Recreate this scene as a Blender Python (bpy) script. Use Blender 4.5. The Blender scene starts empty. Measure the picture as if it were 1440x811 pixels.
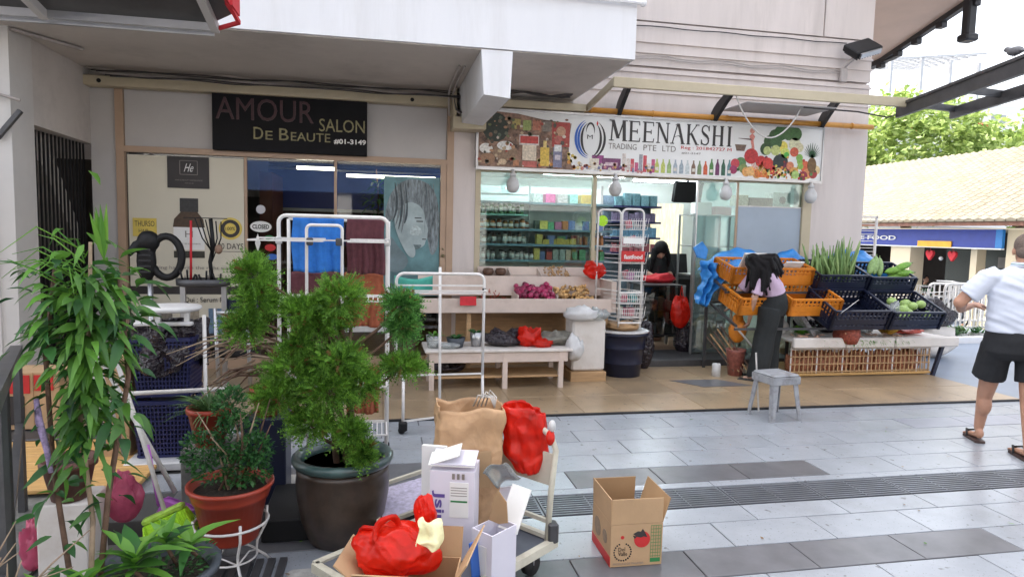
import bpy, bmesh, math, random
from mathutils import Vector, Matrix, noise
random.seed(7)
PI = math.pi
R = math.radians
# ------------------------------------------------------------------ camera, sky, sun, exposure
SC = bpy.context.scene
COL = SC.collection
cd = bpy.data.cameras.new('camera')
cam = bpy.data.objects.new('camera', cd)
COL.objects.link(cam)
cd.sensor_width = 36.0
cd.lens = 36.0 * 929.96 / 1440.0
cd.clip_start = 0.05
cd.clip_end = 1000
rx = Vector((0.98059238, -0.19464666, 0.02347897))
dn = Vector((0.0062015, -0.08890167, -0.9960211))
fw = Vector((0.1959595, 0.97683631, -0.0859692))
cam.matrix_world = Matrix(((rx.x, -dn.x, -fw.x, 0), (rx.y, -dn.y, -fw.y, 0), (rx.z, -dn.z, -fw.z, 1.65), (0, 0, 0, 1)))
SC.camera = cam
SC.render.resolution_x = 1024
SC.render.resolution_y = 576
SUN_EL, SUN_AZ = 57.0, -33.0          # azimuth from +Y towards +X
world = bpy.data.worlds.new('World')
SC.world = world
world.use_nodes = True
wn = world.node_tree
bg = wn.nodes['Background']
sky = wn.nodes.new('ShaderNodeTexSky')
sky.sky_type = 'NISHITA'
sky.sun_disc = False
sky.sun_elevation = R(SUN_EL)
sky.sun_rotation = R(SUN_AZ)
sky.air_density = 1.0
sky.dust_density = 6.0
sky.ozone_density = 1.0
bg.inputs['Strength'].default_value = 0.15
hsv = wn.nodes.new('ShaderNodeHueSaturation')      # a hazy, nearly white sky
hsv.inputs['Saturation'].default_value = .38
wn.links.new(sky.outputs[0], hsv.inputs['Color'])
wn.links.new(hsv.outputs[0], bg.inputs['Color'])
sd = bpy.data.lights.new('sun', 'SUN')
sd.energy = 2.0
sd.angle = R(0.6)
sd.color = (1.0, 0.95, 0.87)
sun = bpy.data.objects.new('sun', sd)
COL.objects.link(sun)
sv = Vector((math.sin(R(SUN_AZ)) * math.cos(R(SUN_EL)), math.cos(R(SUN_AZ)) * math.cos(R(SUN_EL)), math.sin(R(SUN_EL))))
sun.rotation_euler = sv.to_track_quat('Z', 'Y').to_euler()
SC.view_settings.view_transform = 'Standard'
SC.view_settings.look = 'None'
SC.view_settings.exposure = 2.2
SC.view_settings.gamma = 1.0
SC.cycles.transparent_max_bounces = 24
SC.cycles.max_bounces = 8

# ------------------------------------------------------------------ materials
def M(name, col, rough=.5, metal=0.0, var=.12, scale=5.0, bump=.0, bscale=60.0, rnd=0.0, coat=0.0, dirt=0.0, dcol=(.12, .1, .08), stretch=None, spec=.5, trans=0.0, emit=0.0, sss=0.0, speck=0.0):
    m = bpy.data.materials.new(name)
    m.use_nodes = True
    nt = m.node_tree
    L = nt.links.new
    b = nt.nodes['Principled BSDF']
    g = nt.nodes.new('ShaderNodeNewGeometry')
    mp = nt.nodes.new('ShaderNodeMapping')
    L(g.outputs['Position'], mp.inputs[0])
    if stretch: mp.inputs['Scale'].default_value = stretch
    n = nt.nodes.new('ShaderNodeTexNoise')
    n.inputs['Scale'].default_value = scale
    n.inputs['Detail'].default_value = 6
    n.inputs['Roughness'].default_value = .6
    L(mp.outputs[0], n.inputs['Vector'])
    rp = nt.nodes.new('ShaderNodeValToRGB')
    rp.color_ramp.elements[0].position = .3
    rp.color_ramp.elements[1].position = .7
    c = Vector(col)
    rp.color_ramp.elements[0].color = (*(c * (1 - var)), 1)
    rp.color_ramp.elements[1].color = (*[min(1, v) for v in (c * (1 + var))], 1)
    L(n.outputs[0], rp.inputs[0])
    out = rp.outputs[0]
    if rnd:
        oi = nt.nodes.new('ShaderNodeObjectInfo')
        mr = nt.nodes.new('ShaderNodeMapRange')
        mr.inputs['To Min'].default_value = 1 - rnd
        mr.inputs['To Max'].default_value = 1 + rnd
        L(oi.outputs['Random'], mr.inputs[0])
        hs = nt.nodes.new('ShaderNodeHueSaturation')
        L(mr.outputs[0], hs.inputs['Value'])
        L(out, hs.inputs['Color'])
        out = hs.outputs[0]
    if dirt:
        n2 = nt.nodes.new('ShaderNodeTexNoise')
        n2.inputs['Scale'].default_value = scale * .45
        n2.inputs['Detail'].default_value = 9
        n2.inputs['Roughness'].default_value = .72
        L(mp.outputs[0], n2.inputs['Vector'])
        r2 = nt.nodes.new('ShaderNodeValToRGB')
        r2.color_ramp.elements[0].position = .5
        r2.color_ramp.elements[1].position = .72
        r2.color_ramp.elements[1].color = (dirt, dirt, dirt, 1)
        L(n2.outputs[0], r2.inputs[0])
        mx = nt.nodes.new('ShaderNodeMixRGB')
        L(r2.outputs[0], mx.inputs[0])
        L(out, mx.inputs[1])
        mx.inputs[2].default_value = (*dcol, 1)
        out = mx.outputs[0]
    if speck:
        for sc_, th in ((17, .70), (75, .69)):
            n4 = nt.nodes.new('ShaderNodeTexNoise'); n4.inputs['Scale'].default_value = sc_; n4.inputs['Detail'].default_value = 2
            L(g.outputs['Position'], n4.inputs['Vector'])
            r4 = nt.nodes.new('ShaderNodeValToRGB'); r4.color_ramp.elements[0].position = th - .03; r4.color_ramp.elements[1].position = th + .03
            r4.color_ramp.elements[1].color = (speck, speck, speck, 1)
            L(n4.outputs[0], r4.inputs[0])
            m4 = nt.nodes.new('ShaderNodeMixRGB'); L(r4.outputs[0], m4.inputs[0]); L(out, m4.inputs[1]); m4.inputs[2].default_value = (.07, .065, .06, 1)
            out = m4.outputs[0]
    L(out, b.inputs['Base Color'])
    b.inputs['Roughness'].default_value = rough
    b.inputs['Metallic'].default_value = metal
    b.inputs['Specular IOR Level'].default_value = spec
    b.inputs['Coat Weight'].default_value = coat
    if trans: b.inputs['Transmission Weight'].default_value = trans
    if emit:
        b.inputs['Emission Strength'].default_value = emit
        L(out, b.inputs['Emission Color'])
    if sss:
        b.inputs['Subsurface Weight'].default_value = sss
        b.inputs['Subsurface Radius'].default_value = (.02, .008, .004)
    if bump:
        n3 = nt.nodes.new('ShaderNodeTexNoise')
        n3.inputs['Scale'].default_value = bscale
        n3.inputs['Detail'].default_value = 4
        L(mp.outputs[0], n3.inputs['Vector'])
        bp = nt.nodes.new('ShaderNodeBump')
        bp.inputs['Strength'].default_value = bump
        bp.inputs['Distance'].default_value = .01
        L(n3.outputs[0], bp.inputs['Height'])
        L(bp.outputs[0], b.inputs['Normal'])
    return m

def glassmat(name, tint, refl=.08, rough=.02, haze=0.0):
    m = bpy.data.materials.new(name)
    m.use_nodes = True
    nt = m.node_tree
    L = nt.links.new
    for n in list(nt.nodes):
        if n.type != 'OUTPUT_MATERIAL': nt.nodes.remove(n)
    o = [n for n in nt.nodes if n.type == 'OUTPUT_MATERIAL'][0]
    t = nt.nodes.new('ShaderNodeBsdfTransparent')
    t.inputs[0].default_value = (*tint, 1)
    gl = nt.nodes.new('ShaderNodeBsdfGlossy')
    gl.inputs['Roughness'].default_value = rough
    fr = nt.nodes.new('ShaderNodeFresnel')
    fr.inputs[0].default_value = 1.5
    ad = nt.nodes.new('ShaderNodeMath')
    ad.operation = 'MULTIPLY_ADD'
    ad.inputs[1].default_value = 1.6
    ad.inputs[2].default_value = refl - .04
    L(fr.outputs[0], ad.inputs[0])
    mx = nt.nodes.new('ShaderNodeMixShader')
    L(ad.outputs[0], mx.inputs[0]); L(t.outputs[0], mx.inputs[1]); L(gl.outputs[0], mx.inputs[2])
    res = mx.outputs[0]
    if haze:
        df = nt.nodes.new('ShaderNodeBsdfDiffuse')
        df.inputs[0].default_value = (.75, .8, .8, 1)
        m2 = nt.nodes.new('ShaderNodeMixShader')
        m2.inputs[0].default_value = haze
        L(res, m2.inputs[1]); L(df.outputs[0], m2.inputs[2])
        res = m2.outputs[0]
    L(res, o.inputs[0])
    return m

def leafmat(name, c1, c2, rough=.45):
    m = bpy.data.materials.new(name)
    m.use_nodes = True
    nt = m.node_tree
    L = nt.links.new
    b = nt.nodes['Principled BSDF']
    g = nt.nodes.new('ShaderNodeNewGeometry')
    oi = nt.nodes.new('ShaderNodeObjectInfo')
    ad = nt.nodes.new('ShaderNodeMath'); ad.operation = 'ADD'
    fr = nt.nodes.new('ShaderNodeMath'); fr.operation = 'FRACT'
    L(g.outputs['Random Per Island'], ad.inputs[0]); L(oi.outputs['Random'], ad.inputs[1]); L(ad.outputs[0], fr.inputs[0])
    n = nt.nodes.new('ShaderNodeTexNoise')
    n.inputs['Scale'].default_value = 9
    L(g.outputs['Position'], n.inputs['Vector'])
    mm = nt.nodes.new('ShaderNodeMath'); mm.operation = 'MULTIPLY_ADD'
    mm.inputs[1].default_value = .5
    L(fr.outputs[0], mm.inputs[0])
    n2 = nt.nodes.new('ShaderNodeMath'); n2.operation = 'MULTIPLY'; n2.inputs[1].default_value = .55
    L(n.outputs[0], n2.inputs[0]); L(n2.outputs[0], mm.inputs[2])
    rp = nt.nodes.new('ShaderNodeValToRGB')
    rp.color_ramp.elements[0].position = .2
    rp.color_ramp.elements[1].position = .8
    rp.color_ramp.elements[0].color = (*c1, 1)
    rp.color_ramp.elements[1].color = (*c2, 1)
    L(mm.outputs[0], rp.inputs[0])
    L(rp.outputs[0], b.inputs['Base Color'])
    b.inputs['Roughness'].default_value = rough
    tr = nt.nodes.new('ShaderNodeBsdfTranslucent')
    L(rp.outputs[0], tr.inputs[0])
    mx = nt.nodes.new('ShaderNodeMixShader'); mx.inputs[0].default_value = .3
    o = [q for q in nt.nodes if q.type == 'OUTPUT_MATERIAL'][0]
    L(b.outputs[0], mx.inputs[1]); L(tr.outputs[0], mx.inputs[2]); L(mx.outputs[0], o.inputs[0])
    return m

def lampmat(name, col, s):
    m = bpy.data.materials.new(name)
    m.use_nodes = True
    b = m.node_tree.nodes['Principled BSDF']
    b.inputs['Base Color'].default_value = (.8, .8, .8, 1)
    b.inputs['Emission Color'].default_value = (*col, 1)
    b.inputs['Emission Strength'].default_value = s
    return m

def crinkle(m, scale, strength, dist=.02):
    # film and stiff paper break into facets: bump from warped cells
    nt = m.node_tree; b = nt.nodes['Principled BSDF']
    g = nt.nodes.new('ShaderNodeNewGeometry'); n = nt.nodes.new('ShaderNodeTexNoise'); n.inputs['Scale'].default_value = scale * .5
    ad = nt.nodes.new('ShaderNodeMixRGB'); ad.blend_type = 'ADD'; ad.inputs[0].default_value = .12
    nt.links.new(g.outputs['Position'], n.inputs['Vector']); nt.links.new(g.outputs['Position'], ad.inputs[1]); nt.links.new(n.outputs['Color'], ad.inputs[2])
    last = None
    for k, (f, w) in enumerate(((1, 1), (2.3, .5))):
        v = nt.nodes.new('ShaderNodeTexVoronoi'); v.inputs['Scale'].default_value = scale * f
        nt.links.new(ad.outputs[0], v.inputs['Vector'])
        bp = nt.nodes.new('ShaderNodeBump'); bp.inputs['Strength'].default_value = strength * w; bp.inputs['Distance'].default_value = dist * w
        nt.links.new(v.outputs['Distance'], bp.inputs['Height'])
        if last: nt.links.new(last.outputs[0], bp.inputs['Normal'])
        last = bp
    nt.links.new(last.outputs[0], b.inputs['Normal'])
    return m
def thin(name, col):
    # thin bag film: glossy skin over light that comes through
    m = crinkle(M(name, col, .30, var=.3, scale=11), 13, .75)
    nt = m.node_tree
    tr = nt.nodes.new('ShaderNodeBsdfTranslucent')
    tr.inputs[0].default_value = (min(1, col[0] * 1.25), col[1] * 2.2, col[2] * 2.0, 1)
    mx = nt.nodes.new('ShaderNodeMixShader'); mx.inputs[0].default_value = .42
    o = [q for q in nt.nodes if q.type == 'OUTPUT_MATERIAL'][0]
    nt.links.new(nt.nodes['Principled BSDF'].outputs[0], mx.inputs[1]); nt.links.new(tr.outputs[0], mx.inputs[2]); nt.links.new(mx.outputs[0], o.inputs[0])
    return m
MT = dict(
    tile=M('floor_tile_grey', (.295, .315, .345), .27, var=.07, scale=3.5, rnd=.06, dirt=.35, dcol=(.17, .17, .17), speck=.6, bump=.04, bscale=25),
    tiledark=M('floor_tile_dark', (.12, .12, .13), .32, var=.2, scale=5, rnd=.12, dirt=.4, dcol=(.2, .2, .2)),
    tilemauve=M('floor_tile_mauve', (.27, .28, .33), .3, var=.1, scale=4, rnd=.06),
    tilebrown=M('floor_tile_brown', (.34, .245, .15), .3, var=.16, scale=2.2, rnd=.10, dirt=.6, dcol=(.12, .09, .07), speck=.7),
    grout=M('grout', (.05, .05, .05), .8),
    asphalt=M('asphalt', (.12, .13, .14), .7, var=.2, scale=8, bump=.2),
    concrete=M('stained_concrete', (.16, .16, .15), .6, var=.4, scale=6, dirt=.8, dcol=(.02, .02, .02), bump=.2),
    paving=M('grey_paving', (.19, .235, .31), .33, var=.1, scale=2.5, dirt=.3, dcol=(.14, .14, .14)),
    wall=M('painted_wall', (.62, .555, .525), .75, var=.06, scale=2.6, dirt=.55, dcol=(.38, .335, .31), bump=.1, bscale=80, stretch=(1.6, 1.6, .22)),
    white=M('white_paint', (.74, .74, .76), .65, var=.03, scale=2.5, dirt=.35, dcol=(.52, .50, .48), bump=.06, stretch=(1.8, 1.8, .2)),
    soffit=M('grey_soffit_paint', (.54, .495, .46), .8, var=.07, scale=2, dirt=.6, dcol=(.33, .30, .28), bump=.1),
    panelgrey=M('grey_panel', (.48, .46, .45), .6, var=.04, scale=2, dirt=.2, dcol=(.32, .3, .28)),
    beige=M('beige_metal', (.50, .43, .30), .5, var=.07, scale=4, dirt=.3, dcol=(.3, .25, .18)),
    tan=M('tan_aluminium', (.42, .29, .20), .4, var=.06, scale=4),
    pink=M('pink_render', (.66, .48, .38), .8, var=.06, scale=2, dirt=.2, dcol=(.5, .36, .28)),
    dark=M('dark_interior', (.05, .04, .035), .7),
    darkmetal=M('dark_metal', (.025, .025, .028), .45, .3, var=.2, rnd=.05),
    greymetal=M('grey_metal', (.085, .085, .09), .45, .5, var=.2, scale=6, dirt=.4, dcol=(.05, .045, .04)),
    steel=M('steel', (.45, .45, .46), .3, .8, var=.1),
    black=M('black_paint', (.010, .010, .011), .55, var=.2, spec=.3),
    rubber=M('black_rubber', (.02, .02, .02), .7),
    cable=M('cable_sheath', (.05, .045, .045), .6),
    cablew=M('white_cable', (.6, .58, .55), .5),
    conduit=M('painted_conduit', (.4, .36, .34), .6),
    orangepipe=M('orange_gas_pipe', (.60, .27, .04), .4, var=.1, scale=8, dirt=.4, dcol=(.3, .13, .03)),
    signblack=M('black_sign_face', (.006, .006, .008), .5, var=.2, spec=.15),
    gold=M('gold_lettering', (.20, .18, .09), .35, .3, var=.35, scale=30),
    darkred=M('dark_red_lettering', (.042, .008, .013), .4, var=.4, scale=20),
    glass=glassmat('shop_glass', (.80, .90, .88), .05),
    glassdark=glassmat('tinted_glass', (.72, .74, .72), .05),
    glassdoor=glassmat('dusty_glass', (.72, .88, .86), .08, haze=.10),
    clear=glassmat('clear_plastic', (.86, .9, .9), .1, .15, haze=.25),
    tube=lampmat('fluorescent_tube', (.85, .95, 1.0), 16.0),
    tubewarm=lampmat('warm_tube', (1, .93, .75), 4.0),
    selflit=M('self_lit_curtain', (1.0, .86, .6), .8, var=.25, scale=9, emit=.2, stretch=(3, 3, .6)),  # the cloth's own emission stands in for light from behind
    bluegrey=M('blue_grey_sheet', (.34, .40, .47), .6, var=.06, scale=3),
    interior=M('interior_wall', (.68, .72, .70), .6, var=.05),
    ceilw=M('interior_ceiling', (.7, .74, .76), .6, var=.03),
    posterc=M('poster_cream', (.62, .58, .47), .5, var=.03, scale=1.5),
    paperw=M('paper_white', (.75, .75, .73), .6, var=.03),
    ink=M('printed_ink', (.03, .025, .025), .5),
    inkgrey=M('grey_ink', (.22, .2, .18), .5),
    yellow=M('yellow_print', (.65, .5, .1), .5),
    wirewhite=M('white_coated_wire', (.72, .70, .68), .4, var=.06, dirt=.35, scale=9, dcol=(.35, .28, .2)),
    bluetowel=M('blue_towel', (.03, .19, .62), .9, var=.16, scale=25, bump=.5, bscale=160),
    maroon=M('maroon_towel', (.115, .035, .045), .9, var=.2, scale=25, bump=.5, bscale=160),
    browntowel=M('rust_towel', (.34, .095, .045), .9, var=.2, scale=25, bump=.5, bscale=160),
    card=M('cardboard', (.46, .30, .165), .75, var=.08, scale=5, bump=.1, bscale=90, stretch=(1, 1, 1), dirt=.2, dcol=(.3, .19, .1)),
    carddark=M('cardboard_inner', (.36, .23, .12), .8, var=.1, scale=5),
    kraft=crinkle(M('kraft_paper', (.50, .31, .17), .65, var=.16, scale=9), 11, .6),
    redbag=thin('red_plastic', (.72, .022, .008)),
    redprint=M('red_print', (.5, .02, .02), .5),
    greenprint=M('green_print', (.03, .2, .06), .5),
    blueprint=M('blue_print', (.03, .12, .45), .5),
    purpleprint=M('purple_print', (.12, .08, .3), .5),
    cartonw=M('white_carton', (.66, .64, .72), .5, var=.04, scale=3, dirt=.15, dcol=(.5, .48, .5)),
    terracotta=M('red_plastic_pot', (.36, .045, .022), .42, var=.1, scale=6, dirt=.3, dcol=(.2, .06, .04)),
    claypot=M('brown_clay', (.12, .05, .035), .6, var=.2, scale=8),
    glazed=M('brown_glaze', (.055, .038, .028), .35, var=.45, scale=7, dirt=.5, dcol=(.11, .075, .055), coat=.15, bump=.1, bscale=30),
    glazegreen=M('green_glaze', (.045, .085, .082), .28, var=.3, scale=9, coat=.4),
    soil=M('soil', (.03, .022, .015), .95, var=.4, scale=30, bump=.8),
    potdark=M('slate_pot', (.05, .06, .075), .5, var=.2),
    pinkpl=thin('pink_plastic', (.62, .13, .22)),
    purplepl=M('purple_plastic', (.45, .12, .5), .35),
    lime=M('lime_bristles', (.42, .75, .03), .7, var=.2, scale=60),
    navy=M('navy_plastic', (.010, .014, .075), .4, var=.2),
    navyb=M('navy_black_plastic', (.010, .014, .035), .38, var=.25, rnd=.1),
    bucketn=M('navy_bucket', (.008, .012, .035), .3, var=.15),
    crateor=M('orange_crate_plastic', (.64, .215, .018), .45, var=.16, scale=6, rnd=.06),
    tarp=crinkle(M('blue_tarp', (.03, .22, .58), .35, var=.25, scale=7), 9, .7),
    binbag=crinkle(M('dark_bin_liner', (.022, .016, .022), .25, var=.4, scale=12), 22, .9),
    whitepl=M('white_plastic', (.56, .56, .56), .4, var=.08, scale=9, dirt=.7, dcol=(.30, .27, .23)),
    foam=M('white_foam', (.66, .62, .58), .7, var=.05, scale=6, dirt=.5, dcol=(.42, .33, .26)),
    standw=M('stained_pale_wood', (.58, .48, .42), .65, var=.08, scale=5, dirt=.5, dcol=(.36, .26, .2)),
    woodtan=M('tan_wood', (.42, .26, .13), .6, var=.2, scale=4, stretch=(1, 8, 8)),
    ply=M('plywood_yellow', (.52, .31, .11), .6, var=.2, scale=5, stretch=(.8, 8, 8)),
    barepipe=M('worn_pale_pole', (.55, .53, .5), .5, var=.15, scale=9, dirt=.4, dcol=(.3, .25, .2)),
    bark=M('bark', (.13, .075, .05), .8, var=.35, scale=25, bump=.6),
    barkpale=M('pale_twig', (.30, .22, .15), .8, var=.25, scale=25),
    skin=M('skin', (.44, .235, .155), .5, var=.10, scale=14, sss=.08, bump=.08, bscale=60),
    skinl=M('light_skin', (.50, .30, .22), .5, var=.08, scale=14, sss=.08),
    hair=M('black_hair', (.006, .005, .006), .6, spec=.2, var=.5, scale=30, stretch=(6, 6, .8), bump=.6, bscale=50),
    hairgrey=M('short_grey_hair', (.16, .12, .10), .85, var=.3, scale=90, bump=.6, bscale=150),
    shirtw=M('white_knit', (.62, .66, .76), .85, var=.03, scale=6, bump=.3, bscale=14),
    shorts=M('black_shorts', (.012, .013, .016), .8, var=.3, scale=9, bump=.4, bscale=18),
    lilac=M('lilac_cotton', (.56, .42, .56), .85, var=.06, scale=8, bump=.3, bscale=20),
    trousers=M('black_trousers', (.010, .013, .014), .8, var=.3, scale=9, bump=.4, bscale=20),
    sole=M('brown_rubber', (.06, .035, .03), .6),
    greywall=M('grey_painted_wall', (.56, .535, .51), .75, var=.05, scale=2.0, dirt=.3, dcol=(.36, .33, .31), bump=.1),
    stoolgrey=M('grey_plastic', (.30, .31, .33), .4, var=.15, scale=14, dirt=.9, dcol=(.10, .09, .09)),
    roof=M('pale_roof_tile', (.20, .175, .13), .8, var=.22, scale=2.5, dirt=.6, dcol=(.24, .17, .07)),
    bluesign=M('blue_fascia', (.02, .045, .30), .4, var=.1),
    blueband=M('blue_reflection_band', (.04, .09, .24), .6, var=.3, scale=.6),
    bluesign2=M('light_blue_fascia', (.02, .2, .55), .4),
    amber=M('amber_panel', (.85, .42, .03), .5),
    cream=M('cream_render', (.62, .52, .36), .7, var=.05, scale=2),
    farwhite=M('far_white_render', (.8, .8, .8), .7, var=.03),
    redcloth=M('red_cloth', (.55, .02, .03), .7, var=.2, scale=10),
    greenshirt=M('green_shirt', (.06, .16, .07), .8),
    drain=M('drain_metal', (.15, .16, .18), .42, .4, var=.2, rnd=.08),
)
LEAF = leafmat('glossy_leaf', (.018, .075, .018), (.15, .36, .05))
LEAFD = leafmat('dark_leaf', (.010, .05, .02), (.06, .20, .045))
LEAFB = leafmat('bright_leaf', (.05, .20, .02), (.20, .42, .05))
CONI = leafmat('conifer_spray', (.02, .085, .012), (.22, .46, .05), .6)
CONI2 = leafmat('bluish_conifer_spray', (.02, .10, .025), (.17, .43, .08), .6)
CONIB = leafmat('browned_spray', (.12, .06, .02), (.28, .15, .05), .7)
GRASSY = leafmat('spiky_leaf', (.03, .09, .03), (.14, .26, .08), .6)
TREE = leafmat('tree_leaf', (.13, .22, .04), (.42, .52, .16), .6)
BEAN = leafmat('long_bean', (.12, .24, .06), (.34, .48, .18), .5)
_cm = {}
def cm(r, g, b, rough=.5):
    k = (round(r, 2), round(g, 2), round(b, 2))
    if k not in _cm: _cm[k] = M('colour_print', k, rough, var=.32, scale=38)
    return _cm[k]

# ------------------------------------------------------------------ mesh builder
class MB:
    def __init__(s, T=None):
        s.v = []; s.f = []; s.T = T or Matrix()
    def add(s, vs, fs):
        o = len(s.v)
        s.v += [tuple(s.T @ Vector(p)) for p in vs]
        s.f += [tuple(i + o for i in q) for q in fs]
        return s
    def box(s, x0, x1, y0, y1, z0, z1):
        v = [(x0, y0, z0), (x1, y0, z0), (x1, y1, z0), (x0, y1, z0), (x0, y0, z1), (x1, y0, z1), (x1, y1, z1), (x0, y1, z1)]
        return s.add(v, [(0, 3, 2, 1), (4, 5, 6, 7), (0, 1, 5, 4), (1, 2, 6, 5), (2, 3, 7, 6), (3, 0, 4, 7)])
    def cbox(s, x0, x1, y0, y1, z0, z1, c=.006):
        v = []
        for z, i in ((z0, c), (z0 + c, 0), (z1 - c, 0), (z1, c)):
            a0, a1, b0, b1 = x0 + i, x1 - i, y0 + i, y1 - i
            v += [(a0 + c, b0, z), (a1 - c, b0, z), (a1, b0 + c, z), (a1, b1 - c, z), (a1 - c, b1, z), (a0 + c, b1, z), (a0, b1 - c, z), (a0, b0 + c, z)]
        f = [tuple(range(7, -1, -1)), tuple(range(24, 32))]
        for k in range(3):
            for i in range(8):
                j = (i + 1) % 8
                f.append((k * 8 + i, k * 8 + j, k * 8 + 8 + j, k * 8 + 8 + i))
        return s.add(v, f)
    def bar(s, p, q, w, h=None, up=(0, 0, 1)):
        p = Vector(p); q = Vector(q); d = (q - p).normalized(); h = h or w
        u = Vector(up)
        if abs(d.dot(u)) > .98: u = Vector((0, 1, 0))
        a = d.cross(u).normalized() * w / 2; b = a.cross(d).normalized() * h / 2
        v = [p - a - b, p + a - b, p + a + b, p - a + b, q - a - b, q + a - b, q + a + b, q - a + b]
        return s.add(v, [(0, 3, 2, 1), (4, 5, 6, 7), (0, 1, 5, 4), (1, 2, 6, 5), (2, 3, 7, 6), (3, 0, 4, 7)])
    def tube(s, pts, r, n=8, flat=1.0, caps=True):
        pts = [Vector(p) for p in pts]
        rs = r if isinstance(r, (list, tuple)) else [r] * len(pts)
        v = []; prev = None
        for i, p in enumerate(pts):
            d = (pts[min(i + 1, len(pts) - 1)] - pts[max(i - 1, 0)])
            if d.length < 1e-7: d = Vector((0, 0, 1))
            d.normalize()
            if prev is None:
                u = Vector((0, 0, 1)) if abs(d.z) < .9 else Vector((0, 1, 0))
                a = d.cross(u).normalized()
            else:
                a = (prev - d * prev.dot(d)).normalized()
            prev = a; b = d.cross(a)
            for k in range(n):
                t = 2 * PI * k / n
                v.append(p + a * (math.cos(t) * rs[i]) + b * (math.sin(t) * rs[i] * flat))
        f = []
        for i in range(len(pts) - 1):
            for k in range(n):
                j = (k + 1) % n
                f.append((i * n + k, i * n + j, i * n + n + j, i * n + n + k))
        if caps:
            f.append(tuple(range(n - 1, -1, -1))); f.append(tuple((len(pts) - 1) * n + k for k in range(n)))
        return s.add(v, f)
    def lathe(s, c, prof, n=24, wob=0.0, sx=1.0, sy=1.0):
        v = []; c = Vector(c)
        for (r, z) in prof:
            for k in range(n):
                t = 2 * PI * k / n
                w = 1 + wob * math.sin(3 * t + z * 9) if wob else 1
                v.append(c + Vector((math.cos(t) * r * w * sx, math.sin(t) * r * w * sy, z)))
        f = []
        for i in range(len(prof) - 1):
            for k in range(n):
                j = (k + 1) % n
                f.append((i * n + k, i * n + j, i * n + n + j, i * n + n + k))
        f.append(tuple(range(n - 1, -1, -1))); f.append(tuple((len(prof) - 1) * n + k for k in range(n)))
        return s.add(v, f)
    def ball(s, c, rx_, ry_=None, rz_=None, n=12, m=8, rot=None):
        ry_ = ry_ or rx_; rz_ = rz_ or rx_; c = Vector(c)
        v = []
        for i in range(1, m):
            a = PI * i / m
            for k in range(n):
                t = 2 * PI * k / n
                p = Vector((math.sin(a) * math.cos(t) * rx_, math.sin(a) * math.sin(t) * ry_, -math.cos(a) * rz_))
                if rot: p = rot @ p
                v.append(c + p)
        lo = Vector((0, 0, -rz_)); hi = Vector((0, 0, rz_))
        if rot: lo = rot @ lo; hi = rot @ hi
        v += [c + lo, c + hi]
        f = []
        for i in range(m - 2):
            for k in range(n):
                j = (k + 1) % n
                f.append((i * n + k, i * n + j, i * n + n + j, i * n + n + k))
        b = (m - 1) * n
        for k in range(n):
            j = (k + 1) % n
            f.append((b, j, k)); f.append((b + 1, (m - 2) * n + k, (m - 2) * n + j))
        return s.add(v, f)
    def loft(s, rings, n=20):
        # rings: (centre, a-axis vector, b-axis vector)
        v = []
        for c, a, b in rings:
            c = Vector(c); a = Vector(a); b = Vector(b)
            for k in range(n):
                t = 2 * PI * k / n
                v.append(c + a * math.cos(t) + b * math.sin(t))
        f = []
        for i in range(len(rings) - 1):
            for k in range(n):
                j = (k + 1) % n
                f.append((i * n + k, i * n + j, i * n + n + j, i * n + n + k))
        f.append(tuple(range(n - 1, -1, -1))); f.append(tuple((len(rings) - 1) * n + k for k in range(n)))
        return s.add(v, f)
    def prism(s, poly, y0, y1):
        # polygon in XZ, extruded along Y
        n = len(poly)
        v = [(x, y0, z) for x, z in poly] + [(x, y1, z) for x, z in poly]
        f = [tuple(range(n)), tuple(range(2 * n - 1, n - 1, -1))]
        for i in range(n):
            j = (i + 1) % n
            f.append((i, n + i, n + j, j))
        return s.add(v, f)
    def prismz(s, poly, z0, z1):
        n = len(poly)
        v = [(x, y, z0) for x, y in poly] + [(x, y, z1) for x, y in poly]
        f = [tuple(range(n - 1, -1, -1)), tuple(range(n, 2 * n))]
        for i in range(n):
            j = (i + 1) % n
            f.append((i, j, n + j, n + i))
        return s.add(v, f)
    def prismx(s, poly, x0, x1):
        n = len(poly)
        v = [(x0, y, z) for y, z in poly] + [(x1, y, z) for y, z in poly]
        f = [tuple(range(n - 1, -1, -1)), tuple(range(n, 2 * n))]
        for i in range(n):
            j = (i + 1) % n
            f.append((i, j, n + j, n + i))
        return s.add(v, f)
    def grid(s, fn, nu, nv, th=0.0):
        v = [fn(i / nu, j / nv) for j in range(nv + 1) for i in range(nu + 1)]
        f = []
        for j in range(nv):
            for i in range(nu):
                a = j * (nu + 1) + i
                f.append((a, a + 1, a + nu + 2, a + nu + 1))
        return s.add(v, f)
    def disc(s, x, z, rx_, y0, y1, rz_=None, n=18):
        rz_ = rz_ or rx_
        return s.prism([(x + math.cos(2 * PI * k / n) * rx_, z + math.sin(2 * PI * k / n) * rz_) for k in range(n)], y0, y1)
    def leaf(s, base, d, up, L, W, droop=.25, fold=.25, segs=4):
        base = Vector(base); d = Vector(d).normalized(); up = Vector(up)
        sd_ = d.cross(up)
        if sd_.length < 1e-4: sd_ = d.cross(Vector((1, 0, 0)))
        sd_.normalize(); nn = sd_.cross(d)
        v = []; f = []
        for i in range(segs + 1):
            t = i / segs
            c = base + d * (L * t) - Vector((0, 0, 1)) * (droop * L * t * t)
            w = W * .5 * math.sin(PI * min(1, t ** .75 * .97 + .03)) + .0006
            v += [c - sd_ * w + nn * (w * fold), c, c + sd_ * w + nn * (w * fold)]
        for i in range(segs):
            a = i * 3
            f += [(a, a + 1, a + 4, a + 3), (a + 1, a + 2, a + 5, a + 4)]
        return s.add(v, f)
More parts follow.
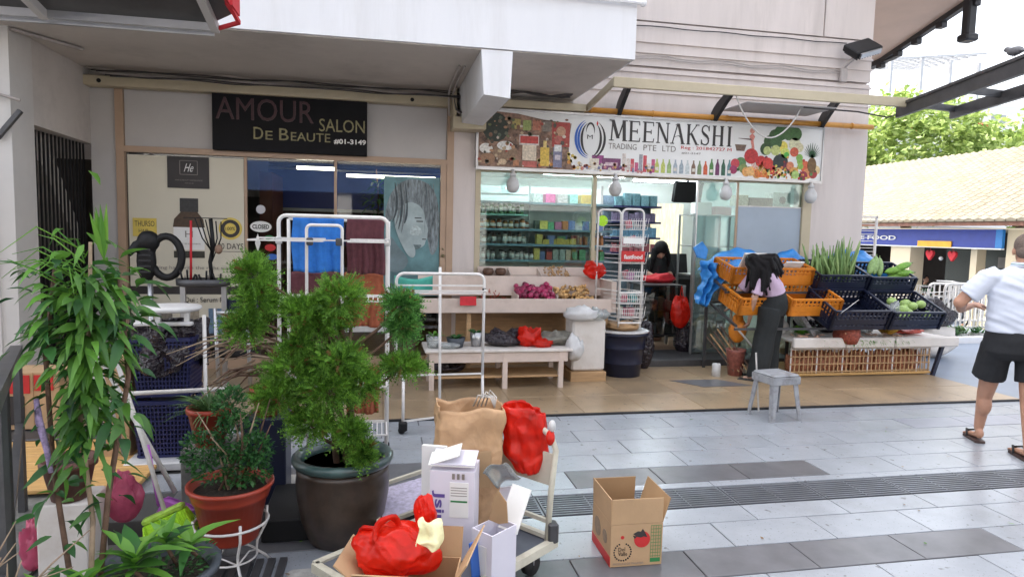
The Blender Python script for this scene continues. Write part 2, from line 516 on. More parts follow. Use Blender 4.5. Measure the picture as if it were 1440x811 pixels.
    def build(s, name, mat, parent=None, smooth=False, origin=None, solid=0.0):
        me = bpy.data.meshes.new(name)
        vs = s.v
        loc = Vector((0, 0, 0))
        if parent is None and origin is None:
            xs = [p[0] for p in vs]; ys = [p[1] for p in vs]; zs = [p[2] for p in vs]
            loc = Vector(((min(xs) + max(xs)) / 2, (min(ys) + max(ys)) / 2, min(zs)))
        elif origin is not None: loc = Vector(origin)
        if parent is not None:
            off = Vector(wloc(parent))
            vs = [(p[0] - off.x, p[1] - off.y, p[2] - off.z) for p in vs]
        else:
            vs = [(p[0] - loc.x, p[1] - loc.y, p[2] - loc.z) for p in vs]
        me.from_pydata(vs, [], s.f)
        me.validate()
        if smooth:
            me.polygons.foreach_set('use_smooth', [True] * len(me.polygons))
            me.update()
        o = bpy.data.objects.new(name, me)
        COL.objects.link(o)
        if mat is not None: me.materials.append(mat)
        if parent is not None: o.parent = parent
        else: o.location = loc
        if solid:
            md = o.modifiers.new('thickness', 'SOLIDIFY'); md.thickness = solid; md.offset = 0
        return o

def wloc(o):
    v = Vector((0, 0, 0))
    while o is not None:
        v += o.location; o = o.parent
    return v
def tag(o, label=None, cat=None, group=None, kind=None):
    if label: o['label'] = label
    if cat: o['category'] = cat
    if group: o['group'] = group
    if kind: o['kind'] = kind
    return o
def thing(name, label, cat, loc=(0, 0, 0), group=None):
    o = bpy.data.objects.new(name, None)
    o.empty_display_size = .1
    COL.objects.link(o)
    o.location = loc
    return tag(o, label, cat, group)
def copy_tree(o, parent=None, loc=None, rz=None, label=None, group=None, scale=None):
    c = o.copy(); COL.objects.link(c)
    if parent: c.parent = parent
    for ch in list(o.children): copy_tree(ch, c)
    if loc is not None: c.location = loc
    if rz is not None: c.rotation_euler = (0, 0, rz)
    if label: c['label'] = label
    if group: c['group'] = group
    if scale: c.scale = scale
    return c
def evalmesh(o):
    dg = bpy.context.evaluated_depsgraph_get()
    dg.update()
    me = bpy.data.meshes.new_from_object(o.evaluated_get(dg))
    return me
def remesh(mb, name, mat, parent=None, voxel=.01, smooth=6, origin=None):
    o = mb.build(name, mat, parent, origin=origin)
    md = o.modifiers.new('r', 'REMESH'); md.mode = 'VOXEL'; md.voxel_size = voxel; md.use_smooth_shade = True
    sm = o.modifiers.new('s', 'SMOOTH'); sm.factor = .5; sm.iterations = smooth
    me = evalmesh(o)
    old = o.data
    o.modifiers.clear()
    o.data = me
    if not me.materials: me.materials.append(mat)
    bpy.data.meshes.remove(old)
    me.polygons.foreach_set('use_smooth', [True] * len(me.polygons))
    return o
def crumple(o, amp, scale, seed=0):
    me = o.data
    for v in me.vertices:
        p = Vector(v.co) * scale + Vector((seed, seed * 2, 0))
        v.co += noise.noise_vector(p) * amp
    me.update()
def text(s, mat, x0, x1, z0, z1, y, parent=None, name='lettering', depth=.003, bold=0.0, T=None, flatz=False, shear=0.0):
    """fit a line of text into a rectangle of the plane y (facing -Y) or, with T, of any placed plane"""
    cu = bpy.data.curves.new(name, 'FONT')
    cu.body = s; cu.size = 1; cu.offset = bold; cu.resolution_u = 3; cu.shear = shear
    t = bpy.data.objects.new(name, cu)
    COL.objects.link(t)
    me = evalmesh(t)
    COL.objects.unlink(t); bpy.data.objects.remove(t)
    xs = [v.co.x for v in me.vertices]; ys = [v.co.y for v in me.vertices]
    a, b, c, d = min(xs), max(xs), min(ys), max(ys)
    mb = MB(T)
    V = [(x0 + (v.co.x - a) / (b - a) * (x1 - x0), y, z0 + (v.co.y - c) / (d - c) * (z1 - z0)) for v in me.vertices]
    F = [tuple(p.vertices) for p in me.polygons]
    mb.add(V, F)
    n = len(V)
    bpy.data.meshes.remove(me)
    o = mb.build(name, mat, parent)
    md = o.modifiers.new('thickness', 'SOLIDIFY'); md.thickness = depth; md.offset = 1
    return o

# ================================================================== THE SETTING
S = 'structure'
# lower ground to the horizon, plaza slab on top of it
tag(MB().box(-250, 350, -250, 350, -1.2, -.75).build('ground', MT['asphalt']), 'grey ground stretching away below the plaza', kind=S)
plaza = MB().box(-14, 10.6, -12, 16, -.7, -.012).build('plaza_floor', MT['grout'], origin=(0, 0, 0)); tag(plaza, kind=S)
tag(MB().box(6.64, 10.55, 5.69, 9.05, -.01, -.002).box(10.62, 13.0, -12, 9.0, -.7, -.002).box(7.7, 10.55, -6, 5.68, -.01, -.002).build('grey_pavement', MT['paving']), kind=S)
tag(MB().box(-6.5, -1.6, -4, 5.64, -.01, .002).box(-1.6, 10, -10, 1.0, -.01, -.001).build('side_pavement', MT['concrete']), kind=S)
def tilemesh(w, d, h=.02, c=.0025):
    return MB().add([(0 + c, c, 0), (w - c, c, 0), (w - c, d - c, 0), (c, d - c, 0), (0, 0, -c), (w, 0, -c), (w, d, -c), (0, d, -c), (0, 0, -h), (w, 0, -h), (w, d, -h), (0, d, -h)],
        [(0, 1, 2, 3), (4, 5, 1, 0), (5, 6, 2, 1), (6, 7, 3, 2), (7, 4, 0, 3), (8, 9, 5, 4), (9, 10, 6, 5), (10, 11, 7, 6), (11, 8, 4, 7)])
_tm = {}
def tile(name, x, y, w, d, mat, par, z=0.0):
    k = (round(w, 3), round(d, 3), mat)
    if k not in _tm:
        me = bpy.data.meshes.new(name)
        b = tilemesh(w, d); me.from_pydata(b.v, [], b.f); me.materials.append(MT[mat]); _tm[k] = me
    o = bpy.data.objects.new(name, _tm[k]); COL.objects.link(o); o.parent = par
    pl = wloc(par)
    o.location = (x - pl.x, y - pl.y, z - pl.z + random.uniform(-.0006, .0006))
    o.rotation_euler = (random.uniform(-.0012, .0012), random.uniform(-.0012, .0012), 0)
rows = []
y = 4.0
for k in range(6): rows.append((y, .302 if k < 5 else .15, k)); y += .305 if k < 5 else .15
rows = [(4.0, .30, 0), (4.305, .305, 1), (4.615, .305, 2), (4.925, .28, 3), (5.21, .30, 4), (5.515, .13, 5)]
lo = [(3.40, .205, 1), (3.11, .285, 0), (2.83, .275, 1), (2.54, .285, 0), (2.25, .285, 1), (1.96, .285, 0), (1.67, .285, 1), (1.38, .285, 0)]
g = .006
for (yy, d, ph) in rows + lo:
    off = (0.0 if ph % 2 else .31)
    k = -6
    while True:
        x = 1.57 + off + .62 * k; k += 1
        if x > 7.6: break
        if x < -1.6: continue
        # keep what the camera can see
        if yy < 2.9 and (x < -.2 or x > 3.6): continue
        if yy < 2.0: continue
        m = 'tile'
        if abs(yy - 4.0) < .01 and 1.2 < x < 2.6: m = 'tiledark'
        if abs(yy - 2.83) < .01 and .3 < x < 2.9: m = 'tiledark'
        if abs(yy - 4.925) < .01 and x > 4.6: m = 'tilemauve'
        if x < .2 and yy < 4.5: m = 'tiledark' if random.random() < .7 else m
        tile('floor_tile', x + g / 2, yy, .62 - g, d - .004, m, plaza)
for k in range(-3, 14):
    tile('floor_tile', 1.57 + .62 * k, 3.915, .616, .08, 'tile', plaza)
# the floor drain: cast slatted covers in a row
dr = thing('floor_drain', 'long slatted metal floor drain running between the grey tiles', 'floor drain', (2.2, 3.76, 0))
bm_ = MB()
for j in range(9):
    bm_.box(0, .61, .004 + j * .031, .022 + j * .031, -.014, -.002)
bm_.box(0, .012, 0, .278, -.016, -.0015).box(.598, .61, 0, .278, -.016, -.0015).box(.3, .31, 0, .278, -.016, -.003)
me_ = bpy.data.meshes.new('drain_cover'); me_.from_pydata(bm_.v, [], bm_.f); me_.materials.append(MT['drain'])
for k in range(-4, 9):
    o = bpy.data.objects.new('drain_cover', me_); COL.objects.link(o); o.parent = dr
    o.location = (2.20 + .618 * k - 2.2, 3.62 - 3.76, 0)
MB().box(-1.6, 7.6, 3.615, 3.905, -.012, -.0115).build('trough', MT['black'], dr)

# raised brown walkway in front of the shops
walk = MB().box(-3.0, 6.63, 5.665, 7.98, -.011, .008).build('walkway', MT['grout'], origin=(0, 0, 0)); tag(walk, kind=S)
MB().box(-3.0, 9.6, 5.645, 5.664, -.011, .017).build('shadow_strip', MT['darkmetal'], walk)  # dark strip stands for the shadow line along the walkway step
xk = 0
for j, (yy, d) in enumerate([(5.67, .60), (6.275, .60), (6.88, .60), (7.485, .49)]):
    for k in range(16):
        x = -2.98 + .603 * k + (0 if j % 2 else 0)
        if x > 6.5: continue
        m = 'tilebrown'
        if j == 1 and False: m = 'tiledark'
        tile('walkway_tile', x, yy, min(.6, 6.63 - x), d, m, walk, .02)
tag(MB().prismz([(3.20, 6.83), (3.78, 6.83), (4.04, 6.50), (3.44, 6.50)], .0215, .0245).build('floor_mat', MT['tiledark']), 'small worn dark grey mat on the brown walkway left of the stool', 'mat')
tag(MB().cbox(3.02, 5.3, 7.58, 8.3, 0, .10).build('door_step', MT['greymetal']), kind=S)

# ------------------------------------------------------------------ the shop building
bld = thing('shop_building', 'pale grey painted building above the two shops with its white jutting balcony', 'building', (0, 8, 0))
MB().box(-14, 6.45, 8.06, 17, 3.34, 15).box(-14, -3.28, 7.9, 8.05, 3.34, 9).build('upper_wall', MT['wall'], bld)
MB().box(-6.0, 6.3, 12.6, 12.8, 0, 3.3).box(6.28, 6.44, 8.35, 12.8, 0, 3.33).build('rear_wall', MT['wall'], bld)
MB().box(2.3, 6.452, 7.98, 8.06, 3.06, 3.34).build('lintel', MT['wall'], bld)
w = MB().box(1.12, 6.452, 8.0, 8.06, 3.34, 3.72).box(1.12, 6.452, 8.0, 8.06, 3.75, 4.28).box(2.0, 5.70, 8.0, 8.06, 4.30, 9).box(5.72, 6.452, 8.0, 8.06, 4.30, 9)
w.build('facade_panel', MT['wall'], bld)
for z in (3.42, 3.56, 3.66, 3.90, 4.03):
    MB().box(2.25, 6.46, 7.975, 8.0, z, z + .022).build('facade_ledge', MT['wall'], bld)
MB().box(5.652, 6.45, 7.97, 8.35, 0, 3.06).build('corner_pillar', MT['wall'], bld)
MB().box(.85, 1.112, 7.93, 8.3, 0, 3.06).build('middle_pillar', MT['wall'], bld)
MB().box(-3.05, -2.80, 7.95, 8.3, 0, 3.07).build('left_pillar', MT['panelgrey'], bld)
MB().box(-12, -3.05, 6.38, 6.76, 0, 3.26).build('near_pillar', MT['greywall'], bld)
MB().box(-3.30, -3.18, 6.36, 6.38, 0, 3.25).build('pillar_rib', MT['greywall'], bld)
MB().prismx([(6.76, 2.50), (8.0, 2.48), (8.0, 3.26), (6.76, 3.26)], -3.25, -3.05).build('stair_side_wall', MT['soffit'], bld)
# the balcony that juts out
MB().box(-12, 2.31, 5.96, 7.96, 3.262, 4.75).build('balcony', MT['white'], bld)
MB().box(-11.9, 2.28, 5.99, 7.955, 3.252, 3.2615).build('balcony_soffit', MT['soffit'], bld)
MB().prism([(.87, 3.2515), (.90, 2.86), (1.14, 2.84), (1.155, 3.2515)], 5.97, 7.9).build('balcony_beam', MT['white'], bld)
MB().tube([(1.0, 5.92, 3.76), (2.34, 5.92, 3.76)], .022, 8).tube([(-2, 5.92, 3.78), (1.0, 5.92, 3.76)], .018, 8).ball((2.35, 5.92, 3.76), .035).build('balcony_pipe', MT['white'], bld)
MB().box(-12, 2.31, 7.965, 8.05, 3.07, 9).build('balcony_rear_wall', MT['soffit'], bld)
# stairwell to the left
st = thing('staircase', 'dark stairwell behind bars beside the left wall', 'staircase', (-3.6, 7.3, 0))
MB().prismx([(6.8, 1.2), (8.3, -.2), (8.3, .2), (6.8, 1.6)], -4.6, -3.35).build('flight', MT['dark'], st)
MB().prismx([(6.76, 2.47), (7.35, 2.44), (8.0, 1.55), (8.0, 1.3), (7.2, 2.2), (6.76, 2.3)], -4.4, -3.2).build('upper_flight', MT['soffit'], st)
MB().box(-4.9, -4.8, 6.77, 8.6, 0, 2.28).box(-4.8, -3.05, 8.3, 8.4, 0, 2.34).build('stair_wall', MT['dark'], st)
for k in range(15):
    MB().bar((-3.12, 6.84 + k * .078, .4), (-3.12, 6.84 + k * .078, 2.475), .016).build('bar', MT['black'], st)

# beige trunking above the salon and above the grocery sign
be = thing('trunking', 'long beige metal trunking above the salon sign', 'trunking', (-1, 7.9, 3.07))
MB().cbox(-3.12, .80, 7.80, 7.948, 3.075, 3.175).build('duct', MT['beige'], be)
for x in (-2.9, .35): MB().disc(x, 3.12, .022, 7.795, 7.80).build('knockout', MT['black'], be)
b2 = thing('trunking', 'short beige trunking left of the orange pipe above the produce end of the grocery sign', 'trunking', (1.7, 7.9, 3.06))
MB().cbox(1.18, 2.42, 7.78, 7.90, 3.105, 3.19).build('duct', MT['beige'], b2)
MB().cbox(.80, 1.18, 7.60, 7.92, 2.80, 2.93).cbox(1.14, 1.18, 7.60, 7.9, 2.93, 3.19).cbox(.80, .84, 7.60, 7.9, 2.93, 3.25).build('box_end', MT['beige'], b2)

# cables along the soffit
random.seed(3)
for k in range(6):
    z0 = 3.235 - k * .013; yy = 7.74 - k * .035
    pts = []
    for i in range(25):
        t = i / 24
        x = -3.0 + .06 * k + t * (3.75 + .03 * k)
        pts.append((x, yy + .02 * math.sin(i * 1.3 + k), z0 - .018 * math.sin(t * 9 + k) ** 2 - (.03 if k > 2 else 0)))
    pts += [(.80, yy, 3.15), (.83, yy - .01, 3.0), (.86 + k * .008, yy - .03, 2.96)]
    tag(MB().tube(pts, .007 + .003 * (k % 3 == 0), 6).build('cable', MT['cable' if k % 3 else 'conduit'], smooth=True), 'one of the bundled cables sagging along the soffit above the salon', 'cable', 'cables along the soffit')
for k in range(3):
    pts = [(1.17 + i * .1, 7.62 - k * .05, 3.235 - .02 * math.sin(i * .9 + k) - k * .008) for i in range(11)]
    tag(MB().tube(pts, .009, 6).build('cable', MT['cable'], smooth=True), 'short dark cable under the soffit right of the beam', 'cable', 'cables right of the beam')
# two conduits running forward under the soffit beside the beam
for k in range(2):
    tag(MB().tube([(.80 - k * .05, 6.6, 3.24), (.80 - k * .05, 7.4, 3.23), (.80 - k * .05, 7.62, 3.18), (.82 - k * .05, 7.72, 2.95)], .013, 6).build('conduit', MT['conduit'], smooth=True), 'grey conduit bending down beside the white beam', 'conduit', 'conduits beside the beam')

# ------------------------------------------------------------------ orange pipe, awning frame, floodlight
pp = thing('gas_pipe', 'orange pipe running along the wall above the grocery sign', 'pipe', (4.4, 7.86, 3.15))
MB().tube([(2.38, 7.86, 3.14), (6.42, 7.86, 3.14)], .034, 12).build('pipe', MT['orangepipe'], pp, True)
for x in (2.5, 3.3, 4.3, 5.2, 6.1): MB().tube([(x, 7.86, 3.14), (x + .012, 7.86, 3.14)], .041, 12).box(x - .01, x + .02, 7.86, 7.99, 3.13, 3.15).build('pipe_clip', MT['orangepipe'], pp)
aw = thing('awning_frame', 'bare beige awning frame on black brackets above the grocery sign', 'awning', (4.3, 7.5, 3.1))
MB().cbox(2.47, 6.26, 6.98, 7.02, 3.235, 3.345).build('front_rail', MT['beige'], aw)
MB().bar((2.44, 7.95, 3.13), (2.5, 7.03, 3.31), .03, .075).build('side_rail', MT['beige'], aw)
MB().box(4.25, 5.45, 7.3, 7.9, 3.235, 3.245).build('backing_sheet', MT['panelgrey'], aw)
for x0, x1 in ((2.88, 2.72), (4.16, 3.98), (5.70, 5.36)):
    pr = []
    for i in range(9):
        t = i / 8
        yy = 7.96 - t * .88; zc = 3.06 + .27 * t ** .7
        pr.append((x0 + (x1 - x0) * t, yy, zc - .05 * (1 - t), .17 * (1 - t) ** .8 + .035))
    m = MB()
    for a, b in zip(pr[:-1], pr[1:]):
        v = []
        for (px, py, pz, h) in (a, b):
            v += [(px - .024, py, pz), (px + .024, py, pz), (px + .024, py, pz + h), (px - .024, py, pz + h)]
        m.add(v, [(0, 3, 2, 1), (4, 5, 6, 7), (0, 1, 5, 4), (1, 2, 6, 5), (2, 3, 7, 6), (3, 0, 4, 7)])
    m.build('bracket', MT['black'], aw)
pts = []
for i in range(17):
    t = i / 16
    pts.append((4.02 + .98 * t, 7.15 + .2 * t, 3.27 - .42 * math.sin(PI * t) ** .8 - .04 * t))
tag(MB().tube(pts, .009, 6).build('hanging_cable', MT['cablew'], smooth=True), 'white cable hanging in a loop in front of the grocery sign', 'cable')
fl = thing('floodlight', 'black finned floodlight on the wall near the building corner', 'floodlight', (6.1, 7.7, 4.0))
Tm = Matrix.Translation((6.08, 7.72, 4.10)) @ Matrix.Rotation(R(-18), 4, 'Y') @ Matrix.Rotation(R(38), 4, 'X')
MB(Tm).cbox(-.19, .19, -.14, .14, -.045, .045, .012).build('lamp_body', MT['black'], fl)
for k in range(9): MB(Tm).box(-.16 + k * .04, -.15 + k * .04, -.12, .12, -.07, -.045).build('fin', MT['darkmetal'], fl)
MB(Tm).box(-.15, .15, -.165, -.14, -.03, .03).build('lens', MT['steel'], fl)
MB().bar((6.02, 7.72, 4.02), (6.0, 7.97, 3.9), .03).cbox(5.96, 6.05, 7.93, 7.98, 3.72, 3.9).build('wall_bracket', MT['conduit'], fl)
for k, (z, a) in enumerate([(3.83, .012), (3.86, .02), (4.22, .006)]):
    pts = [(2.35 + i * .23, 7.965, z + a * math.sin(i * 1.7) - (.0 if i < 15 else .0)) for i in range(17)]
    tag(MB().tube(pts, .007, 6).build('cable', MT['conduit' if k < 2 else 'cable'], smooth=True), 'thin cable clipped across the upper wall towards the floodlight', 'cable', 'cables on the upper wall')

# ------------------------------------------------------------------ salon front
sa = thing('salon', 'beauty salon shopfront with tan frames, cream window poster and glass door', 'shopfront', (-1, 8, 0))
for x in (-2.80, .77): MB().box(x, x + .08, 7.92, 8.0, 0, 3.07).build('frame_post', MT['tan'], sa)
MB().box(-2.72, .77, 7.925, 7.995, 2.41, 2.475).build('transom', MT['tan'], sa)
MB().box(-2.72, .77, 7.925, 7.995, .0, .13).build('sill', MT['tan'], sa)
for x0, x1 in ((-2.715, -1.79), (-.17, .765)):
    MB().box(x0, x1, 7.955, 8.0, 2.477, 3.068).build('fascia_panel', MT['panelgrey'], sa)
MB().box(-1.79, -.17, 7.96, 8.0, 2.477, 3.068).build('fascia_panel', MT['panelgrey'], sa)
for x in (-1.49, -.51): MB().box(x - .015, x + .015, 7.96, 7.99, .13, 2.41).build('mullion', MT['tan'], sa)
MB().box(.70, .768, 7.93, 7.99, .13, 2.41).build('mullion', MT['tan'], sa)
MB().ball((.735, 7.915, 1.42), .012).ball((.735, 7.915, 1.34), .02).build('lock', MT['gold'], sa)
for x0, x1 in ((-2.715, -1.505), (-1.47, -.53), (-.49, .70)):
    MB().box(x0, x1, 7.972, 7.978, .132, 2.408).build('pane', MT['glassdark'], sa)
# window poster
po = thing('window_poster', 'cream salon poster of a brown bottle filling the left window', 'poster', (-2.1, 7.985, .3))
MB().box(-2.70, -1.51, 7.962, 7.968, .95, 2.385).build('upper_sheet', MT['posterc'], po)
MB().box(-2.70, -1.51, 7.962, 7.968, .30, .86).build('lower_sheet', MT['posterc'], po)
MB().box(-2.70, -1.51, 7.960, 7.966, .862, .948).build('black_band', MT['ink'], po)
text('Qui : Serum Ritual', MT['ink'], -2.15, -1.62, .76, .83, 7.955, po, 'band_lettering', .001)
MB().box(-2.45, -2.28, 7.958, 7.961, .35, .70).build('printed_picture', cm(.2, .18, .15), po)
MB().box(-2.20, -2.0, 7.958, 7.961, .35, .70).build('printed_picture', cm(.3, .26, .2), po)
MB().box(-1.9, -1.7, 7.958, 7.961, .35, .70).build('printed_picture', cm(.12, .2, .3), po)
text('helping hair with the right support', MT['inkgrey'], -2.52, -1.54, 1.13, 1.18, 7.958, po, 'print_line', .001)
text('3 x 2 in 6 & 3', MT['inkgrey'], -2.45, -1.75, 1.04, 1.08, 7.958, po, 'print_line', .001)
bt = [(-2.20, 1.80), (-2.19, 1.78), (-2.19, 1.74), (-2.23, 1.70), (-2.24, 1.62), (-1.93, 1.62), (-1.94, 1.70), (-1.985, 1.74), (-1.985, 1.78), (-1.975, 1.80)]
MB().prism([(-2.18, 1.93), (-2.18, 1.78), (-1.99, 1.78), (-1.99, 1.93)], 7.956, 7.961).build('printed_cap', cm(.03, .03, .03), po)
MB().prism([(-2.17, 1.78), (-2.24, 1.70), (-2.255, 1.61), (-1.925, 1.61), (-1.94, 1.70), (-2.0, 1.78)], 7.956, 7.961).build('printed_shoulder', cm(.07, .035, .02), po)
MB().box(-2.25, -1.93, 7.957, 7.961, 1.36, 1.61).build('printed_label', MT['paperw'], po)
MB().box(-2.25, -1.93, 7.956, 7.961, 1.27, 1.345).build('printed_base', cm(.03, .025, .02), po)
text('H', MT['inkgrey'], -2.13, -2.05, 1.50, 1.57, 7.955, po, 'print_line', .001)
text('hair treatment', MT['inkgrey'], -2.21, -1.97, 1.42, 1.44, 7.955, po, 'print_line', .001)
MB().disc(-1.655, 1.605, .125, 7.958, 7.961, n=28).build('seal_edge', MT['yellow'], po)
MB().disc(-1.655, 1.605, .10, 7.955, 7.958, n=24).build('seal_ring', MT['ink'], po)
MB().disc(-1.655, 1.605, .062, 7.952, 7.955, n=24).build('seal_centre', MT['yellow'], po)
text('100%', MT['ink'], -1.705, -1.605, 1.585, 1.625, 7.950, po, 'print_line', .001)
text('90 DAYS', MT['ink'], -1.79, -1.52, 1.375, 1.44, 7.957, po, 'print_line', .001)
MB().box(-1.79, -1.52, 7.956, 7.960, 1.345, 1.350).build('print_rule', MT['ink'], po)
pl = thing('logo_poster', 'small black square poster with a framed white emblem at the top of the salon window', 'poster', (-2.08, 7.95, 2.03))
MB().box(-2.30, -1.87, 7.952, 7.957, 2.04, 2.385).build('sheet', MT['ink'], pl)
m = MB()
for a, b in (((-2.17, 2.34), (-1.99, 2.34)), ((-2.17, 2.19), (-1.99, 2.19)), ((-2.17, 2.19), (-2.17, 2.34)), ((-1.99, 2.19), (-1.99, 2.34))):
    m.bar((a[0], 7.950, a[1]), (b[0], 7.950, b[1]), .006)
m.build('emblem_frame', MT['inkgrey'], pl)
text('He', MT['paperw'], -2.13, -2.03, 2.22, 2.31, 7.951, pl, 'emblem', .001, shear=.5)
text('HAIR & BEAUTY EXCELLENCE', MT['inkgrey'], -2.22, -1.94, 2.12, 2.135, 7.951, pl, 'print_line', .001)
text('SINCE', MT['inkgrey'], -2.12, -2.03, 2.09, 2.10, 7.951, pl, 'print_line', .001)
ys = thing('yellow_notice', 'small yellow notice lettered in black on the salon window behind the black salon machine', 'notice', (-2.56, 7.95, 1.5))
MB().box(-2.66, -2.42, 7.950, 7.957, 1.50, 1.70).build('sheet', MT['yellow'], ys)
text('THURSO', MT['ink'], -2.64, -2.44, 1.61, 1.67, 7.949, ys, 'print_line', .001)
text('HAIR', MT['ink'], -2.60, -2.50, 1.54, 1.58, 7.949, ys, 'print_line', .001)
# salon name board
sb = thing('salon_sign', 'black salon name board with red and gold lettering under the beige trunking', 'sign', (-.98, 7.9, 2.45))
MB().cbox(-1.81, -.155, 7.86, 7.95, 2.465, 3.085).build('board', MT['signblack'], sb)
text('AMOUR', MT['darkred'], -1.77, -.74, 2.80, 3.04, 7.855, sb, 'lettering', .006)
text('SALON', MT['gold'], -.68, -.18, 2.72, 2.86, 7.855, sb, 'lettering', .006)
text('D', MT['gold'], -1.38, -1.28, 2.60, 2.73, 7.855, sb, 'lettering', .006)
text('E', MT['gold'], -1.255, -1.18, 2.60, 2.695, 7.855, sb, 'lettering', .006)
text('B', MT['gold'], -1.11, -1.01, 2.60, 2.73, 7.855, sb, 'lettering', .006)
text('EAUTE', MT['gold'], -.985, -.56, 2.60, 2.695, 7.855, sb, 'lettering', .006)
text('#01-3149', MT['paperw'], -.52, -.165, 2.585, 2.645, 7.855, sb, 'unit_number', .004, bold=.03)
# salon inside
si = thing('salon_interior', 'dim salon room with added blue reflection panel and brown wall seen through the door', 'room', (-1, 9.5, 0))
MB().box(-2.9, .95, 8.0, 12.5, .0, .05).build('room_floor', MT['woodtan'], si)
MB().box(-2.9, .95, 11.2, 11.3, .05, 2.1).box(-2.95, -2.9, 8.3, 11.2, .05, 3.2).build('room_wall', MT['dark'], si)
MB().box(-1.5, .92, 9.6, 9.7, 1.9, 2.42).build('blue_reflection_panel', MT['bluesign'], si)  # blue panel imitates the reflection in the door glass
MB().box(-1.5, .92, 9.58, 9.6, 1.86, 1.9).box(-1.5, .92, 9.58, 9.6, 2.42, 2.44).build('reflection_panel_trim', MT['steel'], si)
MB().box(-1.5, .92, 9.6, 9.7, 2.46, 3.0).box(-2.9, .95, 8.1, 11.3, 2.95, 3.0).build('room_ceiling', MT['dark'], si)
MB().box(-1.45, -.1, 10.6, 10.7, .05, 1.9).build('cupboard', M('dark_brown_wood', (.10, .035, .02), .5), si)
MB().box(-1.45, -1.30, 8.6, 9.5, .05, 2.3).build('cupboard', M('reddish_wood', (.16, .045, .025), .5), si)
MB().tube([(-.40, 8.25, 2.27), (.66, 8.25, 2.27)], .018, 8).tube([(-1.0, 8.5, 2.36), (-.55, 8.5, 2.36)], .02, 8).build('tube_light', MT['tubewarm'], si)
# potted greenery hanging behind the salon glass
hg = thing('hanging_plant', 'dark leafy plant hanging behind the salon glass left of the portrait poster', 'plant', (-.03, 8.3, 1.75))
for k in range(90):
    a = random.random() * 6.28; z_ = random.uniform(1.78, 2.22); r_ = .17 * (1 - abs(z_ - 1.98) * 1.6)
    MB().leaf((-.03 + math.cos(a) * r_ * random.random(), 8.3 + math.sin(a) * .06, z_), (math.cos(a), math.sin(a), random.uniform(-.6, .9)), (0, 0, 1), random.uniform(.08, .15), .04, .4, segs=3).build('leaf', LEAFD, hg, True)
MB().tube([(-.03, 8.3, 1.75), (-.02, 8.3, 2.0), (-.05, 8.3, 2.36)], .008, 6).build('stem', MT['bark'], hg)
def rounded(poly, n=2):
    for _ in range(n):
        q = []
        for i in range(len(poly)):
            a, b = poly[i], poly[(i + 1) % len(poly)]
            q += [(a[0] * .75 + b[0] * .25, a[1] * .75 + b[1] * .25), (a[0] * .25 + b[0] * .75, a[1] * .25 + b[1] * .75)]
        poly = q
    return poly
# face poster on the right glass
fp = thing('portrait_poster', 'teal portrait poster of a woman resting her chin on her hand in the right window', 'poster', (.38, 7.96, .95))
MB().box(.04, .695, 7.964, 7.969, .85, 2.26).build('sheet', M('teal_print', (.11, .23, .25), .4, var=.5, scale=2.2), fp)
skn = M('pale_print', (.34, .42, .43), .5, var=.22, scale=6)
hrp = M('hair_print', (.17, .205, .22), .5, var=.75, scale=14, stretch=(4, 1, .7))
MB().prism(rounded([(.04, 1.75), (.10, 2.05), (.25, 2.22), (.45, 2.24), (.62, 2.15), (.69, 1.9), (.69, 1.45), (.60, 1.3), (.55, 1.55), (.50, 1.80), (.35, 1.95), (.2, 1.85), (.12, 1.72)]), 7.960, 7.9635).build('printed_hair', hrp, fp)
MB().prism(rounded([(.24, 1.92), (.36, 1.98), (.50, 1.90), (.535, 1.72), (.565, 1.63), (.545, 1.60), (.55, 1.54), (.53, 1.51), (.52, 1.46), (.46, 1.42), (.38, 1.46), (.30, 1.60), (.24, 1.75)]), 7.957, 7.9598).build('printed_face', skn, fp)
MB().prism(rounded([(.17, 1.86), (.20, 1.88), (.25, 1.72), (.36, 1.52), (.42, 1.40), (.40, 1.30), (.32, 1.33), (.22, 1.52), (.16, 1.70)]), 7.954, 7.9568).build('printed_hand', skn, fp)
MB().prism(rounded([(.06, 1.60), (.14, 1.55), (.22, 1.42), (.34, 1.30), (.30, 1.18), (.18, 1.12), (.04, 1.18), (.04, 1.5)]), 7.957, 7.9598).build('printed_shoulder', M('shadow_print', (.14, .20, .22), .5, var=.3, scale=5), fp)

for k in range(16):
    MB().prism(rounded([(.16 + k * .03, 2.18), (.17 + k * .03, 2.2), (.22 + k * .028, 1.9 - .02 * (k % 5)), (.12 + k * .036, 1.66 - .05 * (k % 4)), (.19 + k * .03, 1.92)]), 7.9528 , 7.9534).build('printed_strand', cm(.16, .19, .2) if k % 2 else cm(.05, .07, .08), fp) if k not in (5, 6, 7, 8, 9, 10) else None
MB().prism(rounded([(.33, 1.60), (.42, 1.56), (.50, 1.60), (.46, 1.68), (.38, 1.70)]), 7.9555, 7.9568).build('printed_cheek', cm(.42, .5, .5), fp)
MB().prism(rounded([(.31, 1.50), (.40, 1.46), (.50, 1.47), (.44, 1.40), (.34, 1.42)]), 7.9555, 7.9568).build('printed_jaw', cm(.12, .17, .18), fp)
MB().box(.42, .50, 7.9535, 7.9565, 1.735, 1.748).box(.40, .48, 7.9535, 7.9565, 1.775, 1.786).box(.49, .535, 7.9535, 7.9565, 1.525, 1.537).build('printed_features', cm(.05, .05, .05), fp)
text('LUMEN', MT['ink'], .12, .42, .93, 1.0, 7.955, fp, 'lettering', .001)
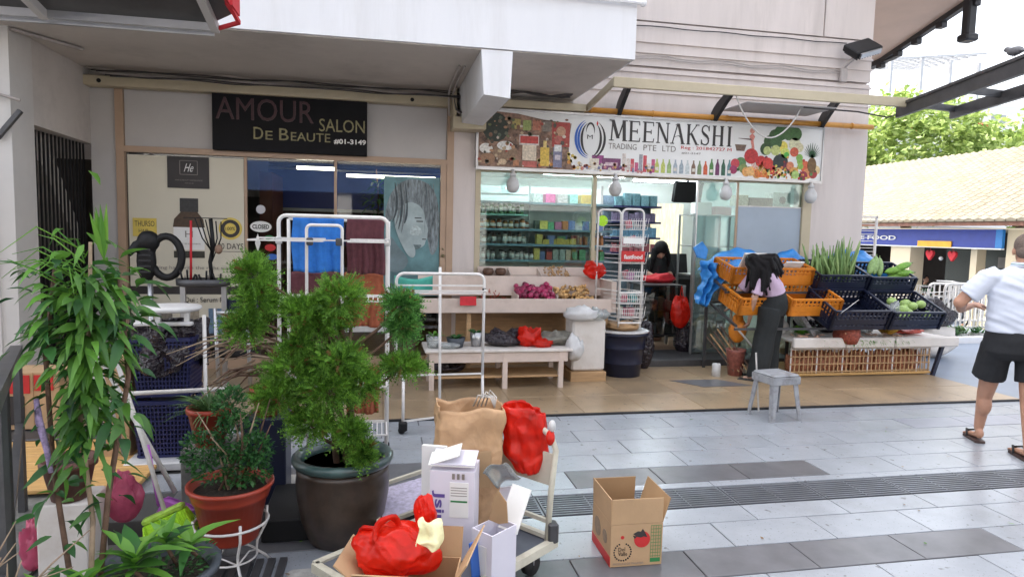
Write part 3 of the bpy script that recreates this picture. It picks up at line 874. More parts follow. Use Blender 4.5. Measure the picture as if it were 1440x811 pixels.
# door signs
ds = thing('closed_sign', 'oval white CLOSED sign hanging inside the salon door', 'sign', (-1.33, 7.955, 1.55))
MB().disc(-1.33, 1.635, .115, 7.955, 7.962, .062, 28).build('plate', MT['paperw'], ds)
text('CLOSED', MT['ink'], -1.42, -1.24, 1.61, 1.66, 7.952, ds, 'lettering', .001, bold=.03)
for nm, mt, x0, x1, z0, z1, lb in (('notice', 'paperw', -1.395, -1.335, 1.34, 1.56, 'narrow white notice below the CLOSED sign'), ('sticker', 'greenprint', -1.30, -1.18, 1.47, 1.54, 'green oval sticker on the salon door'), ('sticker', 'redprint', -1.29, -1.17, 1.36, 1.44, 'red sticker lettered in white on the salon door'), ('sticker', 'blueprint', -1.27, -1.15, 1.26, 1.33, 'blue sticker lowest on the salon door')):
    tag(MB().disc((x0 + x1) / 2, (z0 + z1) / 2, (x1 - x0) / 2, 7.957, 7.962, (z1 - z0) / 2, 4 if nm == 'notice' else 16).build(nm, MT[mt]), lb, nm)
tag(MB().disc(-1.33, 1.83, .05, 7.955, 7.965, n=16).build('suction_hook', MT['steel']), 'round metal hook on the salon door above the CLOSED sign', 'hook')

# ================================================================== GROCERY SHOP
random.seed(21)
gf = thing('grocery', 'grocery shopfront with pale frames, glass window and open doorway', 'shopfront', (3.4, 8, 0))
MB().box(1.115, 1.18, 7.93, 8.05, 0, 3.06).build('frame_post', MT['beige'], gf)
MB().box(5.52, 5.65, 7.95, 8.05, 0, 3.06).build('frame_post', MT['beige'], gf)
MB().box(2.60, 2.645, 7.96, 8.03, 0, 2.36).build('mullion', MT['beige'], gf)
MB().box(4.565, 4.59, 7.97, 8.0, .1, 2.36).build('mullion', MT['tan'], gf)
MB().box(1.18, 5.52, 7.96, 8.05, 2.36, 3.06).build('header', MT['beige'], gf)
MB().box(1.18, 2.60, 7.96, 8.05, 0, 1.20).build('lower_wall', MT['woodtan'], gf)
MB().box(1.18, 2.60, 7.985, 7.992, 1.20, 2.36).build('pane', MT['glass'], gf)
MB().box(4.59, 5.52, 7.985, 7.992, .1, 2.36).build('pane', MT['glass'], gf)
MB().box(4.60, 5.515, 7.976, 7.984, 1.36, 2.04).build('grey_sheet', MT['bluegrey'], gf)
MB().box(4.59, 5.52, 7.97, 7.984, 2.041, 2.055).build('rail', MT['steel'], gf)
MB().box(4.01, 4.56, 7.978, 7.984, .12, 2.34).build('door_pane', MT['glassdoor'], gf)
MB().box(4.0, 4.02, 7.965, 7.995, .1, 2.36).build('door_edge', MT['steel'], gf)
# name board
gs = thing('grocery_sign', 'long white grocery name board printed with groceries, bottles and a heap of fruit', 'sign', (3.4, 7.85, 2.38))
MB().box(1.12, 5.675, 7.84, 7.94, 2.385, 3.085).build('board', MT['paperw'], gs)
MB().box(1.10, 5.69, 7.825, 7.84, 2.37, 2.40).box(1.10, 5.69, 7.825, 7.84, 3.07, 3.092).box(1.10, 1.12, 7.825, 7.94, 2.4, 3.07).box(5.672, 5.69, 7.825, 7.94, 2.4, 3.07).build('board_frame', MT['steel'], gs)
def sprite(m, poly, mat, nm, y=7.836): MB().prism(poly, y, 7.8395).build(nm, mat, gs)
# serif capitals drawn as strokes
def glyph(c):
    T_, t = .17, .07
    def st(x0, z0, x1, z1, w): return [(x0 - w / 2, z0), (x0 + w / 2, z0), (x1 + w / 2, z1), (x1 - w / 2, z1)]
    def sf(x, z, w=.26): return [(x - w / 2, z - .022), (x + w / 2, z - .022), (x + w / 2, z + .022), (x - w / 2, z + .022)]
    if c == 'M': return [st(.14, 0, .2, 1, t), st(.2, 1, .5, .12, T_), st(.5, .12, .8, 1, t), st(.84, 0, .8, 1, T_), sf(.14, .02), sf(.86, .02), sf(.14, .98), sf(.86, .98)]
    if c == 'E': return [st(.26, 0, .26, 1, T_), [(.2, .95), (.85, .95), (.85, 1), (.2, 1)], [(.2, 0), (.88, 0), (.88, .05), (.2, .05)], [(.3, .48), (.7, .48), (.7, .54), (.3, .54)], st(.86, 0, .9, .2, .05), st(.84, 1, .86, .8, .05), st(.70, .4, .70, .62, .05), sf(.22, .02), sf(.22, .98)]
    if c == 'N': return [st(.2, 0, .2, 1, t), st(.2, 1, .82, 0, T_), st(.82, 0, .82, 1, t), sf(.2, .02), sf(.82, .98), sf(.14, .98)]
    if c == 'A': return [st(.14, 0, .48, 1, t), st(.52, 1, .86, 0, T_), st(.28, .33, .55, .42, t), st(.55, .42, .74, .30, t), sf(.14, .02), sf(.86, .02), st(.36, .93, .5, 1.0, .1)]
    if c == 'K': return [st(.24, 0, .24, 1, T_), st(.3, .45, .82, 1, t), st(.42, .56, .84, 0, T_), sf(.24, .02), sf(.86, .02), sf(.24, .98), sf(.84, .98)]
    if c == 'H': return [st(.22, 0, .22, 1, T_), st(.74, 0, .74, 1, T_), [(.2, .47), (.76, .47), (.76, .53), (.2, .53)], sf(.22, .02), sf(.74, .02), sf(.22, .98), sf(.74, .98)]
    if c == 'I': return [st(.5, 0, .5, 1, .32), sf(.5, .02, .6), sf(.5, .98, .6)]
    if c == 'S':
        out = []
        P = [(.80, .74), (.76, .9), (.6, .97), (.42, .97), (.26, .88), (.22, .74), (.30, .62), (.5, .52), (.7, .42), (.80, .28), (.76, .12), (.6, .03), (.42, .03), (.24, .1), (.20, .26)]
        for k in range(len(P) - 1):
            (a, b), (c_, d) = P[k], P[k + 1]
            w = .05 + .10 * math.exp(-((k - 6.5) / 3) ** 2)
            dx, dz = c_ - a, d - b
            L_ = math.hypot(dx, dz); nx, nz = -dz / L_ * w / 2, dx / L_ * w / 2
            out.append([(a + nx, b + nz), (a - nx, b - nz), (c_ - nx, d - nz), (c_ + nx, d + nz)])
        return out + [st(.82, .70, .82, .98, .04), st(.18, .02, .18, .28, .04)]
x = 2.735
wd = dict(M=.27, E=.205, N=.225, A=.225, K=.215, S=.18, H=.225, I=.12)
tot = sum(wd[c] for c in 'MEENAKSHI')
sc_ = (4.395 - 2.735) / tot
for c in 'MEENAKSHI':
    m = MB()
    w_ = wd[c] * sc_
    for k, poly in enumerate(glyph(c)):
        pp_ = [(x + px * w_ * (1 if c != 'I' else 1), 2.785 + pz * .25) for px, pz in poly]
        ar = sum(pp_[i][0] * pp_[(i + 1) % len(pp_)][1] - pp_[(i + 1) % len(pp_)][0] * pp_[i][1] for i in range(len(pp_)))
        if ar < 0: pp_.reverse()
        m.prism(pp_, 7.8355 - k * .0003, 7.8395)
    m.build('letter', MT['ink'], gs)
    x += w_
text('TRADING', MT['inkgrey'], 2.735, 3.10, 2.685, 2.755, 7.838, gs, 'lettering', .002)
text('PTE', MT['inkgrey'], 3.19, 3.36, 2.685, 2.755, 7.838, gs, 'lettering', .002)
text('LTD', MT['inkgrey'], 3.44, 3.62, 2.685, 2.755, 7.838, gs, 'lettering', .002)
text('Reg : 201842727 M', MT['redprint'], 3.69, 4.38, 2.715, 2.765, 7.838, gs, 'lettering', .002)
text('#01-3147', MT['inkgrey'], 3.70, 3.96, 2.665, 2.69, 7.838, gs, 'lettering', .002)
# bird emblem: nested crescents
def crescent(cx, cz, rx_, rz_, a0, a1, w, mat, nm, yy):
    pts_o = []; pts_i = []
    for k in range(15):
        t = k / 14; a = R(a0 + (a1 - a0) * t); ww = w * math.sin(PI * t) + .002
        pts_o.append((cx + math.cos(a) * rx_, cz + math.sin(a) * rz_))
        pts_i.append((cx + math.cos(a) * (rx_ - ww), cz + math.sin(a) * (rz_ - ww)))
    v = [(px, yy, pz) for px, pz in pts_o] + [(px, yy, pz) for px, pz in pts_i]
    MB().add(v, [(i, i + 1, 16 + i, 15 + i) for i in range(14)]).build(nm, mat, gs)
for k, (r_, mt) in enumerate([(.20, 'blueprint'), (.165, 'blueprint'), (.125, 'ink')]):
    crescent(2.50, 2.79, r_, .235 - k * .02, 110, 262, .03, MT[mt], 'emblem_feather', 7.837)
for k, (r_, mt) in enumerate([(.20, 'ink'), (.15, 'ink')]):
    crescent(2.50, 2.79, r_, .235 - k * .02, 60, -82, .03, MT[mt], 'emblem_feather', 7.837)
crescent(2.50, 2.90, .055, .09, -30, 200, .022, MT['ink'], 'emblem_neck', 7.8365)
crescent(2.565, 2.98, .03, .035, 60, -60, .02, MT['redprint'], 'emblem_crest', 7.836)
text('M', MT['ink'], 2.46, 2.53, 2.79, 2.84, 7.838, gs, 'lettering', .002)
# collage at the left, one flat printed shape after another
random.seed(5)
def rect(x0, x1, z0, z1, col, d=0):
    MB().box(x0, x1, 7.8385 - .0006 * d, 7.8395, z0, z1).build('printed_picture', cm(*col), gs)
def rnd_disc(x, z, r, col, d, rz=None):
    MB().disc(x, z, r, 7.8385 - .0005 * d, 7.8395, rz, 14).build('printed_picture', cm(*col), gs)
_coll = M('collage_print', (.22, .13, .09), .5, var=.85, scale=16)
MB().prism([(1.13, 2.41), (2.30, 2.41), (2.24, 2.55), (2.23, 2.75), (2.26, 2.96), (1.9, 2.99), (1.6, 3.04), (1.2, 3.06), (1.13, 3.05)], 7.8383, 7.8395).build('printed_backdrop', _coll, gs)
rnd_disc(1.33, 2.87, .16, (.03, .04, .03), 1, .17)
for k in range(14): rnd_disc(1.18 + random.random() * .32, 2.75 + random.random() * .26, .022, (.10 + .1 * random.random(), .13, .09), 2)
rnd_disc(1.45, 2.585, .15, (.26, .17, .11), 3, .10); rnd_disc(1.45, 2.66, .10, (.74, .73, .70), 4, .055)
rnd_disc(1.22, 2.62, .08, (.72, .70, .66), 3, .06); rnd_disc(1.24, 2.50, .09, (.30, .17, .10), 3, .07); rnd_disc(1.42, 2.47, .05, (.6, .45, .3), 5, .035)
rect(1.62, 1.86, 2.68, 2.80, (.62, .56, .52), 3); rect(1.63, 1.85, 2.70, 2.785, (.5, .06, .05), 4); rect(1.66, 1.83, 2.50, 2.68, (.66, .56, .44), 3)
rect(1.66, 1.84, 2.42, 2.49, (.46, .12, .1), 4); rect(1.55, 1.62, 2.43, 2.5, (.45, .2, .1), 4)
for (a, b, c_) in ((1.53, 2.86, (.38, .3, .1)), (1.66, 2.85, (.3, .36, .12)), (1.78, 2.86, (.42, .16, .1)), (1.9, 2.85, (.2, .17, .14))): rect(a, a + .10, b, b + .12, c_, 2)
rect(2.02, 2.24, 2.68, 2.97, (.36, .05, .04), 2); rnd_disc(2.13, 2.86, .06, (.5, .28, .18), 3); rnd_disc(2.10, 2.76, .05, (.45, .12, .1), 3)
rect(1.88, 1.99, 2.44, 2.66, (.66, .45, .08), 5); rect(1.915, 1.955, 2.66, 2.74, (.72, .55, .2), 5); rect(2.04, 2.15, 2.43, 2.67, (.2, .2, .3), 6); rect(2.05, 2.14, 2.62, 2.70, (.7, .7, .68), 7); rect(2.06, 2.13, 2.52, 2.58, (.55, .5, .55), 7)
for k in range(22): rnd_disc(1.85 + random.random() * .65, 2.43 + random.random() * .1, .022, random.choice([(.6, .25, .05), (.5, .12, .04), (.65, .5, .25), (.2, .05, .03)]), 3)
for k in range(10): rnd_disc(2.22 + random.random() * .1, 2.5 + random.random() * .1, .02, (.62, .45, .1), 2)
rect(2.50, 2.62, 2.43, 2.56, (.66, .6, .5), 2); rect(2.53, 2.68, 2.50, 2.60, (.28, .06, .2), 1); rect(2.66, 2.90, 2.43, 2.57, (.17, .05, .13), 3); rect(2.70, 2.86, 2.48, 2.52, (.55, .4, .45), 4)
for k in range(8): rect(2.92 + k * .055, 2.965 + k * .055, 2.42, 2.52 + random.random() * .12, random.choice([(.66, .3, .34), (.55, .08, .1), (.62, .55, .5), (.3, .3, .33), (.5, .1, .2)]), 2)
cols = [(.45, .5, .12), (.45, .5, .12), (.3, .42, .16), (.35, .4, .45), (.3, .36, .4), (.5, .55, .55), (.2, .12, .08), (.18, .25, .12), (.55, .10, .04), (.08, .22, .06), (.14, .03, .1), (.03, .1, .06), (.12, .24, .26)]
for k, c_ in enumerate(cols):
    bx = 3.35 + k * .082; hh = .12 if k < 9 else .15
    MB().prism([(bx, 2.42), (bx + .055, 2.42), (bx + .055, 2.42 + hh * .8), (bx + .037, 2.44 + hh), (bx + .037, 2.47 + hh), (bx + .018, 2.47 + hh), (bx + .018, 2.44 + hh), (bx, 2.42 + hh * .8)], 7.8375, 7.8395).build('printed_bottle', cm(*c_), gs)
    if k % 3 == 0: rect(bx + .008, bx + .047, 2.45, 2.49, (.62, .58, .5), 4)
for k in range(120):
    x_ = random.uniform(1.14, 2.22); z_ = random.uniform(2.43, 3.0); r_ = random.uniform(.008, .026)
    if 2.44 < z_ < 2.8 and 1.6 < x_ < 1.9: continue
    rnd_disc(x_, z_, r_, random.choice([(.2, .1, .06), (.4, .22, .12), (.08, .07, .05), (.5, .38, .24), (.35, .06, .04), (.14, .16, .07), (.55, .48, .4)]), 5, r_ * random.uniform(.5, 1.4))
for k in range(46):
    x_ = random.uniform(2.32, 3.34); z_ = random.uniform(2.42, 2.50)
    rnd_disc(x_, z_, random.uniform(.01, .022), random.choice([(.5, .2, .2), (.25, .08, .2), (.55, .5, .45), (.5, .3, .1), (.2, .2, .3)]), 5)
for k in range(90):
    x_ = random.gauss(5.05, .24); z_ = 2.42 + abs(random.gauss(0, .13))
    if x_ > 5.62 or z_ > 2.9: continue
    rnd_disc(x_, z_, random.uniform(.008, .024), random.choice([(.5, .05, .03), (.65, .35, .06), (.08, .2, .05), (.55, .5, .1), (.2, .02, .05), (.3, .42, .1), (.6, .18, .04), (.03, .07, .02)]), 8)
# small figure holding a basket
pf = cm(.62, .22, .18)
rnd_disc(4.66, 3.0, .035, (.66, .30, .24), 2)
MB().prism([(4.64, 2.65), (4.67, 2.65), (4.70, 2.78), (4.68, 2.88), (4.70, 2.93), (4.66, 2.97), (4.62, 2.93), (4.64, 2.88), (4.66, 2.80)], 7.8378, 7.8395).build('printed_figure', pf, gs)
MB().prism([(4.47, 2.90), (4.64, 2.90), (4.66, 2.88), (4.47, 2.895)], 7.837, 7.8395).build('printed_arm', cm(.12, .06, .06), gs)
MB().prism([(4.45, 2.74), (4.56, 2.74), (4.585, 2.82), (4.425, 2.82)], 7.8378, 7.8395).build('printed_basket', cm(.16, .1, .07), gs)
# heap of fruit and vegetables at the right end
G = [(4.98, 2.93, .07, (.04, .09, .03)), (5.06, 2.97, .08, (.04, .12, .03)), (5.18, 2.99, .08, (.06, .14, .04)), (5.28, 2.97, .07, (.05, .13, .03)), (4.90, 2.86, .06, (.03, .08, .02)), (5.0, 2.85, .07, (.05, .12, .04)),
     (4.86, 2.76, .065, (.03, .07, .02)), (4.88, 2.74, .045, (.45, .52, .2)), (5.0, 2.75, .055, (.5, .55, .2)), (5.10, 2.80, .06, (.7, .6, .1)), (5.14, 2.72, .055, (.6, .65, .15)), (5.16, 2.70, .03, (.08, .4, .06)),
     (5.27, 2.84, .07, (.62, .62, .4)), (5.34, 2.80, .05, (.6, .55, .35)), (5.27, 2.74, .05, (.55, .10, .05)), (4.66, 2.66, .08, (.45, .03, .03)), (4.80, 2.60, .06, (.5, .03, .03)), (4.90, 2.58, .06, (.55, .04, .03)),
     (4.98, 2.56, .05, (.06, .02, .05)), (5.08, 2.60, .09, (.02, .03, .03)), (5.18, 2.55, .05, (.14, .02, .05)), (4.96, 2.50, .05, (.55, .03, .03)), (5.06, 2.47, .05, (.7, .5, .2)), (4.88, 2.46, .05, (.66, .55, .15)),
     (5.22, 2.56, .045, (.6, .2, .1)), (5.28, 2.48, .055, (.65, .33, .08)), (5.30, 2.45, .045, (.35, .5, .15)), (5.44, 2.56, .06, (.6, .12, .05)), (5.36, 2.62, .035, (.25, .42, .08)), (5.35, 2.67, .04, (.2, .4, .08)), (5.37, 2.56, .035, (.25, .42, .08)),
     (5.48, 2.47, .055, (.62, .25, .1)), (5.56, 2.47, .05, (.3, .03, .03)), (5.42, 2.44, .05, (.25, .02, .04)), (4.60, 2.46, .05, (.65, .32, .1)), (4.66, 2.47, .05, (.7, .4, .15)), (4.52, 2.57, .06, (.1, .22, .08)), (4.44, 2.56, .05, (.5, .05, .07)), (4.56, 2.50, .05, (.2, .26, .08)), (4.42, 2.48, .045, (.3, .03, .1)), (5.60, 2.52, .05, (.66, .5, .25)), (4.75, 2.44, .05, (.6, .3, .1))]
for k, (a, b, r_, c_) in enumerate(G): rnd_disc(a, min(b * 1.0 + .02, 3.0), r_ * 1.22, c_, 1 + (k % 9))
for k in range(9):
    a = R(50 + k * 11)
    MB().prism([(4.74 + .02 * k, 2.42), (4.755 + .02 * k, 2.42), (4.66 + .022 * k, 2.60)], 7.833, 7.8395).build('printed_carrot', cm(.68, .16, .03), gs)
MB().disc(5.535, 2.60, .065, 7.834, 7.8395, .10).build('printed_pineapple', cm(.16, .09, .03), gs)
for k in range(13):
    a = R(20 + k * 11.6); L_ = .12 + .07 * math.sin(PI * k / 12)
    cx_, cz_ = 5.53, 2.70
    MB().prism([(cx_ + math.cos(a + 1.2) * .012, cz_), (cx_ - math.cos(a + 1.2) * .012, cz_ - .01), (cx_ + math.cos(a) * L_, cz_ + math.sin(a) * L_)], 7.8335, 7.8395).build('printed_pineapple_leaf', cm(.03, .10, .04), gs)

# ------------------------------------------------------------------ inside the grocery
gi = thing('grocery_interior', 'bright grocery room behind the glass with pale walls and ceiling', 'room', (3.4, 10, 0))
MB().box(1.0, 6.28, 8.35, 12.6, 0, .09).build('room_floor', MT['tan'], gi)
MB().box(.96, 6.27, 8.1, 12.6, 2.66, 2.72).build('room_ceiling', MT['ceilw'], gi)
MB().box(.96, 6.27, 12.4, 12.55, .09, 2.66).box(.96, 1.02, 8.35, 12.4, .09, 2.66).box(6.2, 6.26, 8.4, 12.4, .09, 2.66).build('room_wall', MT['interior'], gi)
def tubelight(x0, y0, x1, y1, lb):
    t = thing('tube_light', lb, 'tube light', ((x0 + x1) / 2, (y0 + y1) / 2, 2.6), 'tube lights on the grocery ceiling')
    MB().tube([(x0, y0, 2.60), (x1, y1, 2.60)], .018, 8).build('tube', MT['tube'], t)
    MB().bar((x0, y0, 2.64), (x1, y1, 2.64), .07, .03).build('fitting', MT['paperw'], t)
tubelight(1.5, 8.8, 3.0, 8.8, 'long fluorescent tube light nearest the grocery window')
tubelight(2.2, 9.4, 2.9, 10.4, 'slanting fluorescent tube light in the left half of the grocery ceiling')
tubelight(3.2, 9.2, 4.5, 9.2, 'fluorescent tube light above the grocery doorway')
tubelight(2.6, 10.6, 4.0, 10.6, 'fluorescent tube light in the middle of the grocery ceiling')
tubelight(4.4, 11.2, 5.6, 11.2, 'fluorescent tube light furthest back in the grocery')
sh = thing('display_shelving', 'blue edged shelving filled with jars behind the left grocery window', 'shelving', (2.2, 9.2, 0))
MB().box(1.1, 3.25, 9.48, 9.5, .5, 2.3).build('back_panel', MT['interior'], sh)
SHX = (1.26, 1.48, 1.69, 2.06)
bl_ = M('blue_shelf_edge', (.12, .22, .27), .4)
for z in SHX: MB().box(1.1, 3.25, 9.0, 9.48, z - .03, z).build('shelf', bl_, sh)
MB().box(1.1, 2.0, 8.98, 9.46, 1.865, 1.89).build('shelf', M('mint_shelf_edge', (.25, .5, .43), .4), sh)
for x in (1.1, 2.12, 3.22): MB().box(x, x + .025, 9.46, 9.48, .5, 2.35).build('upright', MT['steel'], sh)
def jarproto(nm, r, h, body, lid, par=None, box=False):
    t = thing(nm, '', nm)
    if box: MB().box(-r, r, -r * .6, r * .6, 0, h).build('body', body, t)
    else:
        MB().lathe((0, 0, 0), [(r * .9, 0), (r, .01), (r, h * .7), (r * .72, h * .8), (r * .72, h * .84)], 10).build('body', body, t, True)
        MB().lathe((0, 0, 0), [(r * .76, h * .82), (r * .76, h)], 10).build('lid', lid, t, True)
        MB().lathe((0, 0, 0), [(r * 1.01, h * .2), (r * 1.01, h * .6)], 10).build('label_band', MT['paperw'], t, True)
    return t
PAL = [(.45, .17, .06), (.5, .42, .3), (.12, .07, .05), (.5, .08, .06), (.1, .3, .14), (.6, .5, .12), (.55, .5, .48), (.15, .2, .4), (.35, .12, .2), (.3, .35, .32)]
def rowof(nm, lb, grp, r, h, body, lid, x0, x1, yy, z, step, box=False, first=True, skip=.12):
    bodies = body if isinstance(body, list) else [body]
    ps = {}
    for layer in (0, 1):
        x = x0 + layer * step * .4
        while x < x1:
            if random.random() > skip:
                k = random.randrange(len(bodies))
                if k not in ps: o = ps[k] = jarproto(nm, r, h, bodies[k], lid, box=box)
                else: o = copy_tree(ps[k])
                tag(o, lb + ('' if layer == 0 else ', back row'), nm, grp + ('' if layer == 0 else ', back row')); o.location = (x, yy + random.uniform(-.02, .02) + layer * .15, z)
                s_ = random.uniform(.85, 1.12)
                o.scale = (s_, 1, random.uniform(.8, 1.18)); o.rotation_euler = (0, 0, random.uniform(-.25, .25) if box else random.random() * 6)
            x += step * random.uniform(.9, 1.1)
rowof('jar', 'green bottle with pale cap on the mint edged top shelf in the grocery', 'green bottles on the mint shelf', .028, .15, cm(.10, .22, .08), MT['paperw'], 1.2, 1.98, 9.08, 1.89, .062)
rowof('jar', 'orange jar with brown lid on the second shelf behind the grocery glass', 'orange jars', .037, .13, [cm(.45, .17, .06), cm(.4, .25, .1), cm(.3, .1, .05)], cm(.16, .08, .04), 1.2, 2.05, 9.08, 1.69, .084)
rowof('jar', 'brown bottle with white label on the third shelf behind the grocery glass', 'labelled bottles', .032, .145, [cm(.12, .07, .05), cm(.4, .36, .3), cm(.2, .16, .1)], MT['ink'], 1.2, 1.98, 9.08, 1.48, .072)
rowof('jar', 'pale jar with dark lid on the lowest shelf behind the grocery glass', 'pale jars', .028, .13, cm(.5, .42, .4), MT['ink'], 1.2, 2.1, 9.08, 1.26, .066, skip=.25)
rowof('packet', 'flat packet on the second shelf towards the wire rack', 'packets on the second shelf', .05, .11, [cm(*c_) for c_ in PAL], None, 2.16, 3.2, 9.1, 1.69, .105, True)
rowof('packet', 'yellow packet on the third shelf towards the wire rack', 'yellow packets', .045, .08, cm(.55, .42, .08), None, 2.3, 2.75, 9.1, 1.48, .1, True)
rowof('packet', 'tan packet at the right end of the third shelf behind the grocery glass', 'tan packets', .018, .12, [cm(.35, .22, .12), cm(.5, .2, .08), cm(.2, .25, .35)], None, 2.8, 3.2, 9.1, 1.48, .045, True)
rowof('packet', 'packet on the lowest visible grocery shelf', 'packets on the lowest visible shelf', .04, .14, [cm(*c_) for c_ in PAL], None, 2.16, 3.2, 9.1, 1.26, .095, True)
rowof('packet', 'packet on the topmost right hand shelf below the printed cartons', 'packets on the fourth shelf', .05, .13, [cm(*c_) for c_ in PAL], None, 2.2, 3.2, 9.12, 1.48, .16, True, skip=.5)
for a, b, c_, lb in ((2.1, .14, (.5, .5, .48), 'pale printed carton on top of the grocery shelving'), (2.28, .14, (.65, .10, .28), 'bright pink carton on top of the grocery shelving'), (2.45, .15, (.5, .42, .42), 'grey printed carton right of the pink carton'), (2.63, .12, (.3, .55, .5), 'plain mint carton on top of the grocery shelving'), (2.8, .22, (.6, .36, .05), 'amber carton at the right end on top of the grocery shelving')):
    tag(MB().cbox(a, a + b, 9.1, 9.3, 2.06, 2.19, .004).build('carton', cm(*c_)), lb, 'carton')
MB().box(1.02, 1.98, 8.9, 9.0, 2.14, 2.16).build('upper_rack', MT['steel'], sh)
# right hand goods shelf, curtain, television, counter
s2 = thing('goods_shelf', 'dark blue shelf of packets beside the glowing curtain', 'shelving', (4.2, 10.6, 0))
for z in (1.35, 1.6, 1.86, 2.12): MB().box(3.75, 4.62, 10.45, 10.9, z - .03, z).build('shelf', MT['navy'], s2)
MB().box(3.75, 4.62, 10.9, 10.93, .1, 2.3).build('back_panel', cm(.1, .14, .18), s2)
rowof('packet', 'blue packet on the shelf beside the glowing curtain', 'blue packets', .045, .15, cm(.1, .22, .32), None, 3.85, 4.6, 10.6, 1.60, .1, True)
rowof('packet', 'dark packet on the upper shelf beside the glowing curtain', 'dark packets', .04, .15, cm(.15, .12, .2), None, 3.85, 4.6, 10.6, 1.86, .1, True)
rowof('packet', 'teal packet on the top of the shelf beside the glowing curtain', 'teal packets', .06, .18, cm(.12, .24, .27), None, 3.9, 4.6, 10.6, 2.12, .16, True)
rowof('packet', 'reddish packet on the lower shelf beside the glowing curtain', 'reddish packets', .04, .14, cm(.35, .1, .12), None, 3.85, 4.6, 10.6, 1.35, .1, True)
cu_ = MB().grid(lambda u, v: (4.66 + u * .62, 11.0 + .02 * math.sin(u * 40), .95 + v * 1.25), 40, 4).build('curtain', MT['selflit'], smooth=True)
tag(cu_, 'glowing cream curtain over the rear doorway of the grocery', 'curtain')
tv = thing('television', 'black television hanging from the grocery ceiling', 'television', (4.95, 10.2, 2.2))
MB(Matrix.Translation((4.95, 10.2, 2.36)) @ Matrix.Rotation(R(14), 4, 'X')).cbox(-.24, .24, -.05, .05, -.17, .17).build('screen_body', MT['black'], tv)
MB().bar((4.95, 10.2, 2.5), (4.95, 10.2, 2.66), .04).build('ceiling_arm', MT['black'], tv)
ct = thing('checkout_counter', 'dark checkout counter with a glass front inside the grocery doorway', 'counter', (4.2, 8.9, .1))
MB().cbox(3.95, 5.3, 9.4, 9.9, .1, .98).build('cabinet', MT['darkmetal'], ct)
MB().box(3.92, 5.3, 9.36, 9.94, .985, 1.01).build('counter_top', MT['greymetal'], ct)
for z in (.35, .6): MB().box(3.96, 5.25, 9.37, 9.395, z, z + .02).build('trim', MT['steel'], ct)
lt = thing('laptop', 'open black laptop on the checkout counter', 'laptop', (4.6, 9.6, 1.01))
MB().cbox(4.32, 4.78, 9.42, 9.72, 1.012, 1.035).build('base', MT['black'], lt)
MB(Matrix.Translation((4.55, 9.74, 1.035)) @ Matrix.Rotation(R(-12), 4, 'X')).cbox(-.24, .24, -.012, .012, 0, .33).build('screen', MT['darkmetal'], lt)
# small metal trolley with scales in front of the counter
gc = thing('glass_counter', 'low glass and steel display stand just inside the grocery doorway', 'display stand', (3.75, 8.5, .1))
for x in (3.42, 4.02):
    for yy in (8.25, 8.75): MB().bar((x, yy, .1), (x, yy, .98), .035).build('leg', MT['steel'], gc)
for z in (.3, .62, .97): MB().box(3.42, 4.02, 8.25, 8.75, z, z + .012).build('shelf', MT['darkmetal'], gc)
MB().box(3.42, 4.02, 8.24, 8.246, .32, .95).build('front_pane', MT['glassdark'], gc)
for k in range(9):
    x = 3.5 + (k % 5) * .11
    z = .314 if k < 5 else .634
    tag(MB().cbox(x, x + .08, 8.35, 8.5, z, z + .12 + .05 * random.random(), .004).build('packet', cm(*random.choice([(.1, .1, .1), (.3, .28, .25), (.2, .05, .04), (.06, .08, .1)]))), 'small packet inside the glass display stand by the doorway', 'packet', 'packets in the glass stand')
# hanging bulbs under the name board
for x, lb in ((1.545, 'leftmost hanging bulb under the collage end of the sign'), (2.83, 'hanging bulb in front of the grocery window beside the wire rack'), (4.31, 'hanging bulb above the glass door panel'), (5.52, 'rightmost hanging bulb under the pineapple end of the sign')):
    t = thing('hanging_bulb', lb, 'light bulb', (x, 7.8, 2.37), 'bulbs under the grocery sign')
    MB().lathe((x, 7.80, 0), [(.006, 2.105), (.04, 2.112), (.072, 2.15), (.08, 2.20), (.07, 2.245), (.045, 2.28), (.03, 2.30)], 16).build('bulb', MT['whitepl'], t, True)
    MB().lathe((x, 7.80, 0), [(.032, 2.30), (.04, 2.31), (.04, 2.335), (.022, 2.345), (.012, 2.385)], 12).build('socket', MT['whitepl'], t, True)
# goods stored above the grey sheet in the right window
for a, b, c_, z1, lb in ((4.62, .16, (.6, .5, .38), 2.20, 'pale tin on the ledge above the grey window sheet'), (4.80, .34, (.25, .17, .13), 2.17, 'brown carton on the ledge above the grey window sheet'), (5.14, .26, (.66, .68, .64), 2.25, 'white carton with a black star mark above the grey window sheet')):
    tag(MB().cbox(a, a + b, 8.05, 8.25, 2.06, z1, .004).build('carton', cm(*c_)), lb, 'carton')
MB().disc(5.28, 2.15, .05, 8.045, 8.05, n=8).build('printed_star', MT['ink'], [o for o in COL.objects if o.get('label', '').startswith('white carton with a black')][0])
MB().box(4.6, 5.52, 8.04, 8.3, 2.04, 2.057).build('ledge', MT['steel'], gf)
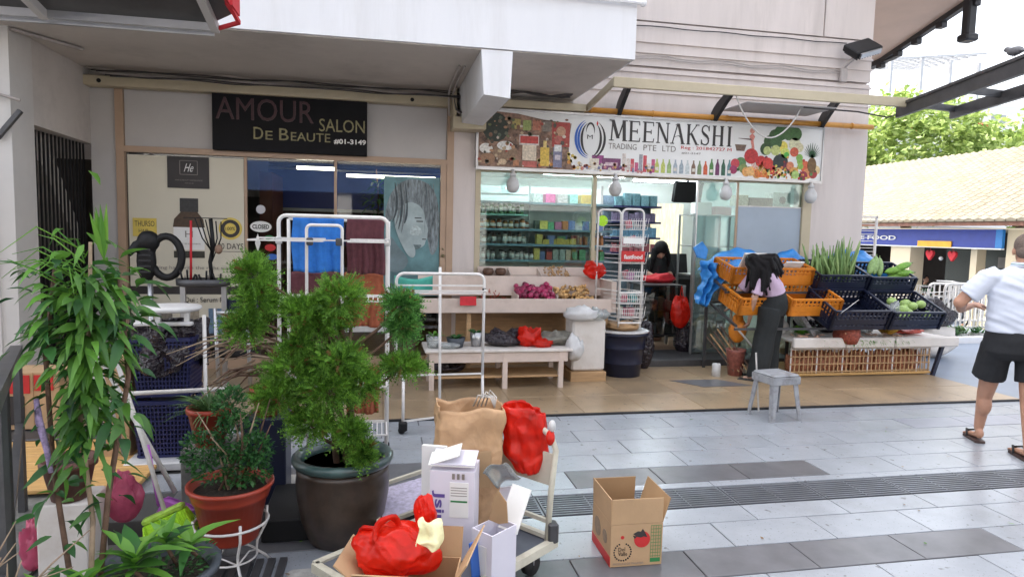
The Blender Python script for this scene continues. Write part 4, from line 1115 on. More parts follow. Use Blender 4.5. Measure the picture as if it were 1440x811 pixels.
# mirrored display case behind the door glass
gd = thing('glass_cabinet', 'tall glass cabinet with steel edges behind the dusty door panel', 'cabinet', (4.5, 8.5, .1))
for x in (4.22, 4.60, 5.0):
    for yy in (8.45, 8.9): MB().bar((x, yy, .1), (x, yy, 1.95), .025).build('post', MT['steel'], gd)
for z in (.5, 1.1, 1.5, 1.93): MB().box(4.22, 5.0, 8.45, 8.9, z, z + .012).build('shelf', MT['steel'], gd)
MB().box(4.22, 4.6, 8.44, 8.447, .1, 1.93).build('pane', MT['clear'], gd)
tag(MB().cbox(4.28, 4.5, 8.5, 8.7, 1.945, 2.11, .005).build('carton', MT['paperw']), 'white box on top of the glass cabinet behind the door panel', 'carton')
tag(MB().cbox(4.55, 4.8, 8.5, 8.7, 1.945, 2.06, .005).build('carton', cm(.4, .12, .12)), 'dull red box on top of the glass cabinet behind the door panel', 'carton')

# ------------------------------------------------------------------ vegetable stand under the window
random.seed(11)
vs = thing('vegetable_stand', 'tiered pale wooden vegetable stand under the left grocery window', 'display stand', (1.7, 7.5, 0))
MB().cbox(.43, 2.62, 7.20, 7.23, .74, .90).build('front_board', MT['standw'], vs)
MB().box(.43, 2.62, 7.23, 7.62, .84, .86).build('lower_tray', MT['standw'], vs)
MB().add([(.43, 7.60, .90), (2.62, 7.60, .90), (2.62, 7.68, 1.12), (.43, 7.68, 1.12)], [(0, 1, 2, 3)]).build('middle_board', MT['standw'], vs, solid=.015)
MB().box(1.16, 2.62, 7.68, 7.90, 1.10, 1.12).build('upper_tray', MT['standw'], vs)
MB().add([(1.16, 7.90, 1.12), (2.62, 7.90, 1.12), (2.62, 7.93, 1.22), (1.16, 7.93, 1.22)], [(0, 1, 2, 3)]).build('upper_board', MT['standw'], vs, solid=.012)
for x in (1.16, 1.53, 1.9, 2.26, 2.61): MB().add([(x, 7.67, 1.12), (x, 7.92, 1.12), (x, 7.92, 1.21), (x, 7.67, 1.13)], [(0, 1, 2, 3)]).build('divider', MT['standw'], vs, solid=.014)
for x in (1.52, 1.98): MB().box(x, x + .012, 7.24, 7.62, .86, .94).build('divider', MT['standw'], vs)
for x in (.95, 2.1, 2.55): MB().box(x, x + .05, 7.26, 7.31, 0, .84).build('leg', MT['woodtan'], vs)
MB().box(2.62, 2.68, 7.22, 7.9, .74, 1.10).build('end_board', MT['standw'], vs)
tag(MB().box(.9, 2.1, 7.88, 7.94, .0, .72).build('backing_board', MT['woodtan']), 'brown board standing behind the low table under the vegetable stand', 'board')
def produce(nm, me_fn, n, area, z, lb, grp, cat, mat, stack=2, sc=(.85, 1.15)):
    p = None
    for k in range(n):
        x = random.uniform(area[0], area[1]); yy = random.uniform(area[2], area[3])
        t = (yy - area[2]) / (area[3] - area[2])
        zz = z + t * .10 + random.random() * .025 * stack
        if p is None: o = p = me_fn().build(nm, mat, origin=(0, 0, 0), smooth=True)
        else: o = p.copy(); COL.objects.link(o)
        o.location = (x, yy, zz); o.rotation_euler = (random.random() * 3, random.random() * 3, random.random() * 6)
        s_ = random.uniform(*sc); o.scale = (s_, s_, s_)
        tag(o, lb, cat, grp)
produce('onion', lambda: MB().lathe((0, 0, 0), [(.002, -.03), (.02, -.026), (.031, -.008), (.031, .006), (.02, .022), (.006, .032), (.003, .042)], 8), 85, (1.56, 1.98, 7.28, 7.6), .885, 'small purple onion in the heap on the vegetable stand', 'purple onions on the vegetable stand', 'onion', M('onion_skin', (.30, .025, .085), .35, var=.4, scale=40, rnd=.5))
produce('shallot', lambda: MB().ball((0, 0, 0), .02, .015, .03, 8, 6), 95, (2.0, 2.42, 7.28, 7.6), .88, 'pale brown root in the heap right of the purple onions', 'pale roots on the vegetable stand', 'root', M('root_skin', (.50, .30, .12), .5, var=.4, scale=40, rnd=.4))
produce('chilli', lambda: MB().tube([(-.03, 0, 0), (0, .006, 0), (.035, 0, .004)], [.004, .006, .001], 6), 18, (1.12, 1.4, 7.26, 7.4), .865, 'dried red chilli scattered at the left of the vegetable stand', 'dried chillies', 'chilli', cm(.35, .05, .03), 1)
produce('root', lambda: MB().ball((0, 0, 0), .014, .012, .02, 6, 5), 40, (1.95, 2.24, 7.70, 7.86), 1.12, 'tiny pale root in the third bin of the upper tray', 'tiny roots in the upper tray', 'root', MT['woodtan'], 1)
for x, lb in ((1.27, 'left half of a dark round squash in the upper tray'), (1.42, 'right half of a dark round squash in the upper tray')):
    t = thing('squash', 'dark ' + ('left' if x < 1.3 else 'right') + ' round squash in the leftmost bin of the upper tray', 'squash', (x, 7.80, 1.12))
    MB().lathe((x, 7.80, 1.165), [(.01, -.045), (.05, -.04), (.072, 0), (.055, .04), (.01, .046)], 14).build('rind', cm(.10, .05, .03), t, True)
# price cards
tag(MB(Matrix.Translation((.95, 7.16, .88)) @ Matrix.Rotation(R(-8), 4, 'X')).box(-.09, .09, -.003, .003, -.05, .05).build('red_card', MT['redcloth']), 'red paper tag hanging on the front board behind the second drying rack', 'tag')

# ------------------------------------------------------------------ low table with bags
lt_ = thing('low_table', 'long low white topped table with bags under the vegetable stand', 'table', (1.3, 6.9, 0))
MB().cbox(.45, 2.0, 6.62, 7.15, .405, .435).build('table_top', MT['foam'], lt_)
MB().box(.5, 1.95, 6.64, 6.66, .30, .40).build('apron', MT['standw'], lt_)
MB().cbox(.5, 1.9, 6.66, 7.1, .13, .15).build('lower_shelf', MT['woodtan'], lt_)
for x in (.52, 1.28, 1.88):
    for yy in (6.66, 7.08): MB().bar((x, yy, 0), (x, yy, .405), .05).build('leg', MT['standw'], lt_)
def blob(nm, mat, c, r, lb, cat, seed=0, amp=.35, n=22, m=14, grp=None, fr=3.0):
    o = MB().ball(c, r[0], r[1], r[2], n, m).build(nm, mat, smooth=True)
    for v in o.data.vertices:
        p = Vector((v.co.x / r[0], v.co.y / r[1], v.co.z / r[2]))
        k = noise.noise(p * fr * .5 + Vector((seed, 0, 0))) * amp + noise.noise(p * fr * 1.7 + Vector((seed, 5, 0))) * amp * .5
        v.co = Vector((v.co.x * (1 + k), v.co.y * (1 + k), max(0.002, v.co.z * (1 + k))))
    tag(o, lb, cat, grp)
    return o
blob('plastic_bag', MT['binbag'], (1.30, 6.86, .50), (.20, .14, .085), 'black crumpled plastic bag on the low table', 'bag', 1, .5)
blob('plastic_bag', MT['redbag'], (1.56, 6.84, .52), (.13, .12, .10), 'red crumpled plastic bag on the low table beside the black bag', 'bag', 4, .5)
blob('plastic_bag', MT['redbag'], (1.69, 6.76, .47), (.12, .08, .045), 'small flat red plastic bag at the table edge', 'bag', 9, .5)
blob('grey_sack', M('grey_sacking', (.20, .19, .16), .8, var=.4, scale=12, bump=.6, bscale=30), (1.86, 6.95, .49), (.24, .17, .07), 'grey sack slumped over the right end of the low table', 'sack', 14, .4)
blob('plastic_bag', MT['whitepl'], (2.05, 6.74, .41), (.10, .09, .13), 'white plastic bag hanging off the right table end', 'bag', 17, .4)
blob('plastic_bag', MT['binbag'], (.68, 6.9, .22), (.22, .16, .07), 'dark bag on the lower shelf of the low table', 'bag', 23, .4)
tag(MB().cbox(2.08, 2.46, 6.92, 7.22, .13, .70, .02).build('white_bin', MT['foam']), 'upright white bin standing right of the low table', 'bin')
blob('plastic_bag', MT['whitepl'], (2.17, 6.93, .76), (.19, .15, .08), 'white plastic bag of goods resting left on top of the white bin', 'bag', 33, .3)
blob('plastic_bag', MT['clear'], (2.38, 6.98, .75), (.14, .13, .065), 'clear plastic bag resting right on top of the white bin', 'bag', 35, .3)
tag(MB().cbox(2.06, 2.47, 6.88, 7.2, .0, .125).build('wooden_crate', MT['woodtan']), 'low brown wooden crate under the white bin', 'crate')
# planters at the left end of the table
for k, (x, yy, r_, h, mt, lb) in enumerate([(.55, 6.78, .085, .13, 'clear', 'translucent tub with a green plant leftmost on the low table'), (.78, 6.80, .10, .10, 'potdark', 'dark bowl of green leaves on the low table'), (1.00, 6.84, .07, .15, 'steel', 'silver foil wrapped plant on the low table')]):
    t = thing('potted_plant', lb, 'plant', (x, yy, .436))
    MB().lathe((x, yy, .437), [(r_ * .75, 0), (r_, h), (r_ * .92, h), (r_ * .85, h * .8)], 16).build('pot', MT[mt], t, True)
    for q in range(16):
        a = random.random() * 6.28
        MB().leaf((x + math.cos(a) * .02, yy + math.sin(a) * .02, .436 + h * .8), (math.cos(a) * .7, math.sin(a) * .7, random.uniform(.5, 1.5)), (0, 0, 1), random.uniform(.09, .17), .035, .5).build('leaf', LEAFD if k else LEAF, t, True)
tag(MB().ball((.7, 6.7, .47), .12, .05, .03).build('plastic_wrap', MT['clear'], None, True), 'crumpled clear plastic film lying in front of the pots on the low table', 'plastic film')

# ================================================================== RIGHT HALF
random.seed(31)
# ------------------------------------------------------------------ wire display rack and bucket
def hoop(m, x0, x1, y, z0, z1, r=.011, rc=.06):
    pts = [(x0, y, z0), (x0, y, z1 - rc)]
    for k in range(1, 6):
        a = PI - k * PI / 10
        pts.append((x0 + rc + math.cos(a) * rc, y, z1 - rc + math.sin(a) * rc))
    for k in range(0, 6):
        a = PI / 2 - k * PI / 10
        pts.append((x1 - rc + math.cos(a) * rc, y, z1 - rc + math.sin(a) * rc))
    pts.append((x1, y, z0))
    return m.tube(pts, r, 8)
wr = thing('wire_rack', 'tall white wire display rack holding baskets of goods beside the doorway', 'rack', (2.68, 7.0, 0))
hoop(MB(), 2.58, 2.84, 6.86, .58, 1.93, .012).build('front_frame', MT['wirewhite'], wr, True)
hoop(MB(), 2.42, 2.70, 7.22, .58, 1.93, .012).build('rear_frame', MT['wirewhite'], wr, True)
m = MB()
for z in (.66, 1.0, 1.5): m.bar((2.58, 6.86, z), (2.42, 7.22, z), .012).bar((2.84, 6.86, z), (2.70, 7.22, z), .012)
m.build('side_brace', MT['wirewhite'], wr)
for zi, z in enumerate((.70, .86, 1.12, 1.32, 1.52, 1.70)):
    m = MB()
    for k in range(11):
        x = 2.59 + k * .025
        m.bar((x, 6.83, z), (x, 6.83, z + .10), .004).bar((x, 6.83, z), (x - .12, 7.1, z), .004)
    for q in range(8):
        yy = 6.83 + q * .035; x = 2.85 - q * .016
        m.bar((x + .02, yy, z), (x + .04, yy, z + .13), .004)
    for h in (0, .05, .10): m.bar((2.58, 6.83, z + h), (2.86, 6.83, z + h), .006).bar((2.86, 6.83, z + h), (2.76, 7.1, z + h), .006).bar((2.58, 6.83, z + h), (2.47, 7.1, z + h), .006)
    m.build('basket', MT['wirewhite'], wr)
MB().box(2.59, 2.83, 6.82, 6.826, 1.54, 1.61).build('price_panel', MT['paperw'], wr)
MB().box(2.57, 2.85, 6.815, 6.824, 1.34, 1.46).build('red_card', MT['redprint'], wr)
text('fastfood', MT['paperw'], 2.60, 2.82, 1.37, 1.42, 6.813, wr, 'lettering', .001, bold=.02)
for z in (.64, .985): MB().bar((2.57, 6.85, z), (2.85, 6.85, z), .012, .02).build('shelf_bar', MT['wirewhite'], wr)
wr.location += Vector((.095, .25, 0))
for k in range(26):
    z = random.choice((.71, .87, 1.13, 1.33, 1.53, 1.71))
    x = 2.695 + random.random() * .16; yy = 7.15 + random.random() * .12
    c_ = random.choice([(.08, .3, .3), (.4, .08, .12), (.1, .08, .08), (.5, .45, .4), (.35, .15, .3), (.1, .25, .12)])
    tag(MB(Matrix.Translation((x, yy, z)) @ Matrix.Rotation(random.uniform(-.5, .5), 4, 'Y')).cbox(0, .07, 0, .05, 0, .09, .004).build('packet', cm(*c_)), 'small packet in a basket of the white wire rack', 'packet', 'packets in the wire rack')
blob('plastic_bag', MT['redbag'], (2.52, 7.55, 1.20), (.13, .1, .10), 'red plastic bag hanging behind the wire rack beside the doorway', 'bag', 41, .35)
tag(MB().disc(2.60, 1.80, .065, 7.56, 7.57).build('lime_disc', MT['lime']), 'pale lime round fan behind the top of the wire rack', 'fan')
bk = thing('bucket', 'large navy plastic bucket standing in front of the wire rack', 'bucket', (2.77, 7.22, 0))
MB().lathe((2.77, 7.22, 0), [(.20, 0), (.215, .01), (.23, .16), (.24, .165), (.237, .18), (.252, .34), (.262, .345), (.257, .36), (.278, .49), (.297, .495), (.302, .52), (.288, .528), (.268, .50), (.2, .2)], 30).build('body', MT['bucketn'], bk, True)
MB().lathe((2.77, 7.22, .53), [(.30, 0), (.308, .012), (.29, .02), (.2, .015)], 30).build('pale_liner', MT['whitepl'], bk, True)
blob('vegetable_pile', MT['woodtan'], (2.77, 7.22, .585), (.2, .18, .05), 'pale ginger heaped on the bucket lid', 'ginger', 51, .5, fr=6)
blob('plastic_bag', MT['binbag'], (3.18, 7.55, .28), (.12, .14, .30), 'black bin bag standing between the bucket and the doorway', 'bag', 55, .2)
hb = blob('plastic_bag', MT['redbag'], (3.92, 8.12, .62), (.14, .07, .20), 'deep red plastic bag hanging in the doorway below the counter', 'bag', 61, .25)
MB().tube([(3.90, 8.12, .8), (3.92, 8.12, .98), (3.96, 8.12, .8)], .008, 6).build('handle', MT['redbag'], hb)
for k, (x, z, lb) in enumerate([(4.3, .32, 'bundled brown sacking low behind the dusty door panel'), (4.05, .25, 'dark bundle at the foot of the dusty door panel')]):
    blob('bundle', MT['woodtan'] if k == 0 else MT['binbag'], (x, 8.2, z), (.16, .12, .22), lb, 'bundle', 70 + k, .3)

# ------------------------------------------------------------------ people
def person(label, loc, category='person', group=None):
    return thing('person', label, category, loc, group)
def limb(m, pts, rad, n=14, flat=1.0):
    m.tube(pts, rad, n, flat)
    for p, r_ in zip(pts, rad): m.ball(p, r_, r_, r_, 12, 8)
    return m
def hand(m, wrist, d, palm_n, curl=.5, s=1.0, left=1):
    d = Vector(d).normalized(); n_ = Vector(palm_n); n_ = (n_ - d * n_.dot(d)).normalized(); sd_ = d.cross(n_).normalized() * left
    w = Vector(wrist)
    m.ball(w, .024 * s, .024 * s, .024 * s, 10, 8)
    for k in range(4):
        off = sd_ * ((k - 1.5) * .019 * s)
        L_ = (.066, .074, .070, .056)[k] * s
        a = w + d * (.012 * s) + off * .6; b = w + d * (.086 * s) + off
        m.tube([a, b], [.016 * s, .0125 * s], 8); m.ball(b, .0125 * s)
        d1 = (d + n_ * curl * .7).normalized(); d2 = (d + n_ * curl * 2.0).normalized()
        c = b + d1 * L_ * .5; e = c + d2 * L_ * .45
        m.tube([b, c, e], [.0095 * s, .0088 * s, .0075 * s], 8); m.ball(e, .0075 * s, n=8, m=6)
    t0 = w + d * (.025 * s) - sd_ * (.026 * s); t1 = t0 + (d * .6 - sd_ * .8).normalized() * .038 * s + n_ * .01; t2 = t1 + (d - sd_ * .15 + n_ * .5).normalized() * .032 * s
    m.tube([t0, t1, t2], [.014 * s, .0115 * s, .009 * s], 8); m.ball(t2, .009 * s, n=8, m=6)
    return m
def head(m, c, fwd, s=1.0, tilt=0.0, ears=True):
    # c is the centre of the skull; fwd points where the face looks
    f_ = Vector(fwd).normalized(); up = Vector((0, 0, 1)); sd_ = f_.cross(up).normalized(); up = sd_.cross(f_).normalized()
    M3 = Matrix((sd_, f_, up)).transposed()
    c = Vector(c)
    P = lambda x, y, z: c + (sd_ * x + f_ * y + up * z) * s
    m.ball(P(0, -.012, .02), .076 * s, .096 * s, .098 * s, 16, 12, M3)
    m.ball(P(0, .03, -.045), .060 * s, .060 * s, .072 * s, 14, 10, M3)
    m.ball(P(0, .062, -.088), .030 * s, .022 * s, .022 * s, 10, 8, M3)
    m.ball(P(0, .092, -.025), .012 * s, .018 * s, .022 * s, 8, 6, M3)
    m.ball(P(0, .080, -.062), .024 * s, .012 * s, .010 * s, 8, 6, M3)
    for q in (-1, 1):
        m.ball(P(q * .030, .074, .005), .017 * s, .012 * s, .012 * s, 8, 6, M3)
        if ears: m.ball(P(q * .079, -.005, -.018), .010 * s, .020 * s, .032 * s, 8, 6, M3)
    return P

# ---- the man in the white shirt, walking away
OX, OY = 4.87, 4.24
man = person('bald man in white polo shirt and black shorts walking away in flip flops', (OX, OY, 0))
def W(x, y, z): return (OX + x, OY + y, z)
m = MB()
Pm = head(m, W(.02, .02, 1.60), (.25, 1, -.22))
limb(m, [W(.015, -.01, 1.52), W(.0, -.02, 1.42)], [.058, .066])
limb(m, [W(-.10, .10, .66), W(-.10, .20, .40), W(-.10, .26, .12)], [.080, .056, .036])           # forward leg sits left
m.ball(W(-.10, .195, .33), .054, .062, .095)
limb(m, [W(.11, -.02, .66), W(.10, -.06, .42), W(.07, -.19, .10)], [.082, .060, .038])
m.ball(W(.10, -.11, .33), .057, .066, .10)
m.ball(W(-.10, .24, .075), .032, .045, .045); m.tube([W(-.10, .25, .06), W(-.105, .40, .03)], [.034, .030], 12, .7); m.ball(W(-.105, .40, .03), .042, .045, .018)
m.ball(W(.07, -.20, .075), .035, .048, .05); m.tube([W(.07, -.18, .055), W(.065, -.03, .035)], [.037, .032], 12, .7); m.ball(W(.065, -.01, .03), .044, .05, .018)
for q in range(5):
    m.ball(W(-.14 + q * .018, .44, .024), .010, .016, .010); m.ball(W(.03 + q * .018, .035, .024), .010, .016, .010)
limb(m, [W(-.235, .0, 1.38), W(-.395, .03, 1.17), W(-.30, .26, 1.10), W(-.21, .33, 1.12)], [.052, .047, .036, .027])
m.ball(W(-.36, .10, 1.155), .046, .05, .046)
hand(m, W(-.19, .345, 1.125), (.8, .45, .1), (0, .4, -1), .7)
limb(m, [W(.24, .0, 1.38), W(.38, .06, 1.17), W(.28, .28, 1.12), W(.20, .34, 1.13)], [.052, .046, .036, .027])
hand(m, W(.18, .35, 1.135), (-.8, .45, .1), (0, .4, -1), .7, left=-1)
remesh(m, 'body', MT['skin'], man, .0085, 4)
m = MB()
m.ball(Pm(0, -.022, .03), .079, .094, .094, 18, 12).ball(Pm(0, -.045, -.025), .070, .066, .06, 16, 10)
hh = remesh(m, 'hair', MT['hairgrey'], man, .007, 2)
m = MB()
sh_ = [(W(0, .01, .955), .205, .150), (W(0, .01, 1.02), .212, .158), (W(0, .01, 1.12), .208, .155), (W(0, .0, 1.24), .212, .142), (W(0, -.005, 1.34), .222, .128), (W(0, -.01, 1.41), .195, .105), (W(0, -.01, 1.455), .115, .082), (W(.005, -.005, 1.485), .07, .066)]
m.loft([(c, (a, 0, 0), (0, b, 0)) for c, a, b in sh_], 28)
for q, el in ((-1, (-.345, .02, 1.225)), (1, (.345, .04, 1.225))):
    m.tube([W(q * .16, 0, 1.40), W(q * .225, 0, 1.375), W(*el)], [.075, .078, .082], 16)
    m.ball(W(q * .19, -.003, 1.385), .078, .085, .065)
so = remesh(m, 'polo_shirt', MT['shirtw'], man, .009, 5)
for v in so.data.vertices:
    p = v.co; k = max(0, 1.25 - p.z)
    v.co += Vector((0, 0, 0)) + Vector((p.x, p.y, 0)).normalized() * (noise.noise(Vector((p.x * 7, p.y * 7, p.z * 16))) * .008 + noise.noise(Vector((p.x * 3, 0, p.z * 26 + p.x * 12))) * .008 * (1 + k * 1.5))
m = MB().loft([(W(.005, -.003, 1.475), (.074, 0, 0), (0, .069, 0)), (W(.006, .0, 1.505), (.068, 0, 0), (0, .065, 0)), (W(.006, -.002, 1.50), (.078, 0, 0), (0, .076, 0)), (W(.006, -.006, 1.462), (.090, 0, 0), (0, .084, 0))], 24)
cl = m.build('collar', MT['shirtw'], man, True)
MB().loft([(W(.006, -.004, 1.486), (.0835, 0, 0), (0, .080, 0)), (W(.006, -.004, 1.491), (.0815, 0, 0), (0, .078, 0))], 24).build('collar_stripe', cm(.05, .25, .22), cl, True)
m = MB()
m.loft([(W(0, .01, .975), (.196, 0, 0), (0, .142, 0)), (W(0, .01, .90), (.21, 0, 0), (0, .152, 0)), (W(0, .01, .80), (.215, 0, 0), (0, .15, 0)), (W(0, .03, .745), (.19, 0, 0), (0, .12, 0))], 28)
m.tube([W(-.10, .03, .84), W(-.11, .08, .72), W(-.112, .125, .575)], [.118, .112, .116], 18)
m.tube([W(.11, .0, .84), W(.12, -.01, .72), W(.122, -.03, .575)], [.118, .112, .116], 18)
so = remesh(m, 'shorts', MT['shorts'], man, .010, 3)
for v in so.data.vertices:
    p = v.co; v.co += Vector((p.x, p.y, 0)).normalized() * noise.noise(Vector((p.x * 9, p.y * 9, p.z * 7))) * .008
for (a, b, rz, up_) in ((-.105, .315, .0, .02), (.065, -.10, .0, .0)):
    t_ = Matrix.Translation(W(a, b, .0)) @ Matrix.Rotation(R(0), 4, 'X')
    s_ = MB(t_)
    s_.prismz([(-.036, -.12), (.036, -.12), (.045, -.02), (.052, .10), (.035, .15), (-.03, .155), (-.05, .10), (-.042, -.02)], .002, .02)
    fo = s_.build('flip_flop', MT['sole'], man)
    MB(t_).tube([(-.045, .03, .018), (-.035, .07, .07), (0, .115, .05), (0, .13, .02)], .008, 8).tube([(.045, .03, .018), (.035, .07, .07), (0, .115, .05)], .008, 8).build('strap', MT['rubber'], fo, True)

man.rotation_euler = (0, 0, R(-26))

# ---- the woman bending over the orange crates
OX, OY = 4.40, 6.82
wo = person('woman with long black hair in lilac top and black trousers bending over the orange crates', (OX, OY, 0))
m = MB()
hp = W(-.19, .10, 1.33)
Ph = head(m, hp, (-.45, .45, -.62), .95, ears=False)
limb(m, [W(-.15, .09, 1.29), W(-.10, .08, 1.24)], [.048, .054])
limb(m, [W(-.15, -.03, 1.17), W(-.22, -.01, .95), W(-.19, .10, .74), W(-.17, .15, .68)], [.042, .037, .029, .022])
hand(m, W(-.16, .17, .66), (.1, .6, -.7), (-.3, .3, .4), .6, .9)
limb(m, [W(-.12, .22, 1.17), W(-.24, .30, 1.0), W(-.24, .44, .86), W(-.23, .49, .82)], [.042, .037, .029, .022])
hand(m, W(-.22, .51, .80), (.1, .7, -.5), (-.3, .3, .4), .6, .9, -1)
m.loft([(W(.05, .06, .98), (.1, 0, .04), (0, .14, 0)), (W(.0, .06, 1.1), (.08, 0, .06), (0, .12, 0)), (W(-.07, .08, 1.2), (.05, 0, .06), (0, .1, 0))], 16)
for a, b in ((-.19, -.06), (.04, .14)):
    m.ball(W(a, b, .06), .035, .05, .045); m.tube([W(a, b, .05), W(a - .09, b + .09, .03)], [.035, .03], 10, .7)
remesh(m, 'body', MT['skinl'], wo, .0085, 4)
m = MB()
m.loft([(W(.06, .06, 1.0), (.12, 0, .05), (0, .16, 0)), (W(.03, .06, 1.07), (.115, 0, .06), (0, .155, 0)), (W(-.02, .07, 1.15), (.10, 0, .065), (0, .165, 0)), (W(-.07, .08, 1.22), (.08, 0, .06), (0, .175, 0)), (W(-.11, .09, 1.265), (.05, 0, .045), (0, .12, 0))], 22)
m.tube([W(-.07, -.03, 1.21), W(-.14, -.035, 1.16), W(-.20, -.02, 1.0)], [.07, .066, .066], 14)
m.tube([W(-.06, .20, 1.21), W(-.13, .23, 1.16), W(-.20, .28, 1.03)], [.07, .066, .066], 14)
so = remesh(m, 'lilac_top', MT['lilac'], wo, .008, 4)
for v in so.data.vertices: v.co += noise.noise_vector(v.co * 9) * .010 + Vector((0, 0, 1)) * abs(noise.noise(Vector((v.co.x * 22, v.co.y * 9, v.co.z * 22)))) * .008
m = MB()
m.loft([(W(.06, .05, 1.005), (.125, 0, .03), (0, .16, 0)), (W(.06, .05, .93), (.15, 0, .0), (0, .175, 0)), (W(.05, .05, .84), (.165, 0, 0), (0, .18, 0)), (W(.04, .05, .76), (.15, 0, 0), (0, .17, 0))], 22)
m.tube([W(-.02, -.02, .84), W(-.07, -.03, .55), W(-.12, -.06, .28), W(-.15, -.07, .05)], [.13, .115, .115, .13], 18)
m.tube([W(.12, .13, .84), W(.12, .13, .55), W(.09, .13, .3), W(.06, .12, .05)], [.13, .115, .115, .13], 18)
so = remesh(m, 'trousers', MT['trousers'], wo, .010, 4)
for v in so.data.vertices: v.co += noise.noise_vector(Vector((v.co.x * 8, v.co.y * 8, v.co.z * 4))) * .014
m = MB()
m.ball(Ph(0, -.025, .03), .088, .105, .10, 16, 12)
ctr = Vector(Ph(0, -.03, .02))
for k in range(110):
    a = random.random() * 6.28
    st_ = ctr + Vector((math.cos(a) * .075, math.sin(a) * .075, random.uniform(-.03, .08)))
    far_ = random.random()
    if far_ < .55: e = st_ + Vector((random.uniform(-.03, .12), random.uniform(-.14, .02), -random.uniform(.22, .40)))
    else: e = st_ + Vector((random.uniform(.12, .24), random.uniform(-.15, -.04), -random.uniform(.08, .22)))
    mid = (st_ + e) / 2 + Vector((.03, -.03, .07))
    m.tube([st_, mid, e], [.030, .030, .014], 7)
remesh(m, 'hair', MT['hair'], wo, .009, 7)
for a, b in ((-.24, -.06), (-.08, .15)):
    MB(Matrix.Translation(W(a, b, 0)) @ Matrix.Rotation(R(45), 4, 'Z')).cbox(-.045, .045, -.07, .14, .001, .035, .01).build('shoe', MT['rubber'], wo)

# ---- the cashier with her head down
OX, OY = 3.95, 9.0
ca = person('cashier in black with head bowed behind the counter in the grocery doorway', (OX, OY, 0))
m = MB()
head(m, W(.04, -.02, 1.42), (-.1, -.6, -.8), 1.0, ears=False)
limb(m, [W(.03, .03, 1.36), W(.02, .08, 1.28)], [.052, .056])
limb(m, [W(-.16, .0, 1.10), W(-.10, -.2, 1.04)], [.036, .028]); limb(m, [W(.2, .0, 1.10), W(.14, -.2, 1.04)], [.036, .028])
hand(m, W(-.09, -.22, 1.035), (.4, -1, 0), (0, 0, -1), .5, .95); hand(m, W(.13, -.22, 1.035), (-.4, -1, 0), (0, 0, -1), .5, .95, -1)
m.loft([(W(0, .12, .1), (.16, 0, 0), (0, .11, 0)), (W(0, .12, .9), (.16, 0, 0), (0, .11, 0)), (W(0, .1, 1.2), (.16, 0, 0), (0, .1, 0))], 16)
remesh(m, 'body', MT['skinl'], ca, .011, 3)
m = MB()
m.loft([(W(.01, .12, .15), (.19, 0, 0), (0, .14, 0)), (W(.01, .12, .95), (.19, 0, 0), (0, .14, 0)), (W(.01, .10, 1.20), (.21, 0, 0), (0, .13, 0)), (W(.02, .08, 1.30), (.16, 0, 0), (0, .1, 0)), (W(.03, .06, 1.34), (.07, 0, 0), (0, .06, 0))], 20)
limb(m, [W(-.17, .08, 1.24), W(-.20, .0, 1.10)], [.065, .06]); limb(m, [W(.20, .08, 1.24), W(.23, .0, 1.10)], [.065, .06])
remesh(m, 'dark_dress', MT['trousers'], ca, .013, 3)
m = MB().ball(W(.04, -.015, 1.46), .10, .125, .11, 16, 12)
m.tube([W(-.05, -.01, 1.45), W(-.09, -.05, 1.30), W(-.10, -.02, 1.12)], [.05, .045, .02], 10).tube([W(.12, .0, 1.45), W(.16, -.03, 1.32), W(.17, .0, 1.18)], [.045, .04, .02], 10)
remesh(m, 'hair', MT['hair'], ca, .012, 3)
rc = blob('red_cloth', MT['redcloth'], W(-.10, -.30, 1.03), (.25, .12, .07), 'crumpled red cloth bag lying on the counter in front of the cashier', 'bag', 81, .4)

# ------------------------------------------------------------------ stool
sl = thing('stool', 'scuffed grey plastic stool on the edge of the brown walkway', 'stool', (3.60, 5.40, 0))
def stool_leg(x, y, ox, oy):
    m = MB()
    for (ax, ay) in ((1, 0), (0, 1)):
        sx_, sy_ = (-1 if x > 0 else 1), (-1 if y > 0 else 1)
        w0, w1 = .055, .035
        if ax: q = [(x, y, .40), (x + sx_ * w0, y, .40), (ox + sx_ * w1, oy, 0.0), (ox, oy, 0.0)]
        else: q = [(x, y, .40), (x, y + sy_ * w0, .40), (ox, oy + sy_ * w1, 0.0), (ox, oy, 0.0)]
        m.add(q, [(0, 1, 2, 3)])
    return m
Tst = Matrix.Translation((3.58, 5.40, 0)) @ Matrix.Rotation(R(8), 4, 'Z')
for sx_ in (-1, 1):
    for sy_ in (-1, 1):
        mm = stool_leg(sx_ * .125, sy_ * .125, sx_ * .165, sy_ * .165); mm2 = MB(Tst).add(mm.v, mm.f)
        mm2.build('leg', MT['stoolgrey'], sl, solid=.009)
MB(Tst).cbox(-.145, .145, -.145, .145, .395, .42, .012).cbox(-.15, .15, -.15, -.138, .33, .40, .004).cbox(-.15, .15, .138, .15, .33, .40, .004).cbox(-.15, -.138, -.138, .138, .33, .40, .004).cbox(.138, .15, -.138, .138, .33, .40, .004).build('seat', MT['stoolgrey'], sl)
tag(MB().bar((3.55, 5.6, .0), (3.50, 5.62, .56), .014, .006).build('stick', MT['barepipe']), 'thin pale stick standing up behind the stool', 'stick')

